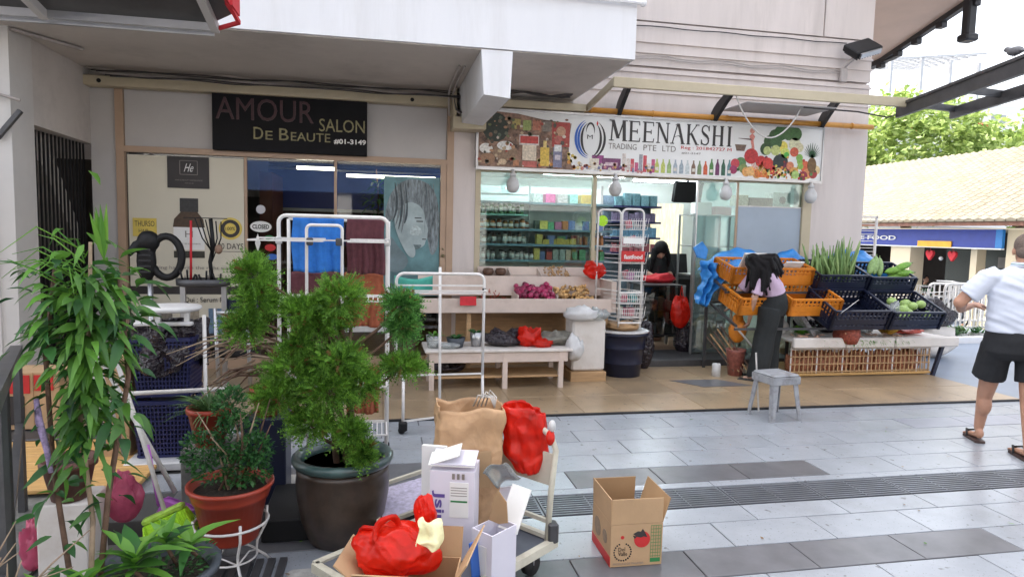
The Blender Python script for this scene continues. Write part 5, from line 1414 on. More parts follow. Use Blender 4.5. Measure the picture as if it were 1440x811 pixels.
# ------------------------------------------------------------------ crates of vegetables
def crate_mesh(w, d, h):
    wall = MB()
    for (x0, y0, x1, y1) in ((0, 0, w, 0), (w, 0, w, d), (w, d, 0, d), (0, d, 0, 0)):
        p0 = Vector((x0, y0, 0)); p1 = Vector((x1, y1, 0)); L_ = (p1 - p0).length; dd = (p1 - p0) / L_
        wall.bar(p0 + Vector((0, 0, h)), p1 + Vector((0, 0, h)), .022, .022)
        wall.bar(p0 + Vector((0, 0, h * .72)), p1 + Vector((0, 0, h * .72)), .012, .014)
        wall.bar(p0 + Vector((0, 0, h * .42)), p1 + Vector((0, 0, h * .42)), .010, .07)
        wall.bar(p0 + Vector((0, 0, .02)), p1 + Vector((0, 0, .025)), .014, .05)
        n_ = max(4, int(L_ / .055))
        for k in range(n_ + 1):
            q = p0 + dd * (L_ * k / n_)
            wall.bar(q, q + Vector((0, 0, h)), .024 if k not in (0, n_) else .034, .008 if k not in (0, n_) else .034)
    base = MB()
    for k in range(9): base.box(w * k / 9 + .004, w * (k + 1) / 9 - .010, .005, d - .005, 0, .008)
    for k in range(5): base.box(0, w, d * (k + .3) / 5, d * (k + .3) / 5 + .012, -.002, .0)
    return wall, base
def crate(label, mat, loc, w=.60, d=.40, h=.20, tilt=22, rz=0, group=None, inner=None):
    t = thing('crate', label, 'crate', loc, group)
    t.rotation_euler = (R(tilt), 0, R(rz))
    a, b = crate_mesh(w, d, h)
    for m_, nm in ((a, 'walls'), (b, 'base')):
        me = bpy.data.meshes.new(nm); me.from_pydata(m_.v, [], m_.f); me.materials.append(mat)
        o = bpy.data.objects.new(nm, me); COL.objects.link(o); o.parent = t
    return t
def inlocal(t, p):
    return Matrix.Translation(t.location) @ t.rotation_euler.to_matrix().to_4x4() @ Vector(p)
Y1, Y2 = 7.02, 6.72
co1 = crate('upper left orange crate with white polystyrene inside, over the woman', MT['crateor'], (4.05, Y1 + .08, 1.10), .54, .40, .19, 15, 4)
co2 = crate('upper right orange crate nearest the black crates', MT['crateor'], (4.60, Y1 + .06, 1.10), .50, .40, .19, 15, 3)
co3 = crate('lower left orange crate in front of the bending woman', MT['crateor'], (4.02, Y2 + .14, .76), .54, .40, .20, 18, 4)
co4 = crate('lower right orange crate behind the bending woman', MT['crateor'], (4.60, Y2 + .06, .76), .66, .42, .20, 20, 2)
cb1 = crate('upper left black crate holding upright long beans', MT['navyb'], (5.12, 7.02, 1.03), .66, .44, .20, 22, 1)
cb2 = crate('upper right black crate holding green marrows', MT['navyb'], (5.82, 7.02, 1.01), .62, .44, .20, 22, 1)
cb3 = crate('lower left black crate with a pale card inside', MT['navyb'], (5.02, 6.62, .62), .74, .50, .24, 24, 1)
cb4 = crate('lower right black crate holding pale green gourds', MT['navyb'], (5.80, 6.62, .62), .68, .50, .22, 24, 1)
for (x, yy) in ((3.97, 7.42), (4.6, 7.46), (5.15, 7.50), (5.80, 7.50), (6.42, 7.50)):
    pass
cs = thing('crate_stand', 'dark metal stand carrying the two rows of crates beside the building corner', 'stand', (5.2, 7.3, 0))
for x in (3.96, 5.10, 6.46):
    MB().bar((x, 7.50, 0), (x, 7.50, 1.32), .03).bar((x, 6.78, .64), (x, 7.50, .86), .025).bar((x, 7.05, 1.02), (x, 7.50, 1.18), .025).build('post', MT['greymetal'], cs)
for z, yy in ((.60, 6.82), (.84, 7.5), (1.0, 7.07), (1.2, 7.5)): MB().bar((3.96, yy, z), (6.46, yy, z), .025).build('rail', MT['greymetal'], cs)
tag(MB(Matrix.Translation(inlocal(co1, (.12, .10, .10))) @ Matrix.Rotation(R(35), 4, 'X')).cbox(0, .30, 0, .03, 0, .28).build('foam_block', MT['foam']), 'white polystyrene piece standing in the upper left orange crate', 'foam')
tag(MB(Matrix.Translation(inlocal(co2, (.10, .12, .08))) @ Matrix.Rotation(R(50), 4, 'X')).cbox(0, .24, 0, .02, 0, .24).build('foam_block', MT['paperw']), 'white sheet leaning in the upper right orange crate', 'foam')
tag(MB(Matrix.Translation(inlocal(cb3, (.10, .06, .14))) @ Matrix.Rotation(R(-35), 4, 'Y') @ Matrix.Rotation(R(60), 4, 'X')).box(0, .26, 0, .004, 0, .13).build('card', MT['paperw']), 'pale card tilted in the lower left black crate', 'card')
# long beans standing in the upper black crate
for k in range(78):
    x = random.uniform(.05, .6); h_ = random.uniform(.30, .48) * (1.12 if .42 < x < .6 else .95)
    a = inlocal(cb1, (x, .22 + random.uniform(-.1, .1), .02)); lean = random.uniform(-.10, .10) - (.08 if x < .4 else -.02)
    o = MB().tube([a, a + Vector((lean * .35, .0, h_ * .5)), a + Vector((lean, -.02, h_))], [.014, .017, .004], 7).build('long_bean', BEAN, smooth=True)
    tag(o, 'long green bean standing upright in the upper left black crate', 'bean', 'long beans in the black crate')
for k, (x, dz, ang, pale) in enumerate([(.08, .16, 20, 1), (.15, .17, 14, 1), (.24, .14, 10, 1), (.30, .20, 70, 0), (.36, .13, 78, 0), (.44, .18, 82, 0), (.42, .24, 60, 0)]):
    a = inlocal(cb2, (x, .16, dz))
    d_ = Vector((math.sin(R(ang)), .35 * math.cos(R(ang)) - .1, .55 * math.cos(R(ang)))).normalized()
    t = thing('marrow', ['', 'pale striped marrow at the left', 'green marrow lying at the right'][1 + (not pale)] + ' of the upper right black crate, number on pile by height %s' % ['lowest', 'second', 'third', 'fourth', 'fifth', 'sixth', 'topmost'][k] if False else ('pale striped marrow leaning at the left of the upper right black crate' if pale else 'smooth green marrow lying at the right of the upper right black crate'), 'marrow', a, 'pale marrows' if pale else 'green marrows')
    pts = [a + d_ * (.26 * q / 6) for q in range(7)]
    MB().tube(pts, [.012, .034, .042, .044, .043, .034, .01], 12).build('flesh', cm(.22, .34, .12) if pale else cm(.16, .34, .04), t, True)
    MB().tube([pts[-1], pts[-1] + d_ * .03], [.008, .006], 6).build('stalk', cm(.12, .2, .05), t)
for k in range(15):
    a = inlocal(cb4, (random.uniform(.2, .58), random.uniform(.08, .34), random.uniform(.12, .2)))
    o = MB().ball(a, .062, .05, .05, 12, 8).build('gourd', M('gourd_skin', (.32, .46, .14), .45, var=.3, scale=20) if k == 0 else bpy.data.materials['gourd_skin'], smooth=True)
    tag(o, 'pale green gourd in the lower right black crate', 'gourd', 'gourds in the black crate')
blob('plastic_bag', MT['clear'], tuple(inlocal(cb4, (.16, .2, .15))), (.1, .08, .08), 'grey plastic bag beside the gourds in the lower right black crate', 'bag', 87, .4)
# blue tarpaulins behind the crates
def tarp(x0, x1, y, z0, z1, lb, sag=.06, seed=0):
    def fn(u, v):
        x = x0 + (x1 - x0) * u
        b = math.sin(PI * u) ** .6
        z = z0 + (z1 - z0) * v * (b * .7 + .3) + noise.noise(Vector((u * 5 + seed, v * 3, 0))) * sag
        return (x, y + .30 * v * v - .14 * b * v + noise.noise(Vector((u * 7, v * 5 + seed, 3))) * .05, z)
    return tag(MB().grid(fn, 22, 10).build('tarpaulin', MT['tarp'], smooth=True, solid=.003), lb, 'tarpaulin')
tarp(3.92, 4.86, 7.40, 1.10, 1.50, 'blue tarpaulin bunched behind the upper left orange crate', seed=1)
tarp(4.80, 5.45, 7.40, 1.10, 1.49, 'blue tarpaulin behind the upper right orange crate', seed=2)
tarp(5.55, 6.50, 7.40, 1.12, 1.52, 'blue tarpaulin behind the long beans and marrows', seed=3)
def hangt(u, v): return (3.78 + .34 * u * (1 - .55 * v) + .03 * math.sin(v * 5) + noise.noise(Vector((v * 5, u * 3, 7))) * .05, 7.35 + .045 * math.sin(u * 19 + v * 2) + noise.noise(Vector((u * 5, v * 8, 1))) * .06, 1.36 - v * .52 - .05 * u)
tag(MB().grid(hangt, 36, 30).build('tarpaulin', MT['tarp'], smooth=True, solid=.003), 'blue tarpaulin hanging down beside the glass door panel', 'tarpaulin')
tag(MB().prism([(3.80, 1.50), (3.92, 1.58), (4.0, 1.48), (3.98, 1.36), (3.86, 1.38)], 7.6, 7.62).build('blue_bag', MT['tarp']), 'small blue plastic bag hanging on the doorway edge', 'bag')
# leaning slats, broom and tubs between doorway and crates
for k in range(5):
    x = 3.96 + k * .045
    tag(MB().bar((x + .12, 6.98 - k * .03, .08), (x - .08, 7.30, .44 + .03 * k), .018, .010).build('slat', MT['woodtan' if k % 2 else 'bark']), 'thin wooden slat leaning in the bundle left of the woman', 'slat', 'slats leaning left of the woman')
tag(MB().bar((4.06, 7.0, .62), (4.30, 6.96, .36), .02).build('pale_pole', MT['barepipe']), 'pale pole resting across the leaning slats', 'pole')
blob('plastic_bag', MT['crateor'], (4.18, 7.12, .54), (.10, .08, .15), 'orange plastic bag hanging under the lower left orange crate', 'bag', 91, .3)
t = thing('tub', 'reddish plastic tub on the floor left of the woman', 'tub', (4.13, 7.05, 0))
MB().lathe((4.13, 7.05, 0), [(.08, 0), (.11, .30), (.12, .33), (.10, .33), (.09, .25)], 16).build('body', cm(.25, .08, .06), t, True)
MB().lathe((3.86, 7.0, 0), [(.05, 0), (.05, .16), (.045, .17)], 14).build('paint_tin', MT['whitepl'], thing('tin', 'small white tin on the walkway beside the reddish tub', 'tin', (3.86, 7.0, 0)), True)

# ------------------------------------------------------------------ the low stall with foam top
sx0, sx1 = 4.72, 6.70
stl = thing('vegetable_stall', 'low stall of caged crates under white foam boards', 'stall', (5.7, 7.1, 0))
m = MB()
MB().cbox(4.75, 6.66, 6.86, 7.7, .03, .06).build('base_board', MT['ply'], stl)
for k in range(34):
    x = 4.74 + k * .0575
    MB().bar((x, 6.88 + .004 * (k % 2), .05), (x, 6.88 + .004 * (k % 2), .43), .014, .010).build('slat', MT['woodtan'] if k % 6 else MT['foam'], stl)
for z in (.08, .17, .26, .35, .43): MB().bar((4.72, 6.872, z), (6.64, 6.872, z), .012, .014).build('cage_rail', MT['foam'] if z > .3 else MT['woodtan'], stl)
for k in range(9): MB().bar((6.66, 6.9 + k * .09, .05), (6.66, 6.9 + k * .09, .43), .014).build('slat', MT['wirewhite'], stl)
for k in range(22):
    blob('root', M('pinkish_root', (.38, .15, .08), .6, var=.6, scale=30) if k == 0 else bpy.data.materials['pinkish_root'], (4.80 + k * .083, 6.97 + .03 * (k % 2), .17), (.06, .06, .13), 'pinkish brown root packed in the cage of the low stall', 'root', 100 + k, .4, 10, 7, 'roots in the stall cage')
for yy in (6.84, 7.6): MB().bar((6.66, yy, .0), (6.80, yy, .46), .04).build('end_leg', MT['navyb'], stl)
MB().box(5.0, 6.4, 6.90, 7.6, .01, .028).build('plinth', MT['black'], stl)
for x0, x1, lb in ((4.68, 5.36, 'left white foam lid on the low stall'), (5.37, 6.02, 'middle white foam lid on the low stall'), (6.03, 6.92, 'right white foam lid on the low stall, jutting past its end')):
    t = tag(MB().cbox(x0, x1, 6.78, 7.55, .44, .475, .012).cbox(x0, x1, 6.74, 6.80, .38, .50, .012).build('foam_board', MT['foam']), lb, 'foam lid')
for k in range(60):
    x = random.uniform(4.74, 6.3); 
    if 5.25 < x < 5.6: continue
    o = MB().tube([(0, 0, 0), (.03, .01, .006), (.06, .03, 0)], [.005, .008, .003], 6).build('small_root', cm(.58, .36, .26), smooth=True, origin=(0, 0, 0))
    o.location = (x, random.uniform(6.8, 7.1), .49 + random.random() * .02); o.rotation_euler = (0, 0, random.random() * 6)
    tag(o, 'small pinkish root scattered on the foam lids of the low stall', 'root', 'roots on the foam lids')
g_ = MB()
for k in range(420):
    x = random.gauss(5.75, .28); g_.leaf((x, 6.78 + random.random() * .06, .47), (random.uniform(-.5, .5), -.6, random.uniform(-.6, .4)), (0, 0, 1), random.uniform(.04, .1), .01, .4, segs=2)
tag(g_.build('herb_bunch', LEAFB), 'green herbs spilling over the front of the low stall', 'herbs', kind='stuff')
rb = thing('net_bag', 'brownish red netted bag of onions standing on the front of the foam lids', 'bag', (5.42, 6.80, .49))
MB().lathe((5.42, 6.82, .41), [(.02, 0), (.12, .02), (.15, .10), (.14, .20), (.10, .27), (.03, .29)], 18, .05).build('net', M('net', (.28, .06, .035), .6, var=.6, scale=45, bump=1.0, bscale=60), rb, True)
for k in range(40):
    a = random.random() * PI + PI; z = random.uniform(.03, .24); r_ = .125 - abs(z - .14) * .3
    MB().ball((5.42 + math.cos(a) * r_, 6.82 + math.sin(a) * r_, .41 + z), .026, .026, .026, 8, 6).build('onion', cm(.42, .10, .07) if k % 3 else cm(.5, .3, .18), rb, True)
for k, (x, yy, z, r_, mt, lb) in enumerate([(5.18, 7.3, .56, (.12, .1, .12), 'binbag', 'black plastic bag on the foam lids under the lower left black crate'), (5.55, 7.35, .60, (.16, .12, .14), 'binbag', 'large black bag under the black crates'), (5.95, 7.2, .55, (.12, .1, .08), 'clear', 'clear bag of pale vegetables on the right foam lid'), (4.86, 7.3, .55, (.1, .08, .1), 'paperw', 'white bag behind the greens on the left foam lid')]):
    blob('plastic_bag', MT[mt], (x, yy, z), r_, lb, 'bag', 120 + k, .35)
tag(MB(Matrix.Translation((5.10, 6.98, .48)) @ Matrix.Rotation(R(-40), 4, 'Y')).cbox(0, .05, 0, .2, 0, .32).build('newspaper_roll', M('newsprint', (.4, .4, .42), .8, var=.5, scale=40)), 'folded newspaper leaning under the black crates', 'newspaper')
t = blob('yellow_flowers', M('marigold', (.55, .30, .03), .7, var=.5, scale=40, bump=1), (6.22, 7.1, .56), (.12, .1, .08), 'orange and yellow flowers heaped on the right foam lid', 'flowers', 131, .5, 20, 12, None, 7)
t = blob('tomato_tray', M('tomatoes', (.5, .05, .02), .35, var=.5, scale=25, bump=1), (6.5, 7.12, .52), (.22, .12, .035), 'red tomatoes spread on the right foam lid', 'tomatoes', 133, .4, 24, 12, None, 8)
for (x, yy, z, s_, lb) in ((4.98, 7.08, .52, .10, 'leafy green vegetable on the left foam lid behind the woman'), (6.95, 7.6, .35, .16, 'leafy green cabbage beside the right end of the low stall')):
    g_ = MB()
    for k in range(260):
        a = random.random() * 6.28; e = random.random() * 1.4
        g_.leaf((x + random.gauss(0, s_ * .3), yy + random.gauss(0, s_ * .3), z + random.random() * s_ * .5), (math.cos(a), math.sin(a), e), (0, 0, 1), s_ * .8, s_ * .35, .5, segs=2)
    tag(g_.build('leafy_vegetable', LEAFB), lb, 'vegetable')
# tall steel display grid behind the crates at the corner
gr_ = thing('steel_ladder_rack', 'tall pale wire grid standing behind the crates by the building corner', 'rack', (6.9, 8.3, 0))
for x in (6.72, 7.12): MB().bar((x, 8.5, 0), (x, 8.5, 2.0), .028).build('post', MT['wirewhite'], gr_)
for k in range(16): MB().bar((6.72, 8.5, 1.98 - k * .05), (7.12, 8.5, 1.98 - k * .05), .009 if k else .028).build('rung', MT['wirewhite'], gr_)
blob('covered_bike', MT['binbag'], (7.7, 8.0, .62), (.35, .25, .22), 'dark covered bundle right of the lower black crates', 'bundle', 141, .35)
blob('covered_pile', MT['foam'], (7.75, 8.1, .25), (.4, .3, .28), 'pale wrapped pile on the ground right of the low stall', 'pile', 143, .35)

# ------------------------------------------------------------------ rails, planter and food hall to the right
random.seed(51)
tag(MB().cbox(6.9, 10.6, 9.05, 9.16, -.3, .10).build('planter_kerb', MT['white']), 'pale kerb in front of the plants at the right', 'kerb')
def rail(name, x0, x1, y, z1, n, lb, mat='wirewhite', rake=0):
    t = thing('guard_rail', lb, 'railing', ((x0 + x1) / 2, y, 0))
    hoop(MB(), x0, x1, y, 0, z1, .022, .10).build('frame', MT[mat], t, True)
    MB().bar((x0, y, .16), (x1, y, .16), .03).build('bottom_rail', MT[mat], t)
    for k in range(1, n): MB().bar((x0 + (x1 - x0) * k / n, y, .16), (x0 + (x1 - x0) * k / n, y, z1 - .02), .02).build('upright', MT[mat], t)
    return t
rail('a', 9.62, 10.72, 9.75, .92, 12, 'white steel guard rail with round corners behind the plants')
rail('b', 10.1, 11.8, 10.6, .86, 14, 'second white guard rail behind the walking man')
rail('c', 8.3, 9.5, 10.6, .86, 9, 'white guard rail partly hidden behind the dark bundle')
for k in range(9):
    x = 7.7 + k * .36; yy = 9.4 + random.random() * .35
    t = thing('planter_shrub', 'small spiky shrub in the strip of plants before the guard rails', 'plant', (x, yy, 0), 'shrubs before the guard rails')
    g_ = MB(); s_ = random.uniform(.16, .30)
    for q in range(70):
        a = random.random() * 6.28
        g_.leaf((x + random.gauss(0, .06), yy + random.gauss(0, .06), .03 + random.random() * s_ * .5), (math.cos(a), math.sin(a), random.uniform(.1, 1.6)), (0, 0, 1), s_ * random.uniform(.5, 1), .035, .35, segs=3)
    g_.build('foliage', random.choice((LEAFD, LEAFB, GRASSY)), t)
    MB().lathe((x, yy, 0), [(.10, -.02), (.13, .08), (.11, .08)], 12).build('pot', MT['whitepl'], t, True)
# parked bicycles / baskets behind the rails
for k, x in enumerate((9.0, 9.9)):
    t = thing('bicycle', 'pale parked bicycle behind the guard rail, ' + ('nearer the bundle' if k == 0 else 'nearer the walking man'), 'bicycle', (x, 10.2, 0))
    for dx in (-.45, .45):
        pts = [(x + dx + math.cos(a * PI / 10) * .30, 10.2, .32 + math.sin(a * PI / 10) * .30) for a in range(21)]
        w_ = MB().tube(pts, .018, 6, caps=False).build('wheel', MT['rubber'], t, True)
        mm = MB()
        for a in range(10): mm.bar((x + dx, 10.2, .32), (x + dx + math.cos(a * PI / 5) * .29, 10.2, .32 + math.sin(a * PI / 5) * .29), .004)
        mm.build('spokes', MT['steel'], w_)
    MB().tube([(x - .45, 10.2, .32), (x - .1, 10.2, .3), (x + .3, 10.2, .75), (x - .2, 10.2, .72), (x - .1, 10.2, .3)], .018, 8).tube([(x - .2, 10.2, .72), (x - .45, 10.2, .32)], .014, 8).tube([(x + .28, 10.2, .85), (x + .45, 10.2, .32)], .016, 8).build('frame', MT['wirewhite'], t, True)
    MB().cbox(x - .32, x - .12, 10.15, 10.25, .80, .85, .02).build('saddle', MT['black'], t)
    MB().tube([(x + .22, 9.95, .92), (x + .28, 10.2, .93), (x + .22, 10.45, .92)], .014, 8).build('handlebar', MT['steel'], t, True)
    mm = MB()
    for q in range(7): mm.bar((x + .34, 10.02 + q * .06, .62), (x + .36, 10.02 + q * .06, .85), .006).bar((x + .62, 10.02 + q * .06, .62), (x + .66, 10.02 + q * .06, .85), .006)
    for z in (.62, .74, .85): mm.bar((x + .34, 10.02, z), (x + .64, 10.02, z), .008).bar((x + .34, 10.38, z), (x + .64, 10.38, z), .008).bar((x + .34, 10.02, z), (x + .34, 10.38, z), .008).bar((x + .64, 10.02, z), (x + .64, 10.38, z), .008)
    mm.build('basket', MT['wirewhite'], t)

# the food hall, its front facing the square
FX = 16.0
fh = thing('food_hall', 'open food hall with pale tiled roof and blue fascia at the right', 'building', (FX, 16, -.75))
# roof: rows of tiles, each row its own step
ex0, ez = 15.35, 2.20
nrow = 26
def slope(k): return ex0 + k * .20, ez + .02 + k * .098
roofp = MB().add([(ex0 + .02, 8, ez), (ex0 + .02, 26, ez), (ex0 + 26 * .2, 26, ez + 26 * .098), (ex0 + 26 * .2, 8, ez + 26 * .098)], [(0, 1, 2, 3)]).build('roof_deck', M('roof_gap_shade', (.10, .07, .04), .9), fh, solid=.05)  # deck coloured dark to give the shadow in the tile gaps
tlm = {}
def pantile(mb, x, y, z, dx=.20, dy=.272, rise=.107):
    n = 6
    v = []
    for q in range(n + 1):
        t = q / n; hh_ = .045 * math.sin(PI * t) ** 2 + .0
        v += [(x, y + dy * t, z + hh_ + .012), (x + dx, y + dy * t, z + rise + hh_ - .01), (x + .012, y + dy * t, z - .035)]
    f = []
    for q in range(n): f += [(q * 3, q * 3 + 3, q * 3 + 4, q * 3 + 1), (q * 3 + 2, q * 3 + 5, q * 3 + 3, q * 3)]
    return mb.add(v, f)
tp = MB(); pantile(tp, 0, 0, 0)
tme = bpy.data.meshes.new('roof_tile'); tme.from_pydata(tp.v, [], tp.f); tme.materials.append(MT['roof'])
cnt = 0
far = MB()
for k in range(nrow):
    x, z = slope(k)
    for q in range(58):
        y = 8.2 + q * .30
        if k < 8 and 12.2 < y < 20.8 and cnt < 296:
            o = bpy.data.objects.new('roof_tile', tme); COL.objects.link(o); o.parent = fh; cnt += 1
            o.location = Vector((x - .05, y, z + .01)) - Vector(fh.location)
            o.rotation_euler = (0, random.uniform(-.01, .01), 0)
        else: pantile(far, x - .05, y, z + .01)
fo = far.build('roof_tiles', MT['roof'], fh); fo['kind'] = 'stuff'
MB().box(15.38, 15.46, 8, 26, 2.08, 2.19).build('eave_board', M('brown_eave', (.20, .09, .06), .7), fh)
MB().box(15.46, 22, 8, 26, 2.0, 2.02).build('soffit', MT['cream'], fh)
MB().box(16.0, 16.08, 14.75, 26, 1.50, 2.0).build('blue_fascia', MT['bluesign'], fh)
MB().box(15.995, 16.08, 14.55, 14.745, 1.50, 2.0).build('light_fascia', MT['bluesign2'], fh)
MB().box(15.98, 16.09, 14.55, 26, 1.465, 1.50).build('white_trim', MT['paperw'], fh)
MB().box(15.96, 15.998, 16.1, 17.3, 1.49, 1.66).build('amber_panel', MT['amber'], fh)
Tt = Matrix.Translation((15.985, 19.95, 0)) @ Matrix.Rotation(R(-90), 4, 'Z')
text('SINGAPORE FOOD', MT['paperw'], -2.0, 1.75, 1.66, 1.80, 0, fh, 'lettering', .01, bold=.02, T=Tt)
for b_ in ((16.1, 16.5, 13.2, 14.5, -.75, 2.0), (16.1, 16.6, 17.7, 18.5, -.75, 1.5), (16.3, 16.6, 15.55, 15.75, -.75, 1.5)): MB().box(*b_).build('pillar', MT['cream'], fh)
MB().box(21.8, 22, 8, 26, -.75, 2.0).box(16.1, 22, 25.8, 26, -.75, 2.0).build('rear_wall', MT['dark'], fh)
for b_ in ((17.0, 17.1, 15.0, 16.2, .55, 1.45), (18.5, 18.6, 16.4, 18.8, -.3, 1.4)): MB().box(*b_).build('stall_front', cm(.05, .06, .05), fh)
MB().box(16.4, 17.0, 14.6, 15.55, .45, .52).build('serving_counter', MT['cream'], fh)
MB().box(16.4, 16.5, 14.6, 15.55, -.75, .45).build('counter_front', cm(.5, .45, .3), fh)
MB().box(16.96, 16.99, 15.2, 15.5, .95, 1.25).build('menu_card', MT['inkgrey'], fh)
for yy in (16.35, 17.15):
    t = thing('red_lantern', ('right' if yy < 17 else 'left') + ' red heart shaped hanging ornament below the amber panel', 'ornament', (16.3, yy, 1.1))
    MB(Matrix.Translation((16.3, yy, 1.28)) @ Matrix.Rotation(R(90), 4, 'Z')).prism([(0, -.2), (.12, -.05), (.14, .04), (.08, .1), (0, .04), (-.08, .1), (-.14, .04), (-.12, -.05)], -.04, .04).build('heart', MT['redcloth'], t)
    MB().tube([(16.3, yy, 1.36), (16.3, yy, 1.52)], .008, 5).build('cord', MT['redcloth'], t)
MB().ball((16.3, 16.75, 1.15), .06).build('lamp_globe', MT['whitepl'], fh, True)
MB().box(12.6, 26, 8, 27, -.752, -.745).build('hall_floor', MT['paving'], fh)
def seated(OX, OY, z0, shirt, lb, face):
    t = person(lb, (OX, OY, z0))
    f_ = Vector(face).normalized(); s_ = Vector((-f_.y, f_.x, 0))
    P = lambda a, b, c: Vector((OX, OY, z0)) + f_ * a + s_ * b + Vector((0, 0, c))
    m = MB(); head(m, P(.03, 0, 1.18), f_)
    limb(m, [P(0, 0, 1.08), P(-.01, 0, 1.0)], [.05, .055])
    for q in (-1, 1):
        limb(m, [P(.0, q * .19, .92), P(.12, q * .24, .70), P(.34, q * .14, .74)], [.048, .042, .03]); hand(m, P(.36, q * .13, .74), f_, (0, 0, -1), .6, left=q)
        limb(m, [P(.05, q * .1, .47), P(.45, q * .12, .47), P(.45, q * .12, .08)], [.08, .055, .038]); m.ball(P(.50, q * .12, .04), .1, .05, .035)
    m.loft([(P(0, 0, .42), s_ * .16, f_ * .12), (P(0, 0, .9), s_ * .16, f_ * .1)], 14)
    remesh(m, 'body', MT['skin'], t, .016, 3)
    m = MB().loft([(P(0, 0, .42), s_ * .19, f_ * .15), (P(.01, 0, .7), s_ * .19, f_ * .14), (P(-.01, 0, .92), s_ * .21, f_ * .13), (P(0, 0, 1.0), s_ * .10, f_ * .08)], 18)
    for q in (-1, 1): limb(m, [P(0, q * .17, .92), P(.08, q * .23, .78)], [.07, .06])
    remesh(m, 'shirt', shirt, t, .016, 3)
    m = MB()
    for q in (-1, 1): limb(m, [P(.02, q * .1, .47), P(.44, q * .12, .48), P(.44, q * .12, .2)], [.10, .075, .07])
    remesh(m, 'trousers', MT['trousers'], t, .018, 3)
    remesh(MB().ball(P(.01, 0, 1.215), .088, .1, .088), 'hair', MT['hair'], t, .016, 2)
    c_ = thing('chair', ('pale chair under the ' + lb.split(' sitting')[0]), 'chair', (OX, OY, z0))
    MB(Matrix.Translation(P(0, 0, 0))).cbox(-.2, .2, -.2, .2, .38, .41).build('seat', MT['whitepl'], c_)
    for a in (-.18, .18):
        for b in (-.18, .18): MB().bar(P(a, b, 0), P(a, b, .38), .03).build('leg', MT['whitepl'], c_)
    MB().bar(P(-.2, -.18, .6), P(-.2, .18, .6), .02, .3).build('backrest', MT['whitepl'], c_)
    return t
seated(17.2, 18.2, -.75, MT['greenshirt'], 'person in green shirt sitting at the left in the food hall', (-.3, -1, 0))
seated(16.6, 15.4, -.75, MT['trousers'], 'person in dark clothes sitting at the right in the food hall', (-.2, 1, 0))
for (x, yy, lb) in ((17.0, 17.1, 'round table between the two people in the food hall'), (16.9, 16.3, 'smaller round table nearer the person in dark clothes')):
    t = thing('table', lb, 'table', (x, yy, -.75))
    MB().lathe((x, yy, -.75), [(.38, .72), (.39, .735), (.38, .75)], 20).build('table_top', MT['whitepl'], t); MB().lathe((x, yy, -.75), [(.2, 0), (.04, .04), (.04, .72)], 12).build('leg', MT['steel'], t)

# ------------------------------------------------------------------ eave and walkway roof edges at the top right
ev = thing('corner_eave', 'pinkish eave with a dark bracketed gutter on the right side of the building', 'eave', (7.5, 9, 4.8))
E0 = [(6.46, 11.5, 4.72), (8.6, 11.5, 4.76), (8.5, 10.4, 4.78), (7.72, 7.0, 5.06), (7.3, 5.4, 5.25), (6.46, 5.4, 5.25)]
MB().add(E0 + [(p[0], p[1], p[2] + .35) for p in E0], [(5, 4, 3, 2, 1, 0), (6, 7, 8, 9, 10, 11)] + [(i, (i + 1) % 6, 6 + (i + 1) % 6, 6 + i) for i in range(6)]).build('soffit', MT['pink'], ev)
MB().bar((8.66, 10.9, 4.74), (7.34, 5.4, 5.24), .08, .16).bar((8.62, 11.4, 4.72), (8.5, 10.0, 4.78), .10, .14).build('gutter', MT['darkmetal'], ev)
for t_ in (.05, .16, .27, .40, .55, .7, .85):
    a = Vector((8.6, 10.6, 4.66)).lerp(Vector((7.44, 5.8, 5.12)), t_)
    MB().cbox(a.x - .05, a.x + .05, a.y - .06, a.y + .06, a.z - .05, a.z + .04).build('gutter_bracket', MT['darkmetal'], ev)
dp = MB().cbox(7.86, 8.00, 7.93, 8.06, 4.42, 4.98, .02).cbox(7.83, 8.03, 7.9, 8.09, 4.40, 4.50, .02).build('drop_post', MT['darkmetal'], ev)
wk = thing('walkway_roof', 'dark steel edge of a walkway roof running in from the right', 'roof edge', (5.9, 6, 3.2))
MB().bar((6.22, 7.2, 3.22), (5.55, 4.4, 3.27), .05, .15).bar((6.24, 7.2, 3.29), (5.57, 4.4, 3.35), .12, .03).build('edge_beam', MT['greymetal'], wk)
MB().bar((6.80, 7.0, 3.20), (6.2, 4.6, 3.23), .05, .13).build('inner_beam', MT['greymetal'], wk)
for t_ in (.02, .35, .7): 
    a = Vector((6.80, 6.98, 3.24)).lerp(Vector((6.2, 4.6, 3.27)), t_)
    MB().bar(a, (a.x - .60 + .02, a.y - .02, a.z + .02), .05, .07).build('cross_beam', MT['greymetal'], wk)
MB().tube([(5.0, 7.3, 3.22), (5.7, 7.25, 3.20), (6.1, 7.22, 3.15), (6.25, 7.2, 3.2)], .01, 6).build('edge_cable', MT['cable'], wk, True)
bd = thing('pigeon', 'grey pigeon perched on the dark roof edge at the upper right', 'bird', (5.78, 5.3, 3.36))
m = MB(Matrix.Translation((5.79, 5.30, 3.375)) @ Matrix.Rotation(R(100), 4, 'Z') @ Matrix.Scale(1.0, 4))
m.ball((0, 0, .055), .075, .042, .042, 14, 10).ball((.075, 0, .085), .028, .024, .026, 10, 8).tube([(.04, 0, .065), (.072, 0, .085)], [.034, .024], 10).tube([(-.05, 0, .05), (-.15, 0, .025)], [.034, .012], 10, .5).tube([(.10, 0, .083), (.118, 0, .078)], [.008, .002], 6)
for s_ in (-1, 1): m.tube([(.01, s_ * .018, .03), (.01, s_ * .018, -.005)], .005, 6)
bo = remesh(m, 'body', cm(.13, .13, .14), bd, .006, 2)
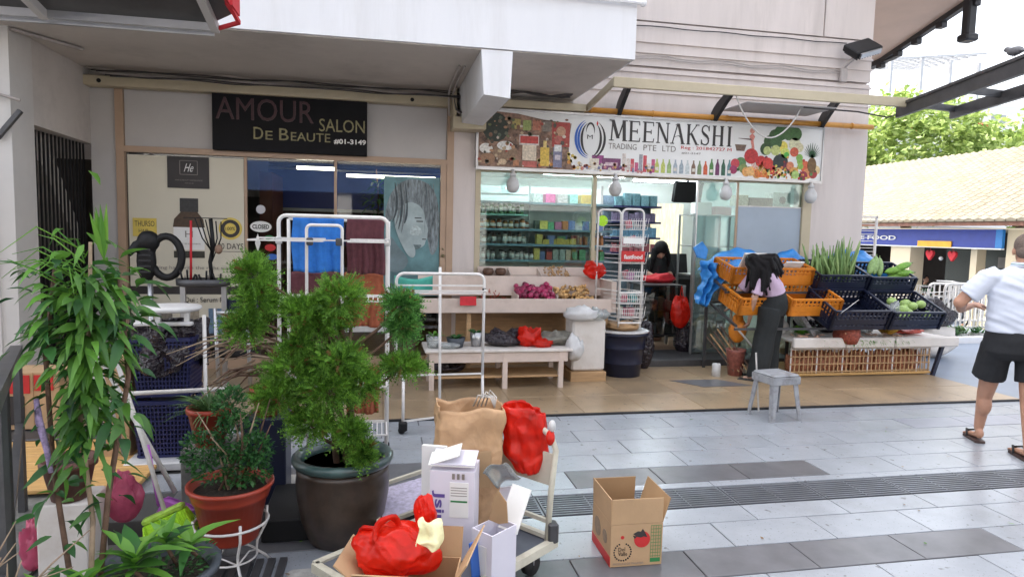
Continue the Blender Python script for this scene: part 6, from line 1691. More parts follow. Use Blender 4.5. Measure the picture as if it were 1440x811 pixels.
# ------------------------------------------------------------------ distant tree and tower blocks
def tree(lb, x, y, z0, h, r, n, seed):
    rr = random.Random(seed)
    t = thing('tree', lb, 'tree', (x, y, z0))
    tr = MB().tube([(x, y, z0), (x + .2, y, z0 + h * .3), (x - .1, y + .2, z0 + h * .55)], [.32, .24, .16], 10)
    tips = []
    for k in range(9):
        a = k * .72; el = rr.uniform(.4, 1.1); L_ = r * rr.uniform(.5, .85)
        b = Vector((x, y, z0 + h * rr.uniform(.35, .55)))
        mid = b + Vector((math.cos(a) * L_ * .5, math.sin(a) * L_ * .5, L_ * .5 * el)); e = b + Vector((math.cos(a) * L_, math.sin(a) * L_, L_ * el * .8))
        tr.tube([b, mid, e], [.11, .07, .03], 7); tips += [mid, e]
    tr.build('trunk', MT['bark'], t, True)
    c = MB()
    for k in range(n):
        ce = Vector((x, y, z0 + h * .68)); d = Vector((rr.gauss(0, 1), rr.gauss(0, 1), rr.gauss(0, .8))).normalized()
        p = ce + Vector((d.x * r, d.y * r, d.z * h * .33)) * rr.uniform(.35, 1.0) ** .6
        s_ = r * .10 * rr.uniform(.6, 1.5)
        for q in range(26):
            o_ = p + Vector((rr.gauss(0, s_), rr.gauss(0, s_), rr.gauss(0, s_ * .7)))
            a = Vector((rr.gauss(0, 1), rr.gauss(0, 1), rr.gauss(0, .6))).normalized() * .17; b = a.cross(Vector((rr.gauss(0, 1), rr.gauss(0, 1), 1))).normalized() * .09
            c.add([o_ - a, o_ + b, o_ + a, o_ - b], [(0, 1, 2, 3)])
    c.build('crown', TREE, t)
tree('broad sunlit green tree beyond the food hall roof', 24.5, 27.5, -.75, 9.4, 3.2, 260, 5)
tree('second sunlit tree further right beyond the food hall roof', 30.0, 26.5, -.75, 8.6, 3.2, 240, 8)
tree('shorter sunlit tree close to the corner of the shop building', 21.6, 28.5, -.75, 7.6, 2.4, 150, 11)
def block(lb, x0, x1, y0, y1, z1, floors, nm='tower_block'):
    t = thing(nm, lb, 'building', ((x0 + x1) / 2, (y0 + y1) / 2, -.75))
    MB().box(x0, x1, y0, y1, -.75, z1).build('wall', MT['farwhite'], t)
    for k in range(floors):
        z = z1 - 1.6 - k * 2.9
        MB().box(x0 - .1, x1 + .1, y0 - .8, y0, z - .9, z - .75).build('balcony', MT['farwhite'], t)
        n = int((x1 - x0) / 3)
        for q in range(n):
            if q % 2 == 0 or k == 1: MB().box(x0 + .8 + q * 3, x0 + 2.4 + q * 3, y0 - .02, y0 + .02, z - .5, z + .7).build('window', cm(.35, .38, .4), t)
    return t
tb = block('white apartment block behind the trees at the right', 42, 70, 52, 60, 14.2, 4)
for (x, z) in ((45, 12.0), (52.5, 12.2)): MB().box(x, x + 1.2, 51.1, 51.16, z - .8, z + .2).build('laundry', MT['redcloth'], tb)
tl = thing('roof_pergola', 'pale steel lattice on top of the apartment block', 'pergola', (50, 55, 14.2))
for k in range(10): MB().bar((43.5, 51.8 + k * .9, 17.4 + .12 * k), (53.5, 51.8 + k * .9, 18.6 + .05 * k), .14).build('beam', MT['steel'], tl)
for k in range(9): MB().bar((43.7 + k * 1.2, 51.8, 17.5 + .14 * k), (43.7 + k * 1.2, 60, 18.0 + .1 * k), .12).build('rafter', MT['steel'], tl)
for x in (43.9, 47, 50, 53): MB().bar((x, 52, 14.2), (x, 52, 17.8), .25).build('post', MT['steel'], tl)
b3 = block('pale slab block at the far right edge', 74, 90, 50, 58, 20, 5)

# ------------------------------------------------------------------ unseen block, added to dim the glass reflections and tint them blue
ob = thing('unseen_opposite_block', 'unseen pale block with an added blue band across the square, mirrored in the salon glass', 'building', (0, -14, -.7))
MB().box(-26, 30, -18, -13, 4.3, 9.5).box(3.45, 30, -13.2, -13.01, 2.6, 4.28).build('upper_wall', MT['greywall'], ob)
MB().box(-26, 3.4, -13.2, -13.0, 3.1, 4.28).build('reflection_band', MT['blueband'], ob)  # band placed to reflect blue in the salon glass only
MB().box(-26, 30, -17.8, -17.6, -.7, 4.3).build('rear_wall', MT['dark'], ob)
for k in range(10): MB().box(-25 + k * 5.8, -24.4 + k * 5.8, -14, -13.1, -.7, 3.1).build('pillar', MT['greywall'], ob)
for k in range(12): MB().box(-25 + k * 4.6, -23 + k * 4.6, -13.02, -12.98, 5.6, 7.2).build('window', MT['darkmetal'], ob)

# ================================================================== FOREGROUND, LEFT AND CENTRE
random.seed(77)
# grey canopy edge overhead, top left
cn = thing('canopy', 'dark grey canopy edge with pale ribs at the top left corner', 'canopy', (-2, 3.8, 2.8))
MB().add([(-3.6, 4.36, 2.86), (-.99, 4.36, 2.86), (-.84, 4.18, 2.87), (-1.0, 2.0, 3.3), (-3.6, 2.0, 3.3)], [(0, 1, 2, 3, 4)]).build('sheet', MT['greymetal'], cn, solid=.02)
MB().bar((-3.6, 4.38, 2.83), (-.98, 4.38, 2.83), .04, .05).bar((-3.6, 4.43, 2.80), (-1.0, 4.43, 2.80), .02, .02).build('front_rail', MT['steel'], cn)
MB().bar((-.98, 4.38, 2.82), (-.92, 2.2, 3.22), .045, .05).bar((-1.9, 4.38, 2.82), (-1.9, 2.2, 3.22), .04, .05).build('rib', MT['panelgrey'], cn)
MB().bar((-.82, 4.24, 2.83), (-1.0, 4.40, 2.82), .02, .02).bar((-.82, 4.24, 2.83), (-.88, 3.2, 3.03), .02, .02).build('red_edging', MT['redcloth'], cn)
MB().box(-.85, -.81, 4.02, 4.22, 2.86, 2.98).build('red_flag', MT['redcloth'], cn)
tag(MB(Matrix.Translation((-3.05, 6.34, 2.44)) @ Matrix.Rotation(R(38), 4, 'Y')).cbox(-.02, .02, -.02, .02, -.15, .15, .004).build('wall_bracket', MT['greymetal']), 'dark metal bracket fixed slanting on the near left pillar', 'bracket')
tag(MB().tube([(-3.25, 6.35, 3.25), (-3.25, 6.34, 2.72), (-2.95, 6.32, 2.64)], .014, 6).build('conduit', MT['conduit'], smooth=True), 'pale conduit running down the near left pillar', 'conduit')
tag(MB().bar((-3.04, 6.40, 3.23), (-2.72, 6.95, 3.23), .05, .02).build('surface_duct', MT['conduit']), 'grey flat duct crossing the soffit by the near left pillar', 'duct')

# handrail at the left
hr = thing('handrail', 'dark steel handrail with upright posts in the left corner', 'railing', (-1.3, 2.6, 0))
MB().bar((-.92, 1.75, 1.20), (-1.98, 4.1, .93), .055, .05).build('top_rail', MT['greymetal'], hr)
MB().bar((-.95, 1.8, .55), (-1.98, 4.1, .50), .035, .035).build('middle_rail', MT['greymetal'], hr)
for (x, y, z) in ((-1.14, 2.24, 1.14), (-1.22, 2.42, 1.12), (-1.98, 4.1, .93)): MB().bar((x, y, 0), (x, y, z), .035).build('post', MT['greymetal'], hr)

# carton and timber at the left
ctn = thing('carton', 'tan fruit carton with red printing standing by the left pillar', 'box', (-2.60, 5.62, .05))
MB().cbox(-2.80, -2.40, 5.55, 5.85, .06, .50, .004).build('box_body', MT['card'], ctn)
MB().box(-2.75, -2.60, 5.543, 5.549, .34, .48).box(-2.57, -2.44, 5.543, 5.549, .36, .48).build('red_print', MT['redprint'], ctn)
MB().box(-2.77, -2.71, 5.543, 5.549, .10, .32).box(-2.67, -2.64, 5.543, 5.549, .14, .32).build('dark_print', MT['ink'], ctn)
MB().box(-2.58, -2.575, 5.543, 5.549, .06, .5).build('panel_seam', MT['carddark'], ctn)
pk = thing('plank_platform', 'low platform of yellowish planks on the ground at the left', 'platform', (-2.2, 4.9, 0))
for k in range(6): MB().cbox(-3.0, -1.45, 4.3 + k * .165, 4.455 + k * .165, .02, .05).build('plank', MT['ply'], pk)
tag(MB().cbox(-3.0, -1.5, 5.32, 5.62, 0, .05).build('kerb_slab', MT['greymetal']), 'dark slab under the tan fruit carton', 'slab')
tag(MB().cbox(-1.85, -1.68, 4.86, 5.2, .0, .72, .004).build('brown_board', MT['card']), 'brown board upright left of the navy baskets', 'board')

# brown clay pot, pink bag, dustpan, brush
t = thing('clay_pot', 'dark brown clay pot on a pale box in the lower left', 'pot', (-1.42, 3.35, .0))
MB().lathe((-1.42, 3.35, .36), [(.075, 0), (.105, .15), (.118, .155), (.12, .19), (.10, .19), (.095, .16)], 26).build('pot', MT['claypot'], t, True)
MB().lathe((-1.42, 3.35, .36), [(.09, .165), (.02, .172)], 20).build('soil', MT['soil'], t)
tag(MB().cbox(-1.53, -1.32, 3.27, 3.5, .0, .355, .006).build('pale_box', MT['foam']), 'pale box under the dark brown clay pot', 'box')
blob('plastic_bag', MT['pinkpl'], (-1.25, 3.52, .27), (.08, .06, .12), 'pink plastic bag right of the dark brown clay pot', 'bag', 201, .4, 26, 18)
blob('plastic_bag', MT['pinkpl'], (-1.58, 3.34, .14), (.05, .06, .12), 'pink plastic bag left of the pale box', 'bag', 203, .4, 26, 18)
dpn = thing('dustpan', 'purple dustpan standing behind the lime brush', 'dustpan', (-1.02, 3.46, .1))
MB(Matrix.Translation((-1.03, 3.46, .14)) @ Matrix.Rotation(R(25), 4, 'Y')).cbox(-.08, .08, -.02, .02, 0, .14, .015).build('pan', MT['purplepl'], dpn)
MB().tube([(-1.07, 3.46, .25), (-1.13, 3.50, .55)], .010, 8).build('handle', MT['purplepl'], dpn, True)
br = thing('broom', 'broom with lime green bristles lying upturned beside the red pot', 'broom', (-.98, 3.30, .1))
Tb = Matrix.Translation((-.99, 3.28, .27)) @ Matrix.Rotation(R(-24), 4, 'Y')
m = MB(Tb)
for k in range(520):
    x = random.uniform(-.10, .10); y = random.uniform(-.02, .02)
    m.tube([(x, y, 0), (x * 1.06 + random.gauss(0, .004), y * 1.8 - .008, -.05), (x * 1.12 + random.gauss(0, .008), y * 2.6 - .02, -.11 - random.random() * .012)], [.0022, .002, .001], 4, caps=False)
b_ = m.build('bristles', MT['lime'], br); b_['kind'] = 'stuff'
MB(Tb).cbox(-.10, .10, -.022, .022, 0, .03, .008).build('brush_head', cm(.3, .5, .05), br)
MB().tube([(-.99, 3.28, .29), (-1.10, 3.36, .60), (-1.28, 3.52, 1.02)], .011, 8).build('handle', MT['barepipe'], br, True)
# folded stand of pale poles
fs = thing('folding_stand', 'three pale poles of a folded stand leaning together over the clay pot', 'stand', (-1.35, 3.8, 0))
for a, b in (((-1.40, 3.66, .98), (-1.02, 3.55, .28)), ((-1.42, 3.68, .97), (-1.34, 3.80, .40)), ((-1.44, 3.70, .94), (-1.46, 3.86, .42))):
    MB().tube([a, b], .012, 8).build('pole', MT['barepipe'], fs, True)
MB().tube([(-1.50, 3.8, .76), (-1.44, 3.75, .70), (-1.38, 3.75, .72)], .012, 8).build('hook', MT['barepipe'], fs, True)

# navy baskets under a bin liner with a small white stool on top
nb = None
for k in range(2):
    t = thing('basket', ('upper' if k else 'lower') + ' navy plastic basket in the stack behind the red pot', 'basket', (-1.44, 4.95, .08 + k * .42), 'stacked navy baskets')
    z0 = .06 + k * .43
    w0, w1 = .16, .19
    wl = MB()
    for (sx_, sy_) in ((1, 0), (-1, 0), (0, 1), (0, -1)):
        for q in range(15):
            u = -1 + 2 * (q + .5) / 15
            a = Vector((-1.44 + (sx_ * w0 if sx_ else u * w0), 4.95 + (sy_ * w0 if sy_ else u * w0), z0))
            b = Vector((-1.44 + (sx_ * w1 if sx_ else u * w1), 4.95 + (sy_ * w1 if sy_ else u * w1), z0 + .38))
            wl.bar(a, b, .010)
    for q in range(13):
        z = z0 + .38 * q / 12; w_ = w0 + (w1 - w0) * q / 12
        for (a, b) in (((-w_, -w_), (w_, -w_)), ((w_, -w_), (w_, w_)), ((w_, w_), (-w_, w_)), ((-w_, w_), (-w_, -w_))):
            wl.bar((-1.44 + a[0], 4.95 + a[1], z), (-1.44 + b[0], 4.95 + b[1], z), .010 if 0 < q < 12 else .026)
    wl.build('basket_wall', MT['navy'], t)
    MB().box(-1.44 - w0, -1.44 + w0, 4.95 - w0, 4.95 + w0, z0, z0 + .01).box(-1.44 - w0 + .01, -1.44 + w0 - .01, 4.95 - w0 + .01, 4.95 + w0 - .01, z0 + .01, z0 + .34).build('contents', MT['navyb'], t)
tag(MB().cbox(-1.66, -1.20, 4.66, 5.1, .0, .055).build('white_plinth', MT['whitepl']), 'white slab under the navy baskets', 'slab')
def liner(u, v):
    a = u * 2 * PI; w_ = .205 + .03 * math.sin(a * 7 + v * 3) + .02 * v
    return (-1.45 + math.cos(a) * w_ * 1.08, 4.95 + math.sin(a) * w_, .97 - .30 * v - .05 * math.sin(a * 3) * v)
o = MB().grid(liner, 60, 10).build('bin_liner', MT['binbag'], smooth=True, solid=.004); crumple(o, .035, 11, 3)
tag(o, 'dark crumpled bin liner draped over the upper navy basket', 'bin liner')
ws = thing('plastic_tray', 'white plastic tray with a raised rim resting on top of the bin liner', 'tray', (-1.42, 4.9, .98))
MB().lathe((-1.42, 4.9, 1.065), [(.19, -.012), (.205, 0), (.20, .018), (.10, .024), (.01, .024)], 28).build('tray_top', MT['whitepl'], ws, True)
for x in (-1.58, -1.28, -1.46): MB().bar((x, 4.78, .97), (x, 4.80, 1.06), .03).build('foot', MT['whitepl'], ws)
MB().cbox(-1.60, -1.24, 4.74, 4.80, .965, .99).build('rim', MT['whitepl'], ws)
tag(MB().tube([(-1.66, 4.45, .58), (-.95, 4.52, .585)], .014, 8).build('pale_pole', MT['barepipe'], smooth=True), 'horizontal pale pole in front of the navy baskets', 'pole')

# salon equipment behind
hd = thing('hair_dryer', 'black ring shaped salon hair machine on a stand by the left window', 'salon machine', (-2.05, 6.6, 0))
pts = [(-1.93 + math.cos(a * PI / 12) * .13, 6.6, 1.34 + math.sin(a * PI / 12) * .19) for a in range(-10, 13)]
MB().tube(pts, .034, 10).build('ring', MT['black'], hd, True)
remesh(MB().ball((-2.08, 6.6, 1.48), .10, .09, .10).ball((-2.10, 6.6, 1.30), .085, .08, .2).tube([(-2.16, 6.56, 1.46), (-2.22, 6.5, 1.36)], [.04, .03], 10), 'motor_housing', MT['black'], hd, .012, 2)
for k in range(5): MB().box(-2.14, -2.04, 6.50, 6.515, 1.20 + k * .05, 1.215 + k * .05).build('vent', MT['darkmetal'], hd)
MB().tube([(-2.08, 6.62, 1.15), (-2.08, 6.62, .05)], .025, 10).lathe((-2.08, 6.62, 0), [(.22, 0), (.22, .03), (.05, .06)], 20).build('stand_pole', MT['steel'], hd, True)
st_ = thing('styling_trolley', 'grey salon trolley with brushes, a red stick and cables standing in it', 'trolley', (-1.62, 6.62, 0))
MB().lathe((-1.62, 6.62, 1.07), [(.20, 0), (.235, .01), (.24, .07), (.22, .07), (.20, .03), (.02, .03)], 26, 0, 1, .7).build('tray', MT['greymetal'], st_, True)
MB().lathe((-1.62, 6.62, .55), [(.20, 0), (.23, .01), (.23, .05), (.21, .05), (.2, .02), (.02, .02)], 26, 0, 1, .7).build('tray', MT['greymetal'], st_, True)
for x in (-1.80, -1.44): MB().bar((x, 6.62, .05), (x, 6.62, 1.08), .045, .03).build('post', MT['steel'], st_)
for (x, y) in ((-1.8, 6.5), (-1.44, 6.5), (-1.8, 6.74), (-1.44, 6.74)): MB().ball((x, y, .035), .035).build('caster', MT['rubber'], st_, True)
MB().tube([(-1.73, 6.62, 1.12), (-1.72, 6.62, 1.68)], .011, 8).build('red_stick', MT['redcloth'], st_, True)
MB().tube([(-1.54, 6.62, 1.10), (-1.56, 6.62, 1.30), (-1.53, 6.62, 1.45), (-1.55, 6.62, 1.70)], .018, 8).build('upright_post', MT['black'], st_, True)
for k in range(6):
    a = -1.68 + k * .045
    MB().tube([(a, 6.6, 1.70 - .005 * k), (a * .5 - .78 + .01 * k, 6.6, 1.52), (-1.54, 6.6, 1.40 - .02 * k)], .006, 6).build('cable', MT['black'], st_, True)
MB().bar((-1.78, 6.6, 1.705), (-1.40, 6.6, 1.705), .008).build('top_wire', MT['black'], st_)
for k in range(9):
    x = -1.78 + k * .04
    MB().tube([(x, 6.55, 1.12), (x + random.uniform(-.03, .03), 6.55, 1.18 + random.random() * .05)], .009, 6).build('brush', MT['black'], st_, True)
MB().ball((-1.47, 6.56, 1.42), .035, .03, .045).build('clamp_knob', cm(.2, .12, .08), st_, True)
ch = thing('salon_chair', 'steel framed salon chair half hidden behind the styling trolley', 'chair', (-1.35, 6.2, 0))
MB().tube([(-1.45, 6.3, .9), (-1.42, 6.28, .1)], .018, 8).tube([(-1.18, 6.3, .92), (-1.15, 6.28, .1)], .018, 8).bar((-1.45, 6.3, .86), (-1.18, 6.3, .86), .03).build('frame', MT['steel'], ch, True)
MB().cbox(-1.48, -1.12, 6.28, 6.7, .45, .53, .02).build('seat', MT['black'], ch)
MB().cbox(-1.46, -1.14, 6.66, 6.70, .6, .95, .02).build('backrest', MT['navyb'], ch)
tag(MB().tube([(-1.17, 4.80, .02), (-1.18, 4.82, 1.03)], .013, 8).build('white_pole', MT['wirewhite'], smooth=True), 'slim white pole right of the navy baskets', 'pole')

# plants ------------------------------------------------------------
def leafmesh(L_, W_, droop, fold=.3, segs=5):
    m = MB().leaf((0, 0, 0), (0, 1, 0), (0, 0, 1), L_, W_, droop, fold, segs)
    me = bpy.data.meshes.new('leaf'); me.from_pydata(m.v, [], m.f)
    me.polygons.foreach_set('use_smooth', [True] * len(me.polygons))
    return me
def put_leaf(me, parent, p, d, s=1.0, roll=0.0):
    o = bpy.data.objects.new('leaf', me); COL.objects.link(o); o.parent = parent
    d = Vector(d).normalized()
    q = d.to_track_quat('Y', 'Z')
    o.rotation_mode = 'QUATERNION'
    from mathutils import Quaternion
    o.rotation_quaternion = q @ Quaternion((0, 1, 0), roll)
    o.location = Vector(p) - wloc(parent)
    o.scale = (s, s, s)
    return o
LM = []
for (L_, W_, dr_) in ((.15, .056, .45), (.12, .046, .25), (.18, .055, .7), (.13, .06, .35)):
    a = leafmesh(L_, W_, dr_); a.materials.append(LEAF); b = leafmesh(L_, W_, dr_); b.materials.append(LEAFD); LM += [a, b]
LMb = []
for (L_, W_, dr_) in ((.14, .040, .3), (.11, .036, .15), (.16, .045, .5)):
    a = leafmesh(L_, W_, dr_); a.materials.append(LEAFB); LMb.append(a)
# tall leafy plant on the left
TX, TY = -1.02, 2.45
tp_ = thing('tall_plant', 'tall leafy plant with drooping lance shaped leaves at the left edge', 'plant', (TX, TY, 0))
stems = [[(-.98, 2.35, .0), (-.96, 2.38, .35), (-.97, 2.45, .62), (-1.02, 2.5, .95), (-.98, 2.5, 1.3), (-.97, 2.5, 1.58)],
         [(-1.00, 2.4, .0), (-1.03, 2.42, .4), (-1.10, 2.48, .8), (-1.12, 2.5, 1.2), (-1.08, 2.5, 1.5)],
         [(-.96, 2.4, .2), (-.93, 2.48, .7), (-.88, 2.55, 1.1), (-.90, 2.55, 1.45)]]
for k, s_ in enumerate(stems):
    MB().tube(s_, [.011 - .001 * i for i in range(len(s_))], 8).build('stem', MT['bark' if k else 'barkpale'], tp_, True)
MB().lathe((-.98, 2.38, 0), [(.13, 0), (.17, .22), (.185, .23), (.18, .25), (.15, .24), (.14, .2), (.01, .2)], 24).build('pot', MT['potdark'], tp_, True)
random.seed(9)
def along(pts, t):
    n = len(pts) - 1; i = min(n - 1, int(t * n)); f = t * n - i
    return Vector(pts[i]).lerp(Vector(pts[i + 1]), f)
for k in range(280):
    s_ = random.choice(stems)
    up_ = random.random()
    if up_ < .62: z = random.gauss(1.34, .11)
    elif up_ < .88: z = random.gauss(1.0, .10)
    else: z = random.uniform(.55, .9)
    z = min(z, 1.62)
    best = min((along(s_, q / 20) for q in range(21)), key=lambda v: abs(v.z - z))
    a = random.random() * 2 * PI
    spread = random.uniform(0, .11 if z > 1.2 else .07)
    p = best + Vector((math.cos(a) * spread, math.sin(a) * spread, random.uniform(-.03, .03)))
    el = random.uniform(-.7, .55) + (.35 if z > 1.45 else 0)
    put_leaf(random.choice(LM), tp_, p, (math.cos(a), math.sin(a), el), random.uniform(.34, .70), random.uniform(-.8, .8))
dn_ = MB()
for k in range(420):
    z = random.choice((random.gauss(1.34, .11), random.gauss(1.30, .12), random.gauss(1.0, .11)))
    a = random.random() * 6.28; r_ = random.uniform(0, .13 if z > 1.15 else .08)
    dn_.leaf((TX + .03 + math.cos(a) * r_, TY + .05 + math.sin(a) * r_, z), (math.cos(a) + random.gauss(0, .3), math.sin(a), random.uniform(-.9, .5)), (random.gauss(0, .3), 0, 1), random.uniform(.05, .11), random.uniform(.018, .036), random.uniform(.2, .8), .3, 3)
o = dn_.build('inner_foliage', LEAF, tp_, True); o['kind'] = 'stuff'
for k in range(16):   # pale shoots on top and grassy side blades
    a = random.random() * 6.28; z = random.uniform(1.35, 1.55)
    MB().tube([(TX + .03, TY + .05, z), (TX + math.cos(a) * .10, TY + math.sin(a) * .1, z + .08), (TX + math.cos(a) * .22, TY + math.sin(a) * .2, z + random.uniform(-.02, .14))], [.003, .0025, .001], 5).build('shoot', LEAFB, tp_, True)
sp = MB()
for k in range(9): sp.leaf((-.93, 2.5, 1.52), (random.uniform(-.3, .3), random.uniform(-.3, .3), 1), (0, 1, 0), random.uniform(.12, .2), .018, 0, .3)
sp.build('new_growth', LEAFB, tp_, True)
rg = MB().tube([(-1.135, 2.46, 1.05), (-1.12, 2.44, .98), (-1.10, 2.44, .88), (-1.09, 2.44, .80)], [.008, .012, .010, .008], 8)
tag(rg.build('purple_rag', M('purple_rag', (.32, .25, .42), .8, var=.5, scale=70), smooth=True), 'purple and white rag tied round the tall plant stem', 'rag')
# pale dry twigs and a white crumpled cloth at the lower left corner
tw = thing('dry_twigs', 'pale dry twigs sticking out in the lower left corner', 'twigs', (-1.05, 2.1, .4))
for k in range(12):
    a = Vector((-1.12 + random.uniform(-.08, .05), 2.1, .45 + random.uniform(0, .1))); b = a + Vector((random.uniform(.0, .25), random.uniform(-.05, .1), random.uniform(.05, .28)))
    MB().tube([a, a.lerp(b, .5) + Vector((.01, 0, .02)), b], [.004, .003, .0015], 5).build('twig', MT['barkpale'], tw, True)
# dark pot with bright leaves
bp_ = thing('bright_plant', 'slate coloured pot of bright green broad leaves in the bottom left corner', 'plant', (-.78, 2.45, 0))
MB().lathe((-.80, 2.55, .10), [(.13, 0), (.19, .26), (.215, .265), (.22, .29), (.19, .29), (.18, .24), (.01, .23)], 30).build('pot', MT['potdark'], bp_, True)
MB().lathe((-.80, 2.55, 0), [(.12, 0), (.12, .1)], 20).build('pot_foot', MT['black'], bp_, True)
MB().lathe((-.80, 2.55, .34), [(.18, 0), (.01, .012)], 20).build('soil', MT['soil'], bp_)
for (cx_, cy_, cz_, n_, s0) in ((-.83, 2.42, .44, 18, 1.0), (-.96, 2.36, .40, 14, 1.0), (-.76, 2.52, .48, 12, .8), (-.70, 2.6, .42, 10, .9), (-1.04, 2.28, .42, 10, .9)):
    MB().tube([(cx_ + .03, cy_ + .08, .33), (cx_, cy_, cz_)], .007, 6).build('stem', MT['bark'], bp_, True)
    for k in range(n_):
        a = k * 2.4 + random.uniform(-.2, .2); el = .15 + 1.3 * (k / n_)
        put_leaf(random.choice(LMb if random.random() < .7 else LM), bp_, (cx_, cy_, cz_ + k * .003), (math.cos(a), math.sin(a), el), s0 * random.uniform(.8, 1.1), random.uniform(-.3, .3))
sm = MB()
for k in range(260):
    a = random.random() * 6.28; r_ = .17 * math.sqrt(random.random())
    sm.leaf((-.78 + math.cos(a) * r_, 2.58 + math.sin(a) * r_, .36 + random.random() * .06), (math.cos(a), math.sin(a), random.uniform(.2, 1.6)), (0, 0, 1), .03, .014, .2, segs=2)
o = sm.build('small_foliage', LEAFD, bp_); o['kind'] = 'stuff'
# red pot on its white wire stand
RX, RY = -.69, 3.25
ps = thing('plant_stand', 'rusty white wire plant stand under the red pot', 'plant stand', (RX, RY, 0))
def ring(m, c, r_, w_, n=28):
    return m.tube([(c[0] + math.cos(2 * PI * k / n) * r_, c[1] + math.sin(2 * PI * k / n) * r_, c[2]) for k in range(n + 1)], w_, 6, caps=False)
ring(MB(), (RX, RY, .245), .168, .0065).build('upper_ring', MT['wirewhite'], ps, True)
ring(MB(), (RX, RY, .07), .115, .005).build('lower_ring', MT['wirewhite'], ps, True)
for k in range(4):
    a = R(25 + 90 * k)
    q = lambda r_, z: (RX + math.cos(a) * r_, RY + math.sin(a) * r_, z)
    MB().tube([q(.168, .28), q(.165, .2), q(.12, .12), q(.115, .07), q(.155, .035), q(.18, .004)], .0065, 6).build('leg', MT['wirewhite'], ps, True)
    MB().tube([q(.115, .07), (RX + math.cos(a + .8) * .09, RY + math.sin(a + .8) * .09, .10), (RX + math.cos(a + 1.57) * .115, RY + math.sin(a + 1.57) * .115, .07)], .004, 6).build('scroll', MT['wirewhite'], ps, True)
rp_ = thing('red_pot_plant', 'red plastic pot with a small leaved shrub and bare twigs', 'plant', (RX, RY, .16))
MB().lathe((RX, RY, .16), [(.118, 0), (.125, .012), (.163, .20), (.17, .20), (.175, .22), (.188, .255), (.196, .26), (.196, .275), (.18, .275), (.17, .24), (.02, .235)], 36).build('pot', MT['terracotta'], rp_, True)
MB().lathe((RX, RY, .40), [(.165, 0), (.01, .008)], 24).build('soil', MT['soil'], rp_)
for k in range(12):
    a = random.random() * 6.28; h_ = random.uniform(.15, .42)
    b = Vector((RX + random.uniform(-.05, .05), RY + random.uniform(-.05, .05), .41))
    e = b + Vector((math.cos(a) * .14, math.sin(a) * .14, h_))
    MB().tube([b, b.lerp(e, .5) + Vector((.02, 0, .03)), e], [.006, .005, .002], 6).build('twig', MT['barkpale' if k < 6 else 'bark'], rp_, True)
def leafball(cs, n, Ls, Ws, seed, up=.6):
    rr = random.Random(seed); m = MB()
    for k in range(n):
        c, r_ = rr.choice(cs)
        d = Vector((rr.gauss(0, 1), rr.gauss(0, 1), rr.gauss(0, 1))).normalized()
        p = Vector(c) + Vector((d.x * r_[0], d.y * r_[1], d.z * r_[2])) * rr.uniform(.3, 1.0) ** .5
        m.leaf(p, (d.x + rr.gauss(0, .5), d.y + rr.gauss(0, .5), d.z + up + rr.gauss(0, .4)), (rr.gauss(0, .4), rr.gauss(0, .4), 1), rr.uniform(*Ls), rr.uniform(*Ws), .2, .2, 2)
    return m
o = leafball([((RX - .05, RY, .52), (.15, .12, .09)), ((RX + .08, RY, .50), (.12, .12, .08)), ((RX - .12, RY - .02, .60), (.09, .08, .10)), ((RX + .02, RY + .02, .66), (.10, .1, .12)), ((RX - .0, RY, .80), (.07, .07, .1)), ((RX + .12, RY - .04, .60), (.08, .08, .08))], 2600, (.016, .032), (.010, .018), 5).build('foliage', LEAFD, rp_); o['kind'] = 'stuff'
# large brown glazed pot with the conifer
CX, CY = -.185, 3.52
cp = thing('conifer_pot', 'large brown glazed pot with green rim holding a conifer with cloud shaped tufts', 'potted tree', (CX, CY, 0))
MB().lathe((CX, CY, 0), [(.165, 0), (.175, .01), (.215, .12), (.238, .25), (.242, .33), (.236, .375), (.240, .382), (.236, .39), (.232, .41)], 44).build('pot', MT['glazed'], cp, True)
MB().lathe((CX, CY, 0), [(.232, .41), (.252, .418), (.262, .435), (.262, .452), (.25, .465), (.228, .465), (.215, .45), (.21, .40), (.21, .35)], 44).build('pot_rim', MT['glazegreen'], cp, True)
MB().lathe((CX, CY, .375), [(.212, 0), (.01, .006)], 24).build('soil', MT['soil'], cp)
clumps = [(-.62, 3.50, 1.40, .075, .08, 0), (-.60, 3.50, 1.27, .085, .09, 0), (-.66, 3.48, 1.14, .08, .06, 0), (-.37, 3.46, 1.22, .09, .07, 0), (-.20, 3.46, 1.28, .11, .10, 0), (-.29, 3.5, 1.17, .13, .07, 0), (.11, 3.55, 1.24, .075, .07, 1), (.12, 3.52, 1.13, .06, .06, 1),
          (-.42, 3.45, .93, .13, .08, 0), (-.20, 3.40, .97, .12, .08, 0), (-.50, 3.42, .80, .11, .07, 0), (-.26, 3.38, .84, .15, .09, 0), (-.10, 3.40, .86, .09, .08, 0), (.12, 3.5, .93, .10, .035, 0), (-.14, 3.34, .62, .055, .05, 0), (-.34, 3.38, .66, .10, .07, 0), (-.08, 3.3, .52, .03, .06, 0), (-.40, 3.44, 1.05, .05, .04, 0)]
rr = random.Random(4)
for k in range(3):
    MB().tube([(CX - .03 + k * .05, CY, .37), (CX - .05 + k * .05, CY, .6), (CX - .10 + k * .06, CY, .9), (CX - .06 + k * .05, CY, 1.15)], [.018, .016, .013, .008], 8).build('trunk', MT['bark'], cp, True)
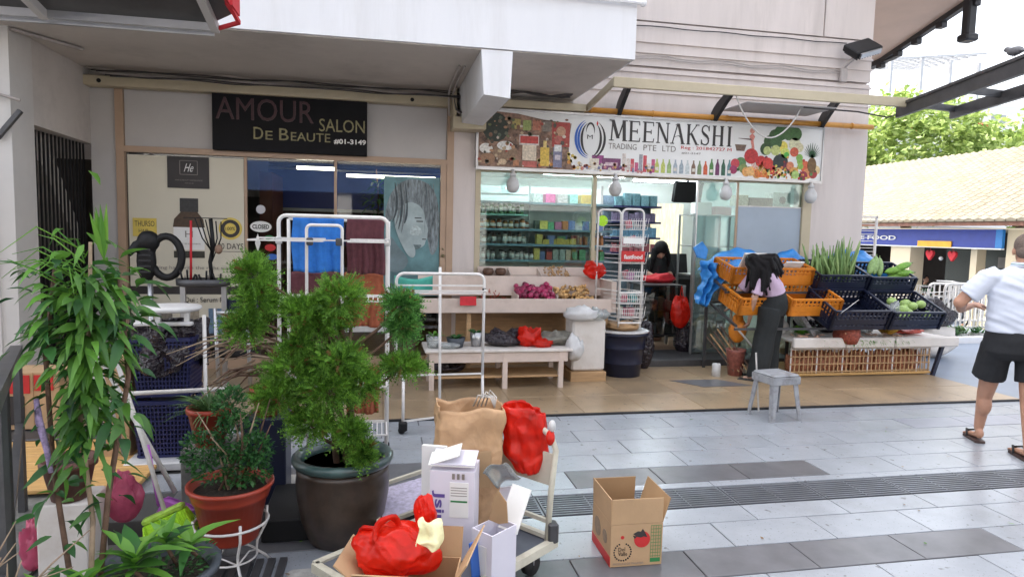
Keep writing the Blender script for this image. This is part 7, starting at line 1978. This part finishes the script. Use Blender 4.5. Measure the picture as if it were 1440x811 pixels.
for (x, y, z, r_, h_, bl2) in clumps:
    b = Vector((CX + rr.uniform(-.04, .04), CY, max(.5, z - .22)))
    MB().tube([b, b.lerp(Vector((x, y, z)), .5) + Vector((0, 0, -.02)), (x, y, z)], [.012, .009, .004], 6).build('branch', MT['bark'], cp, True)
    m = MB(); mb2 = MB()
    for q in range(int(260 + 2300 * r_)):
        d = Vector((rr.gauss(0, 1), rr.gauss(0, 1), rr.gauss(0, .9) + .25)).normalized()
        p0 = Vector((x, y, z)) + Vector((d.x * r_, d.y * r_, d.z * h_)) * rr.uniform(.35, 1.0) * (1 + .45 * noise.noise(d * 2.3 + Vector((x * 9, z * 9, 0))))
        dd = (d + Vector((rr.gauss(0, .45), rr.gauss(0, .45), rr.gauss(.25, .4)))).normalized()
        L_ = rr.uniform(.035, .095); sd_ = dd.cross(Vector((rr.gauss(0, 1), rr.gauss(0, 1), rr.gauss(0, 1)))).normalized()
        tgt = mb2 if (rr.random() < .04) else m
        for i in range(5):
            t = (i + .5) / 5; pc = p0 + dd * (L_ * t) - Vector((0, 0, L_ * .25 * t * t))
            for s2 in (-1, 1):
                l2 = .024 * (1 - t * .5)
                tip = pc + (dd * .8 + sd_ * s2 * .75).normalized() * l2
                w_ = dd.cross(sd_).normalized() * .0 + dd * .0048
                tgt.add([pc - w_, pc + w_, tip], [(0, 1, 2)])
        tip = p0 + dd * L_ * 1.15
        tgt.add([p0 + sd_ * .002, p0 - sd_ * .002, tip], [(0, 1, 2)])
    o = m.build('foliage', CONI2 if bl2 else CONI, cp); o['kind'] = 'stuff'
    if mb2.v:
        o = mb2.build('dry_foliage', CONIB, cp); o['kind'] = 'stuff'
# clay pots and dead branches behind the red pot
dk = thing('terracotta_pot', 'terracotta pot of spiky leaves and dead branches behind the red pot', 'plant', (-1.0, 4.1, 0))
MB().lathe((-.98, 4.1, .35), [(.08, 0), (.12, .2), (.13, .2), (.13, .23), (.11, .23), (.1, .18), (.01, .18)], 22).build('pot', MT['terracotta'], dk, True)
MB().cbox(-1.12, -.80, 4.0, 4.3, 0, .35).build('pot_block', MT['concrete'], dk)
g_ = MB()
for k in range(150):
    a = random.random() * 6.28
    g_.leaf((-.98 + math.cos(a) * .03, 4.1 + math.sin(a) * .03, .54), (math.cos(a), math.sin(a), random.uniform(.3, 2.6)), (0, 0, 1), random.uniform(.14, .32), .010, .5, .2, 5)
o = g_.build('foliage', GRASSY, dk); o['kind'] = 'stuff'
for k in range(34):
    b = Vector((-.70 + random.uniform(-.12, .15), 4.1, .95 + random.uniform(-.2, .12))); a = random.uniform(2.7, 3.6)
    e = b + Vector((math.cos(a) * random.uniform(.15, .42), random.uniform(-.15, .1), math.sin(a) * .2 - random.uniform(-.05, .2)))
    MB().tube([b, b.lerp(e, .5) + Vector((0, 0, .03)), e], [.008, .006, .0025], 6).build('dead_branch', MT['barkpale' if k % 2 else 'bark'], dk, True)
MB().lathe((-.66, 4.1, .52), [(.06, 0), (.09, .14), (.10, .14), (.10, .17), (.08, .17)], 20).build('clay_pot', MT['terracotta'], thing('terracotta_pot', 'small empty terracotta pot right of the spiky plant', 'pot', (-.66, 4.1, .3)), True)
tag(MB().cbox(-.78, -.54, 4.0, 4.24, .0, .52).build('dark_crate', MT['navyb']), 'dark box carrying the small empty terracotta pot', 'box')
# slatted black platform under the pots
sp_ = thing('slatted_base', 'black slatted base under the red pot and its stand', 'base', (-.8, 3.0, 0))
for k in range(16): MB().box(-1.30 + k * .055, -1.265 + k * .055, 2.5, 3.30, .004, .02).build('slat', MT['greymetal'], sp_)
tag(MB().cbox(-.60, -.05, 3.5, 4.02, .003, .12).build('black_tray', MT['black']), 'black tray behind the large glazed pot', 'tray')
for (x0, x1, y0, y1, lb) in ((-.62, -.18, 4.08, 4.42, 'pale stained slab left of the large glazed pot'), (-.42, .02, 2.82, 3.16, 'pale round edged slab in front of the large glazed pot')):
    tag(MB().cbox(x0, x1, y0, y1, .001, .03, .012).build('stained_slab', M('stained_slab', (.38, .37, .35), .6, var=.25, scale=9, dirt=.8, dcol=(.08, .07, .06))), lb, 'slab')

# drying rack with towels --------------------------------------------
def rtube(m, pts, r_=.011): return m.tube(pts, r_, 8)
dr1 = thing('drying_rack', 'tall white folding drying rack hung with blue, maroon and rust towels', 'drying rack', (-.3, 4.7, 0))
hoop(MB(), -.66, .05, 4.62, .03, 1.72, .013, .05).build('front_frame', MT['wirewhite'], dr1, True)
hoop(MB(), -.46, -.24, 4.40, .35, 1.66, .010, .03).build('inner_frame', MT['wirewhite'], dr1, True)
MB().tube([(-.64, 4.95, .03), (-.64, 4.95, 1.70)], .012, 8).tube([(.06, 4.95, .03), (.06, 4.95, 1.70)], .012, 8).bar((-.64, 4.95, 1.70), (.06, 4.95, 1.70), .018).build('rear_frame', MT['wirewhite'], dr1, True)
for z in (1.56, 1.18, .62, .30):
    for side in (-1, 1):
        t_ = MB()
        x0, x1 = (-.66, -.40) if side < 0 else (-.20, .05)
        if z > 1.5 and side < 0: x0, x1 = -.80, -.36
        t_.bar((x0, 4.32, z), (x1, 4.32, z), .010).bar((x0, 4.62, z + .01), (x1, 4.62, z + .01), .010).bar((x0, 4.32, z), (x0, 4.62, z), .010).bar((x1, 4.32, z), (x1, 4.62, z), .010)
        n_ = 8
        for q in range(1, n_): t_.bar((x0 + (x1 - x0) * q / n_, 4.32, z), (x0 + (x1 - x0) * q / n_, 4.62, z), .006)
        t_.build('wire_shelf', MT['wirewhite'], dr1)
    MB().bar((-.66, 4.62, z), (.05, 4.62, z), .010).build('cross_bar', MT['wirewhite'], dr1)
for x in (-.66, .05, -.44, -.26): MB().cbox(x - .02, x + .02, 4.38 if -.5 < x < -.2 else 4.60, 4.42 if -.5 < x < -.2 else 4.64, 1.53, 1.58).build('joint', MT['greymetal' if -.5 < x < -.2 else 'whitepl'], dr1)
for x in (-.66, .05):
    for y in (4.62, 4.95): MB().ball((x, y, .03), .03, .018, .03).build('caster', MT['rubber'], dr1, True)
def towel(nm, mat, x0, x1, y, z0, z1, lb, seed):
    def fn(u, v):
        x = x0 + (x1 - x0) * u + .006 * math.sin(v * 7 + seed)
        if v < .08: return (x, y + .01 - v * .4, z1 + .004 * math.sin(u * 20))
        t_ = (v - .08) / .92
        return (x, y - .022 + .012 * math.sin(u * 17 + seed) * t_ + .008 * math.sin(u * 41 + seed * 2) * t_, z1 - (z1 - z0) * t_ + .006 * math.sin(u * 9 + seed) * t_)
    return tag(MB().grid(fn, 60, 16).build('towel', mat, smooth=True, solid=.007), lb, 'towel')
towel('t', MT['bluetowel'], -.585, -.25, 4.72, 1.34, 1.715, 'bright blue towel on the left of the tall drying rack', 1)
towel('t', MT['maroon'], -.225, .03, 4.72, 1.33, 1.715, 'maroon towel hanging top right on the tall drying rack', 2)
towel('t', MT['maroon'], -.60, -.25, 4.80, 1.0, 1.33, 'maroon towel hanging below the bright blue towel', 3)
towel('t', MT['browntowel'], -.24, .03, 4.80, .95, 1.33, 'rust coloured towel hanging below the right maroon towel', 4)
towel('t', MT['browntowel'], -.22, .0, 4.80, .32, .66, 'rust striped towel low on the right of the tall drying rack', 5)
tag(MB().cbox(-.25, .04, 4.78, 4.84, .91, .945).build('white_tray', MT['whitepl']), 'white bar under the rust coloured towel', 'bar')
# second drying rack
dr2 = thing('drying_rack', 'low empty white drying rack in front of the low table', 'drying rack', (.5, 5.35, 0))
hoop(MB(), .13, .84, 5.35, .46, 1.295, .012, .06).build('top_frame', MT['wirewhite'], dr2, True)
MB().tube([(.84, 5.35, .46), (.86, 5.40, .02)], .012, 8).tube([(.49, 5.50, 1.34), (.50, 5.45, .02)], .012, 8).tube([(.19, 5.30, .46), (.19, 5.30, .06)], .012, 8).build('leg', MT['wirewhite'], dr2, True)
for z in (1.20, 1.14): MB().bar((.13, 5.35, z), (.84, 5.35, z), .012).build('cross_bar', MT['wirewhite'], dr2)
MB().bar((.13, 5.20, 1.17), (.84, 5.20, 1.17), .010).bar((.13, 5.20, 1.17), (.13, 5.35, 1.17), .01).bar((.84, 5.2, 1.17), (.84, 5.35, 1.17), .01).build('wing', MT['wirewhite'], dr2)
MB().bar((.16, 5.33, .47), (.84, 5.35, .47), .012).bar((.19, 5.30, .10), (.50, 5.40, .10), .014).build('lower_bar', MT['wirewhite'], dr2)
MB().cbox(.155, .225, 5.27, 5.33, .02, .10, .01).ball((.18, 5.29, .03), .03, .02, .03).build('foot', MT['black'], dr2)
MB().cbox(.825, .855, 5.33, 5.36, 1.15, 1.18, .004).build('catch', MT['black'], dr2)
tag(MB().grid(lambda u, v: (.12 + u * .32, 5.62 + .02 * math.sin(u * 9), 1.26 - v * .13 - .03 * math.sin(PI * u)), 14, 5).build('green_cloth', M('teal_cloth', (.06, .35, .27), .7, var=.2, scale=12), smooth=True, solid=.006), 'sea green cloth hanging behind the low drying rack', 'cloth')
# ------------------------------------------------------------------ flatbed trolley, bags and boxes
tr = thing('flatbed_trolley', 'worn pale steel flatbed trolley with dark deck carrying boxes and bags', 'trolley', (.4, 3.1, 0))
A = Vector((.80, 2.98, .17)); ax = Vector((-.62, .78, 0)).normalized(); ay = Vector((-.78, -.62, 0)).normalized()   # along the handle side, along the deck
def TP(u, v, z): 
    p = A + ax * u + ay * v; return (p.x, p.y, z)
def tquad(u0, u1, v0, v1, z0, z1):
    v = [TP(u0, v0, z0), TP(u1, v0, z0), TP(u1, v1, z0), TP(u0, v1, z0)] + [TP(u0, v0, z1), TP(u1, v0, z1), TP(u1, v1, z1), TP(u0, v1, z1)]
    return MB().add(v, [(0, 1, 2, 3), (7, 6, 5, 4), (0, 4, 5, 1), (1, 5, 6, 2), (2, 6, 7, 3), (3, 7, 4, 0)])
MT['deck'] = M('grey_deck', (.085, .095, .12), .55, var=.25, scale=8, dirt=.4, dcol=(.2, .2, .2))
MT['palemetal'] = M('chipped_pale_metal', (.56, .53, .43), .45, var=.08, scale=8, dirt=.6, dcol=(.2, .14, .09))
tquad(.0, .60, -.02, .85, .13, .165).build('deck', MT['deck'], tr)
for (a, b) in ((TP(-.02, -.04, .155), TP(-.02, .88, .155)), (TP(.62, -.04, .155), TP(.62, .88, .155)), (TP(-.02, -.04, .155), TP(.62, -.04, .155)), (TP(-.02, .88, .155), TP(.62, .88, .155))):
    MB().bar(a, b, .035, .04).build('deck_rim', MT['palemetal'], tr)
hp_ = [TP(.0, 0, .16), TP(.0, -.02, .40), TP(.0, -.05, .60), TP(.03, -.055, .66), TP(.10, -.06, .69), TP(.50, -.06, .69), TP(.57, -.055, .66), TP(.60, -.05, .60), TP(.60, 0, .16)]
MB().tube(hp_, .015, 10).build('handle', MT['palemetal'], tr, True)
MB().bar(TP(.0, -.01, .26), TP(.60, -.01, .26), .016, .02).bar(TP(.0, -.01, .18), TP(.60, -.01, .18), .016, .02).build('handle_brace', MT['palemetal'], tr)
tquad(.02, .58, -.055, -.045, .42, .58).build('handle_plate', MT['palemetal'], tr)
for (u, v) in ((.05, .06), (.55, .06), (.05, .78), (.55, .78)):
    c = Vector(TP(u, v, .055))
    w_ = MB().tube([c - ax * .018, c + ax * .018], .052, 16).build('wheel', MT['rubber'], tr, True)
    MB().bar(c + Vector((0, 0, 0)), c + Vector((0, 0, .08)), .03).build('caster_fork', MT['steel'], tr)
MB().cbox(A.x - .0, A.x + .05, A.y - .03, A.y + .03, .16, .26, .008).build('hinge', MT['greymetal'], tr)
# kraft paper bag
kb = thing('paper_bag', 'big open brown kraft paper bag standing on the trolley', 'bag', (.50, 3.5, .17))
def bagshell(cx, cy, w, d, z0, z1, seed, flare=0.0):
    def fn(u, v):
        a = u * 4; s_ = int(a) % 4; f = a - int(a)
        w_ = w * (1 + flare * v); d_ = d * (1 + flare * v)
        cs_ = [(-w_, -d_), (w_, -d_), (w_, d_), (-w_, d_), (-w_, -d_)]
        x = cs_[s_][0] + (cs_[s_ + 1][0] - cs_[s_][0]) * f; y = cs_[s_][1] + (cs_[s_ + 1][1] - cs_[s_][1]) * f
        nn = noise.noise(Vector((x * 9 + seed, y * 9, v * 6))) * .022 * (.3 + v) + noise.noise(Vector((x * 26, y * 26 + seed, v * 18))) * .007
        L_ = math.hypot(x, y)
        return (cx + x * (1 + nn / L_), cy + y * (1 + nn / L_), z0 + (z1 - z0) * v + (noise.noise(Vector((x * 8, y * 8, seed))) * .03 if v > .9 else 0))
    return MB().grid(fn, 80, 34)
b_ = bagshell(.43, 3.17, .14, .10, .17, .80, 3, .12).build('bag_wall', MT['kraft'], kb, True, solid=.003)
MB().box(.30, .56, 3.08, 3.26, .171, .18).build('bag_base', MT['kraft'], kb)
tag(MB().cbox(.38, .53, 3.045, 3.051, .42, .60, .002).build('kraft_panel', MT['card']), 'brown card panel against the front of the kraft paper bag', 'card')
bt_ = MB()
for k in range(4): bt_.tube([(.46 + k * .02, 3.2, .78), (.48 + k * .02, 3.18, .84 + .008 * k), (.54 + k * .01, 3.17, .83), (.56, 3.16, .78)], .004, 5)
tag(bt_.build('twine', MT['barepipe'], smooth=True), 'pale plastic straps poking out of the kraft paper bag', 'straps')
# red bag over the handle
def redb(u, v):
    a = u * 2 * PI
    r0 = .14 * (1.0 - .10 * (2 * v - 1) ** 2) * (1 - .5 * max(0, .25 - v) / .25)
    x = math.cos(a) * r0 + .03 * (1 - v); y = math.sin(a) * .085
    nn = noise.noise(Vector((x * 14, y * 14, v * 5))) * .014
    fo_ = math.sin(a * 9 + v * 2) * .005 * v + abs(noise.noise(Vector((math.cos(a) * 3.2 + v, v * 1.6, math.sin(a) * 3)))) * .030
    return (.70 + (x + nn) * .82 + fo_, 3.13 + y + nn + fo_, .47 + .33 * v - (.05 * max(0, math.cos(a)) * v))
rb_ = MB().grid(redb, 48, 22).build('bag_body', MT['redbag'], smooth=True, solid=.002, origin=(0, 0, 0))
tag(rb_, 'red plastic bag hanging between the kraft bag and the trolley handle', 'bag')
rb_.name = 'plastic_bag'
MB().ball((.815, 3.03, .66), .022, .026, .04).build('tied_handle', MT['redbag'], rb_, True)
MB().ball((.82, 3.02, .72), .018, .018, .03).build('wrapped_end', MT['whitepl'], rb_, True)
# white cartons
def obox(nm, cx, cy, w, d, z0, z1, rz, mat, parent=None, open_=False, th=.005, tilt=0):
    T_ = Matrix.Translation((cx, cy, z0)) @ Matrix.Rotation(R(rz), 4, 'Z') @ Matrix.Rotation(R(tilt), 4, 'Y')
    m = MB(T_)
    h = z1 - z0
    m.box(-w / 2, w / 2, -d / 2, -d / 2 + th, 0, h).box(-w / 2, w / 2, d / 2 - th, d / 2, 0, h).box(-w / 2, -w / 2 + th, -d / 2 + th, d / 2 - th, 0, h).box(w / 2 - th, w / 2, -d / 2 + th, d / 2 - th, 0, h).box(-w / 2 + th, w / 2 - th, -d / 2 + th, d / 2 - th, 0, th)
    if not open_: m.box(-w / 2 + th, w / 2 - th, -d / 2 + th, d / 2 - th, h - th, h)
    return m.build(nm, mat, parent), T_
c1 = thing('white_carton', 'white carton printed with purple lettering sideways, in front of the kraft bag', 'box', (.37, 2.98, .17))
_, T1 = obox('box_body', .345, 2.94, .20, .17, .17, .58, -16, MT['cartonw'], c1)
def onface(T_, w_, d_): return T_ @ Matrix.Translation((0, -d_ / 2 - .001, 0))
MBq = lambda: MB(T1)
MBq().box(-.01, .075, -.089, -.0855, .20, .36).build('label_sheet', MT['paperw'], c1)
MBq().box(-.005, .07, -.090, -.0892, .27, .278).build('green_rule', MT['greenprint'], c1)
for k in range(4): MBq().box(-.005, .068, -.0900, -.0892, .335 - k * .012, .338 - k * .012).build('print_line', MT['inkgrey'], c1)
MBq().box(.0, .012, -.0900, -.0860, .375, .40).box(.022, .034, -.0900, -.0860, .375, .40).box(.044, .056, -.0900, -.0860, .375, .40).build('handling_marks', MT['inkgrey'], c1)
Tv = T1 @ Matrix.Translation((-.06, -.0865, .24)) @ Matrix.Rotation(R(90), 4, 'Y')
text('Jsiu', MT['purpleprint'], -.08, .08, -.03, .028, 0, c1, 'lettering', .001, T=Tv, bold=.02)
for k in range(14):
    a = random.random() * 6.28; r_ = .02 * math.sqrt(random.random())
    MB(T1).box(.02 + math.cos(a) * r_ - .006, .02 + math.cos(a) * r_ + .006, -.0880, -.0856, .10 + math.sin(a) * r_, .108 + math.sin(a) * r_).build('flower_print', MT['purpleprint'], c1)
MB(T1).box(-.10, .10, -.085, -.082, .43, .434).build('tape', MT['paperw'], c1)
MB(T1 @ Matrix.Translation((0, -.08, .435)) @ Matrix.Rotation(R(12), 4, 'X')).box(-.10, .10, 0, .13, 0, .005).build('top_flap', MT['cartonw'], c1)
MB(T1 @ Matrix.Translation((-.10, -.08, .43)) @ Matrix.Rotation(R(-20), 4, 'Y') @ Matrix.Rotation(R(10), 4, 'X')).box(-.01, .14, 0, .12, 0, .004).build('side_flap', MT['paperw'], c1)
tag(MB(Matrix.Translation((.22, 3.06, .17)) @ Matrix.Rotation(R(-20), 4, 'Z')).cbox(-.02, .10, -.01, .01, 0, .47, .002).build('white_board', MT['paperw']), 'plain white board standing left of the printed white carton', 'board')
c2 = thing('white_carton', 'torn narrow white carton with brown inside standing at the front of the trolley', 'box', (.50, 2.80, .17))
_, T2 = obox('box_body', .50, 2.76, .12, .16, .10, .36, -52, MT['cartonw'], c2, True)
MB(T2).box(-.055, .055, -.075, .075, .01, .05).build('brown_inner', MT['carddark'], c2)
MB(T2 @ Matrix.Translation((-.06, 0, .26))).prism([(0, 0), (.03, .12), (.05, .15), (.10, .11), (.11, .02), (.06, .0)], .03, .034).build('torn_flap', MT['carddark'], c2)
MB(T2 @ Matrix.Translation((.02, .07, .22)) @ Matrix.Rotation(R(-28), 4, 'X')).box(-.06, .05, 0, .005, 0, .20).build('back_flap', MT['paperw'], c2)
MB(T2 @ Matrix.Translation((0, -.081, 0))).box(-.045, .03, -.002, 0, .03, .20).build('window_sheet', MT['paperw'], c2)
tag(MB(Matrix.Translation((.425, 2.70, .12)) @ Matrix.Rotation(R(-52), 4, 'Z') @ Matrix.Rotation(R(-8), 4, 'Y')).cbox(-.004, .004, -.035, .05, 0, .20, .002).build('blue_sheet', MT['blueprint']), 'blue edged folder squeezed beside the torn white carton', 'folder')
tag(MB(Matrix.Translation((.61, 3.16, .17)) @ Matrix.Rotation(R(12), 4, 'Z')).cbox(-.09, .09, -.01, .01, 0, .20, .002).build('blank_card', MT['cartonw']), 'blank white card leaning behind the torn carton on the trolley', 'card')
tag(MB(Matrix.Translation((.56, 3.0, .46)) @ Matrix.Rotation(R(-12), 4, 'Z') @ Matrix.Rotation(R(-35), 4, 'Y') @ Matrix.Rotation(R(-55), 4, 'X')).grid(lambda u, v: (u * .12 - .02, v * .15 - .12, .02 * math.sin(u * 5) + .015 * math.sin(v * 6)), 8, 8).build('plastic_tray', MT['clear'], smooth=True, solid=.003), 'crumpled clear plastic tray on the side of the printed carton', 'tray')
# open brown carton with red bag
c3 = thing('brown_carton', 'open brown carton stuffed with a red bag at the bottom of the picture', 'box', (.12, 2.55, .0))
T3 = Matrix.Translation((.13, 2.52, .04)) @ Matrix.Rotation(R(-14), 4, 'Z')
m = MB(T3)
w, d, h, th = .36, .26, .27, .006
m.box(-w / 2, w / 2, -d / 2, -d / 2 + th, 0, h).box(-w / 2, w / 2, d / 2 - th, d / 2, 0, h).box(-w / 2, -w / 2 + th, -d / 2 + th, d / 2 - th, 0, h).box(w / 2 - th, w / 2, -d / 2 + th, d / 2 - th, 0, h).box(-w / 2 + th, w / 2 - th, -d / 2 + th, d / 2 - th, 0, th)
m.build('box_body', MT['card'], c3)
MB(T3 @ Matrix.Translation((0, -d / 2, h)) @ Matrix.Rotation(R(42), 4, 'X')).box(-w / 2, w / 2, -.002, .003, 0, .12).build('front_flap', MT['card'], c3)
MB(T3 @ Matrix.Translation((w / 2, 0, h)) @ Matrix.Rotation(R(-6), 4, 'Z') @ Matrix.Rotation(R(18), 4, 'Y')).add([(0, -d / 2, 0), (0, d / 2, 0), (.03, d / 2 + .03, .15), (.03, -d / 2 - .02, .13)], [(0, 1, 2, 3)]).build('right_flap', MT['card'], c3, solid=.005)
MB(T3 @ Matrix.Translation((-w / 2, 0, h)) @ Matrix.Rotation(R(-50), 4, 'Y')).box(-.003, .003, -d / 2, d / 2, 0, .12).build('left_flap', MT['card'], c3)
MB(T3 @ Matrix.Translation((0, d / 2, h)) @ Matrix.Rotation(R(-30), 4, 'X')).box(.0, w / 2, -.002, .003, 0, .12).build('rear_flap', MT['carddark'], c3)
MB(T3).box(.02, .16, -d / 2 - .0012, -d / 2, .03, .05).build('yellow_band', MT['yellow'], c3)
def crumpled(nm, mat, c, r, lb, cat, seed, amp=.35):
    # a filled thin bag: soft body, sharp creases running up to a gathered mouth
    o = MB().ball(c, r[0], r[1], r[2], 110, 60).build(nm, mat, smooth=True)
    z0 = min(v.co.z for v in o.data.vertices); z1 = max(v.co.z for v in o.data.vertices); zc = (z0 + z1) / 2
    for v in o.data.vertices:
        p = Vector((v.co.x / r[0], v.co.y / r[1], (v.co.z - zc) / r[2]))
        ph = math.atan2(p.y, p.x); h = (p.z + 1) / 2
        w_ = noise.noise_vector(p * 1.3 + Vector((seed, 0, 0))) * .8
        big = noise.noise(p * 1.1 + Vector((seed, 2, 0))) * amp
        q1 = (p.x * .6 - p.z * .8) * 1.0; q2 = (p.x * .8 + p.z * .6)
        f1 = 1 - abs(noise.noise(Vector((q1 * .7 + w_.x, q2 * 2.6 + w_.y, p.y * 1.2 + seed)))) * 3.0
        f2 = 1 - abs(noise.noise(Vector((q1 * 1.5 + w_.z, q2 * 5.5, p.y * 2.6 - seed)))) * 3.0
        k = big + f1 * amp * .20 + f2 * amp * .05
        v.co = Vector((v.co.x * (1 + k), v.co.y * (1 + k), zc + (v.co.z - zc) * (1 + k)))
    return tag(o, lb, cat)
bag_ = crumpled('plastic_bag', MT['redbag'], (.07, 2.55, .385), (.155, .12, .115), 'glossy red plastic bag bulging out of the brown carton', 'bag', 5)
crumpled('plastic_bag', MT['redbag'], (.19, 2.66, .47), (.045, .05, .09), 'small red bag knot sticking up behind the yellow paper', 'bag', 8)
for (x_, y_, z_, a_, b_, rz_, lb) in ((.04, 2.50, .47, .050, .075, 20, 1), (-.03, 2.56, .43, .055, .05, -30, 2)):
    # the bag's tied handles stand up as flat loops
    T_ = Matrix.Translation((x_, y_, z_)) @ Matrix.Rotation(R(rz_), 4, 'Z')
    lp = MB(T_)
    for q in range(2):
        lp.tube([(math.cos(t_ * PI / 9) * a_, .012 * q + .01 * math.sin(t_), math.sin(t_ * PI / 9) * b_) for t_ in range(-1, 11)], [.018, .012, .010, .012, .014, .011, .010, .013, .012, .010, .013, .018], 8, .45)
    o = lp.build('loop_handle', MT['redbag'], bag_, True)
pp2 = MB().grid(lambda u, v: (.155 + u * .085, 2.46 + .05 * v + .012 * math.sin(u * 8), .42 + .10 * v), 20, 20).build('crumpled_paper', M('pale_yellow_paper', (.75, .72, .42), .7, var=.12, scale=25, bump=.4, bscale=40), smooth=True, solid=.003)
crumple(pp2, .022, 24, 2); tag(pp2, 'crumpled pale yellow paper on top of the red bag in the brown carton', 'paper')
# flattened white frame between the big pot and the trolley
wf = thing('folding_bed', 'flattened pale frame lying between the large glazed pot and the trolley', 'frame', (.25, 4.0, .1))
MB().bar((-.0, 3.78, .17), (.55, 4.02, .24), .02).bar((.0, 3.35, .13), (.36, 3.5, .18), .02).bar((.0, 3.35, .13), (.0, 3.78, .17), .02).build('frame_bar', MT['palemetal'], wf)
MB().add([(.02, 3.4, .13), (.30, 3.5, .16), (.30, 3.85, .19), (.02, 3.75, .16)], [(0, 1, 2, 3)]).build('pale_sheet', cm(.45, .42, .55), wf, solid=.006)
MB().box(.02, .32, 3.3, 3.9, .02, .1).build('dark_base', MT['greymetal'], wf)

# ------------------------------------------------------------------ tomato carton on the tiles
tc = thing('tomato_carton', 'open brown carton printed with a red tomato standing alone on the grey tiles', 'box', (1.27, 3.12, 0))
T4 = Matrix.Translation((1.265, 3.135, .003)) @ Matrix.Rotation(R(-1), 4, 'Z')
w, d, h = .27, .30, .215
m = MB(T4)
m.box(-w / 2, w / 2, -d / 2, -d / 2 + th, 0, h).box(-w / 2, w / 2, d / 2 - th, d / 2, 0, h).box(-w / 2, -w / 2 + th, -d / 2 + th, d / 2 - th, 0, h).box(w / 2 - th, w / 2, -d / 2 + th, d / 2 - th, 0, h).box(-w / 2 + th, w / 2 - th, -d / 2 + th, d / 2 - th, 0, th)
m.build('box_body', MT['card'], tc)
MB(T4 @ Matrix.Translation((0, -d / 2, h)) @ Matrix.Rotation(R(2), 4, 'X')).box(-w / 2 + .002, w / 2 - .002, 0, .005, .0015, .13).build('front_flap', MT['card'], tc)
MB(T4 @ Matrix.Translation((0, d / 2, h)) @ Matrix.Rotation(R(3), 4, 'X')).box(-w / 2 + .002, w / 2 - .04, -.005, 0, .0015, .13).build('rear_flap', MT['carddark'], tc)
MB(T4 @ Matrix.Translation((w / 2, 0, h)) @ Matrix.Rotation(R(17), 4, 'Y')).box(-.005, 0, -d / 2 - .0, d / 2, .0015, .13).build('right_flap', MT['carddark'], tc)
MB(T4 @ Matrix.Translation((-w / 2, 0, h)) @ Matrix.Rotation(R(-2), 4, 'Y')).box(0, .005, -d / 2, d / 2, .0015, .13).build('left_flap', MT['card'], tc)
yf = -d / 2 - .0008
def pr(poly, mat, nm, dy=0): MB(T4).prism(poly, yf - .0006 - dy, -d / 2).build(nm, mat, tc)
def circ(x, z, r_, n=20): return [(x + math.cos(2 * PI * k / n) * r_, z + math.sin(2 * PI * k / n) * r_) for k in range(n)]
pr(circ(.028, .135, .042), MT['redprint'], 'printed_tomato')
pr([(-.02, .165), (.0, .15), (.02, .145), (.035, .15), (.055, .145), (.045, .165), (.03, .19), (.02, .175), (.005, .178)], MT['ink'], 'printed_calyx', .0006)
pr([(-.022, .158), (-.012, .14), (.0, .152)], MT['ink'], 'printed_calyx', .0009)
pr(circ(-.075, .15, .009), MT['redprint'], 'printed_dot')
for k in range(22):
    a = 2 * PI * k / 22
    cx_, cz_ = -.072 + math.cos(a) * .044, .075 + math.sin(a) * .044
    if not (1.3 < a < 1.8): pr(circ(cx_, cz_, .0048, 6), MT['ink'], 'printed_ring')
text('Del', MT['ink'], -.095, -.06, .080, .100, yf - .001, tc, 'lettering', .0006, T=T4)
text('Valle', MT['ink'], -.095, -.048, .056, .076, yf - .001, tc, 'lettering', .0006, T=T4)
text('PRODUCE OF MALAYSIA', MT['inkgrey'], -.12, .04, .010, .020, yf - .001, tc, 'lettering', .0006, T=T4)
m = MB(T4)
for k in range(5): m.box(.073 + k * .013, .0745 + k * .013, yf - .001, -d / 2, .04, .205)
for k in range(10): m.box(.073, .1265, yf - .0014, -d / 2, .045 + k * .0175, .0465 + k * .0175)
m.build('printed_table', MT['greenprint'], tc)
pr([(.073, .015), (.126, .015), (.126, .036), (.073, .036)], MT['greenprint'], 'printed_block')
MB(T4).box(-w / 2 - .0012, -w / 2, -d / 2, d / 2, .0, .05).build('red_band', MT['redprint'], tc)
MB(T4 @ Matrix.Rotation(R(-90), 4, 'Z')).prism(circ(-.06, .12, .05), -w / 2 - .0015, -w / 2).prism(circ(.06, .12, .035), -w / 2 - .0015, -w / 2).build('side_print', cm(.25, .17, .10), tc)

# small litter on the paving
random.seed(404)
for k in range(26):
    x = random.uniform(-.5, 5.8); y = random.uniform(2.3, 5.5)
    if x < .8 and y < 3.9: continue
    o = MB(Matrix.Translation((x, y, .004)) @ Matrix.Rotation(random.random() * 6, 4, 'Z')).leaf((0, 0, 0), (0, 1, .05), (0, 0, 1), random.uniform(.015, .04), random.uniform(.006, .016), -.1, .2, 3).build('fallen_leaf', CONIB if k % 3 else LEAF)
    tag(o, 'small dry leaf fallen on the paving of the square', 'leaf', 'leaves fallen on the paving')
for k in range(40):
    x = random.uniform(-.55, .4); y = random.uniform(2.9, 4.2)
    o = MB(Matrix.Translation((x, y, .032)) @ Matrix.Rotation(random.random() * 6, 4, 'Z')).leaf((0, 0, 0), (0, 1, .05), (0, 0, 1), random.uniform(.015, .035), random.uniform(.006, .012), -.1, .2, 3).build('fallen_leaf', CONIB if k % 3 else CONI)
    tag(o, 'small leaf fallen on the ground around the large glazed pot', 'leaf', 'leaves fallen around the glazed pot')
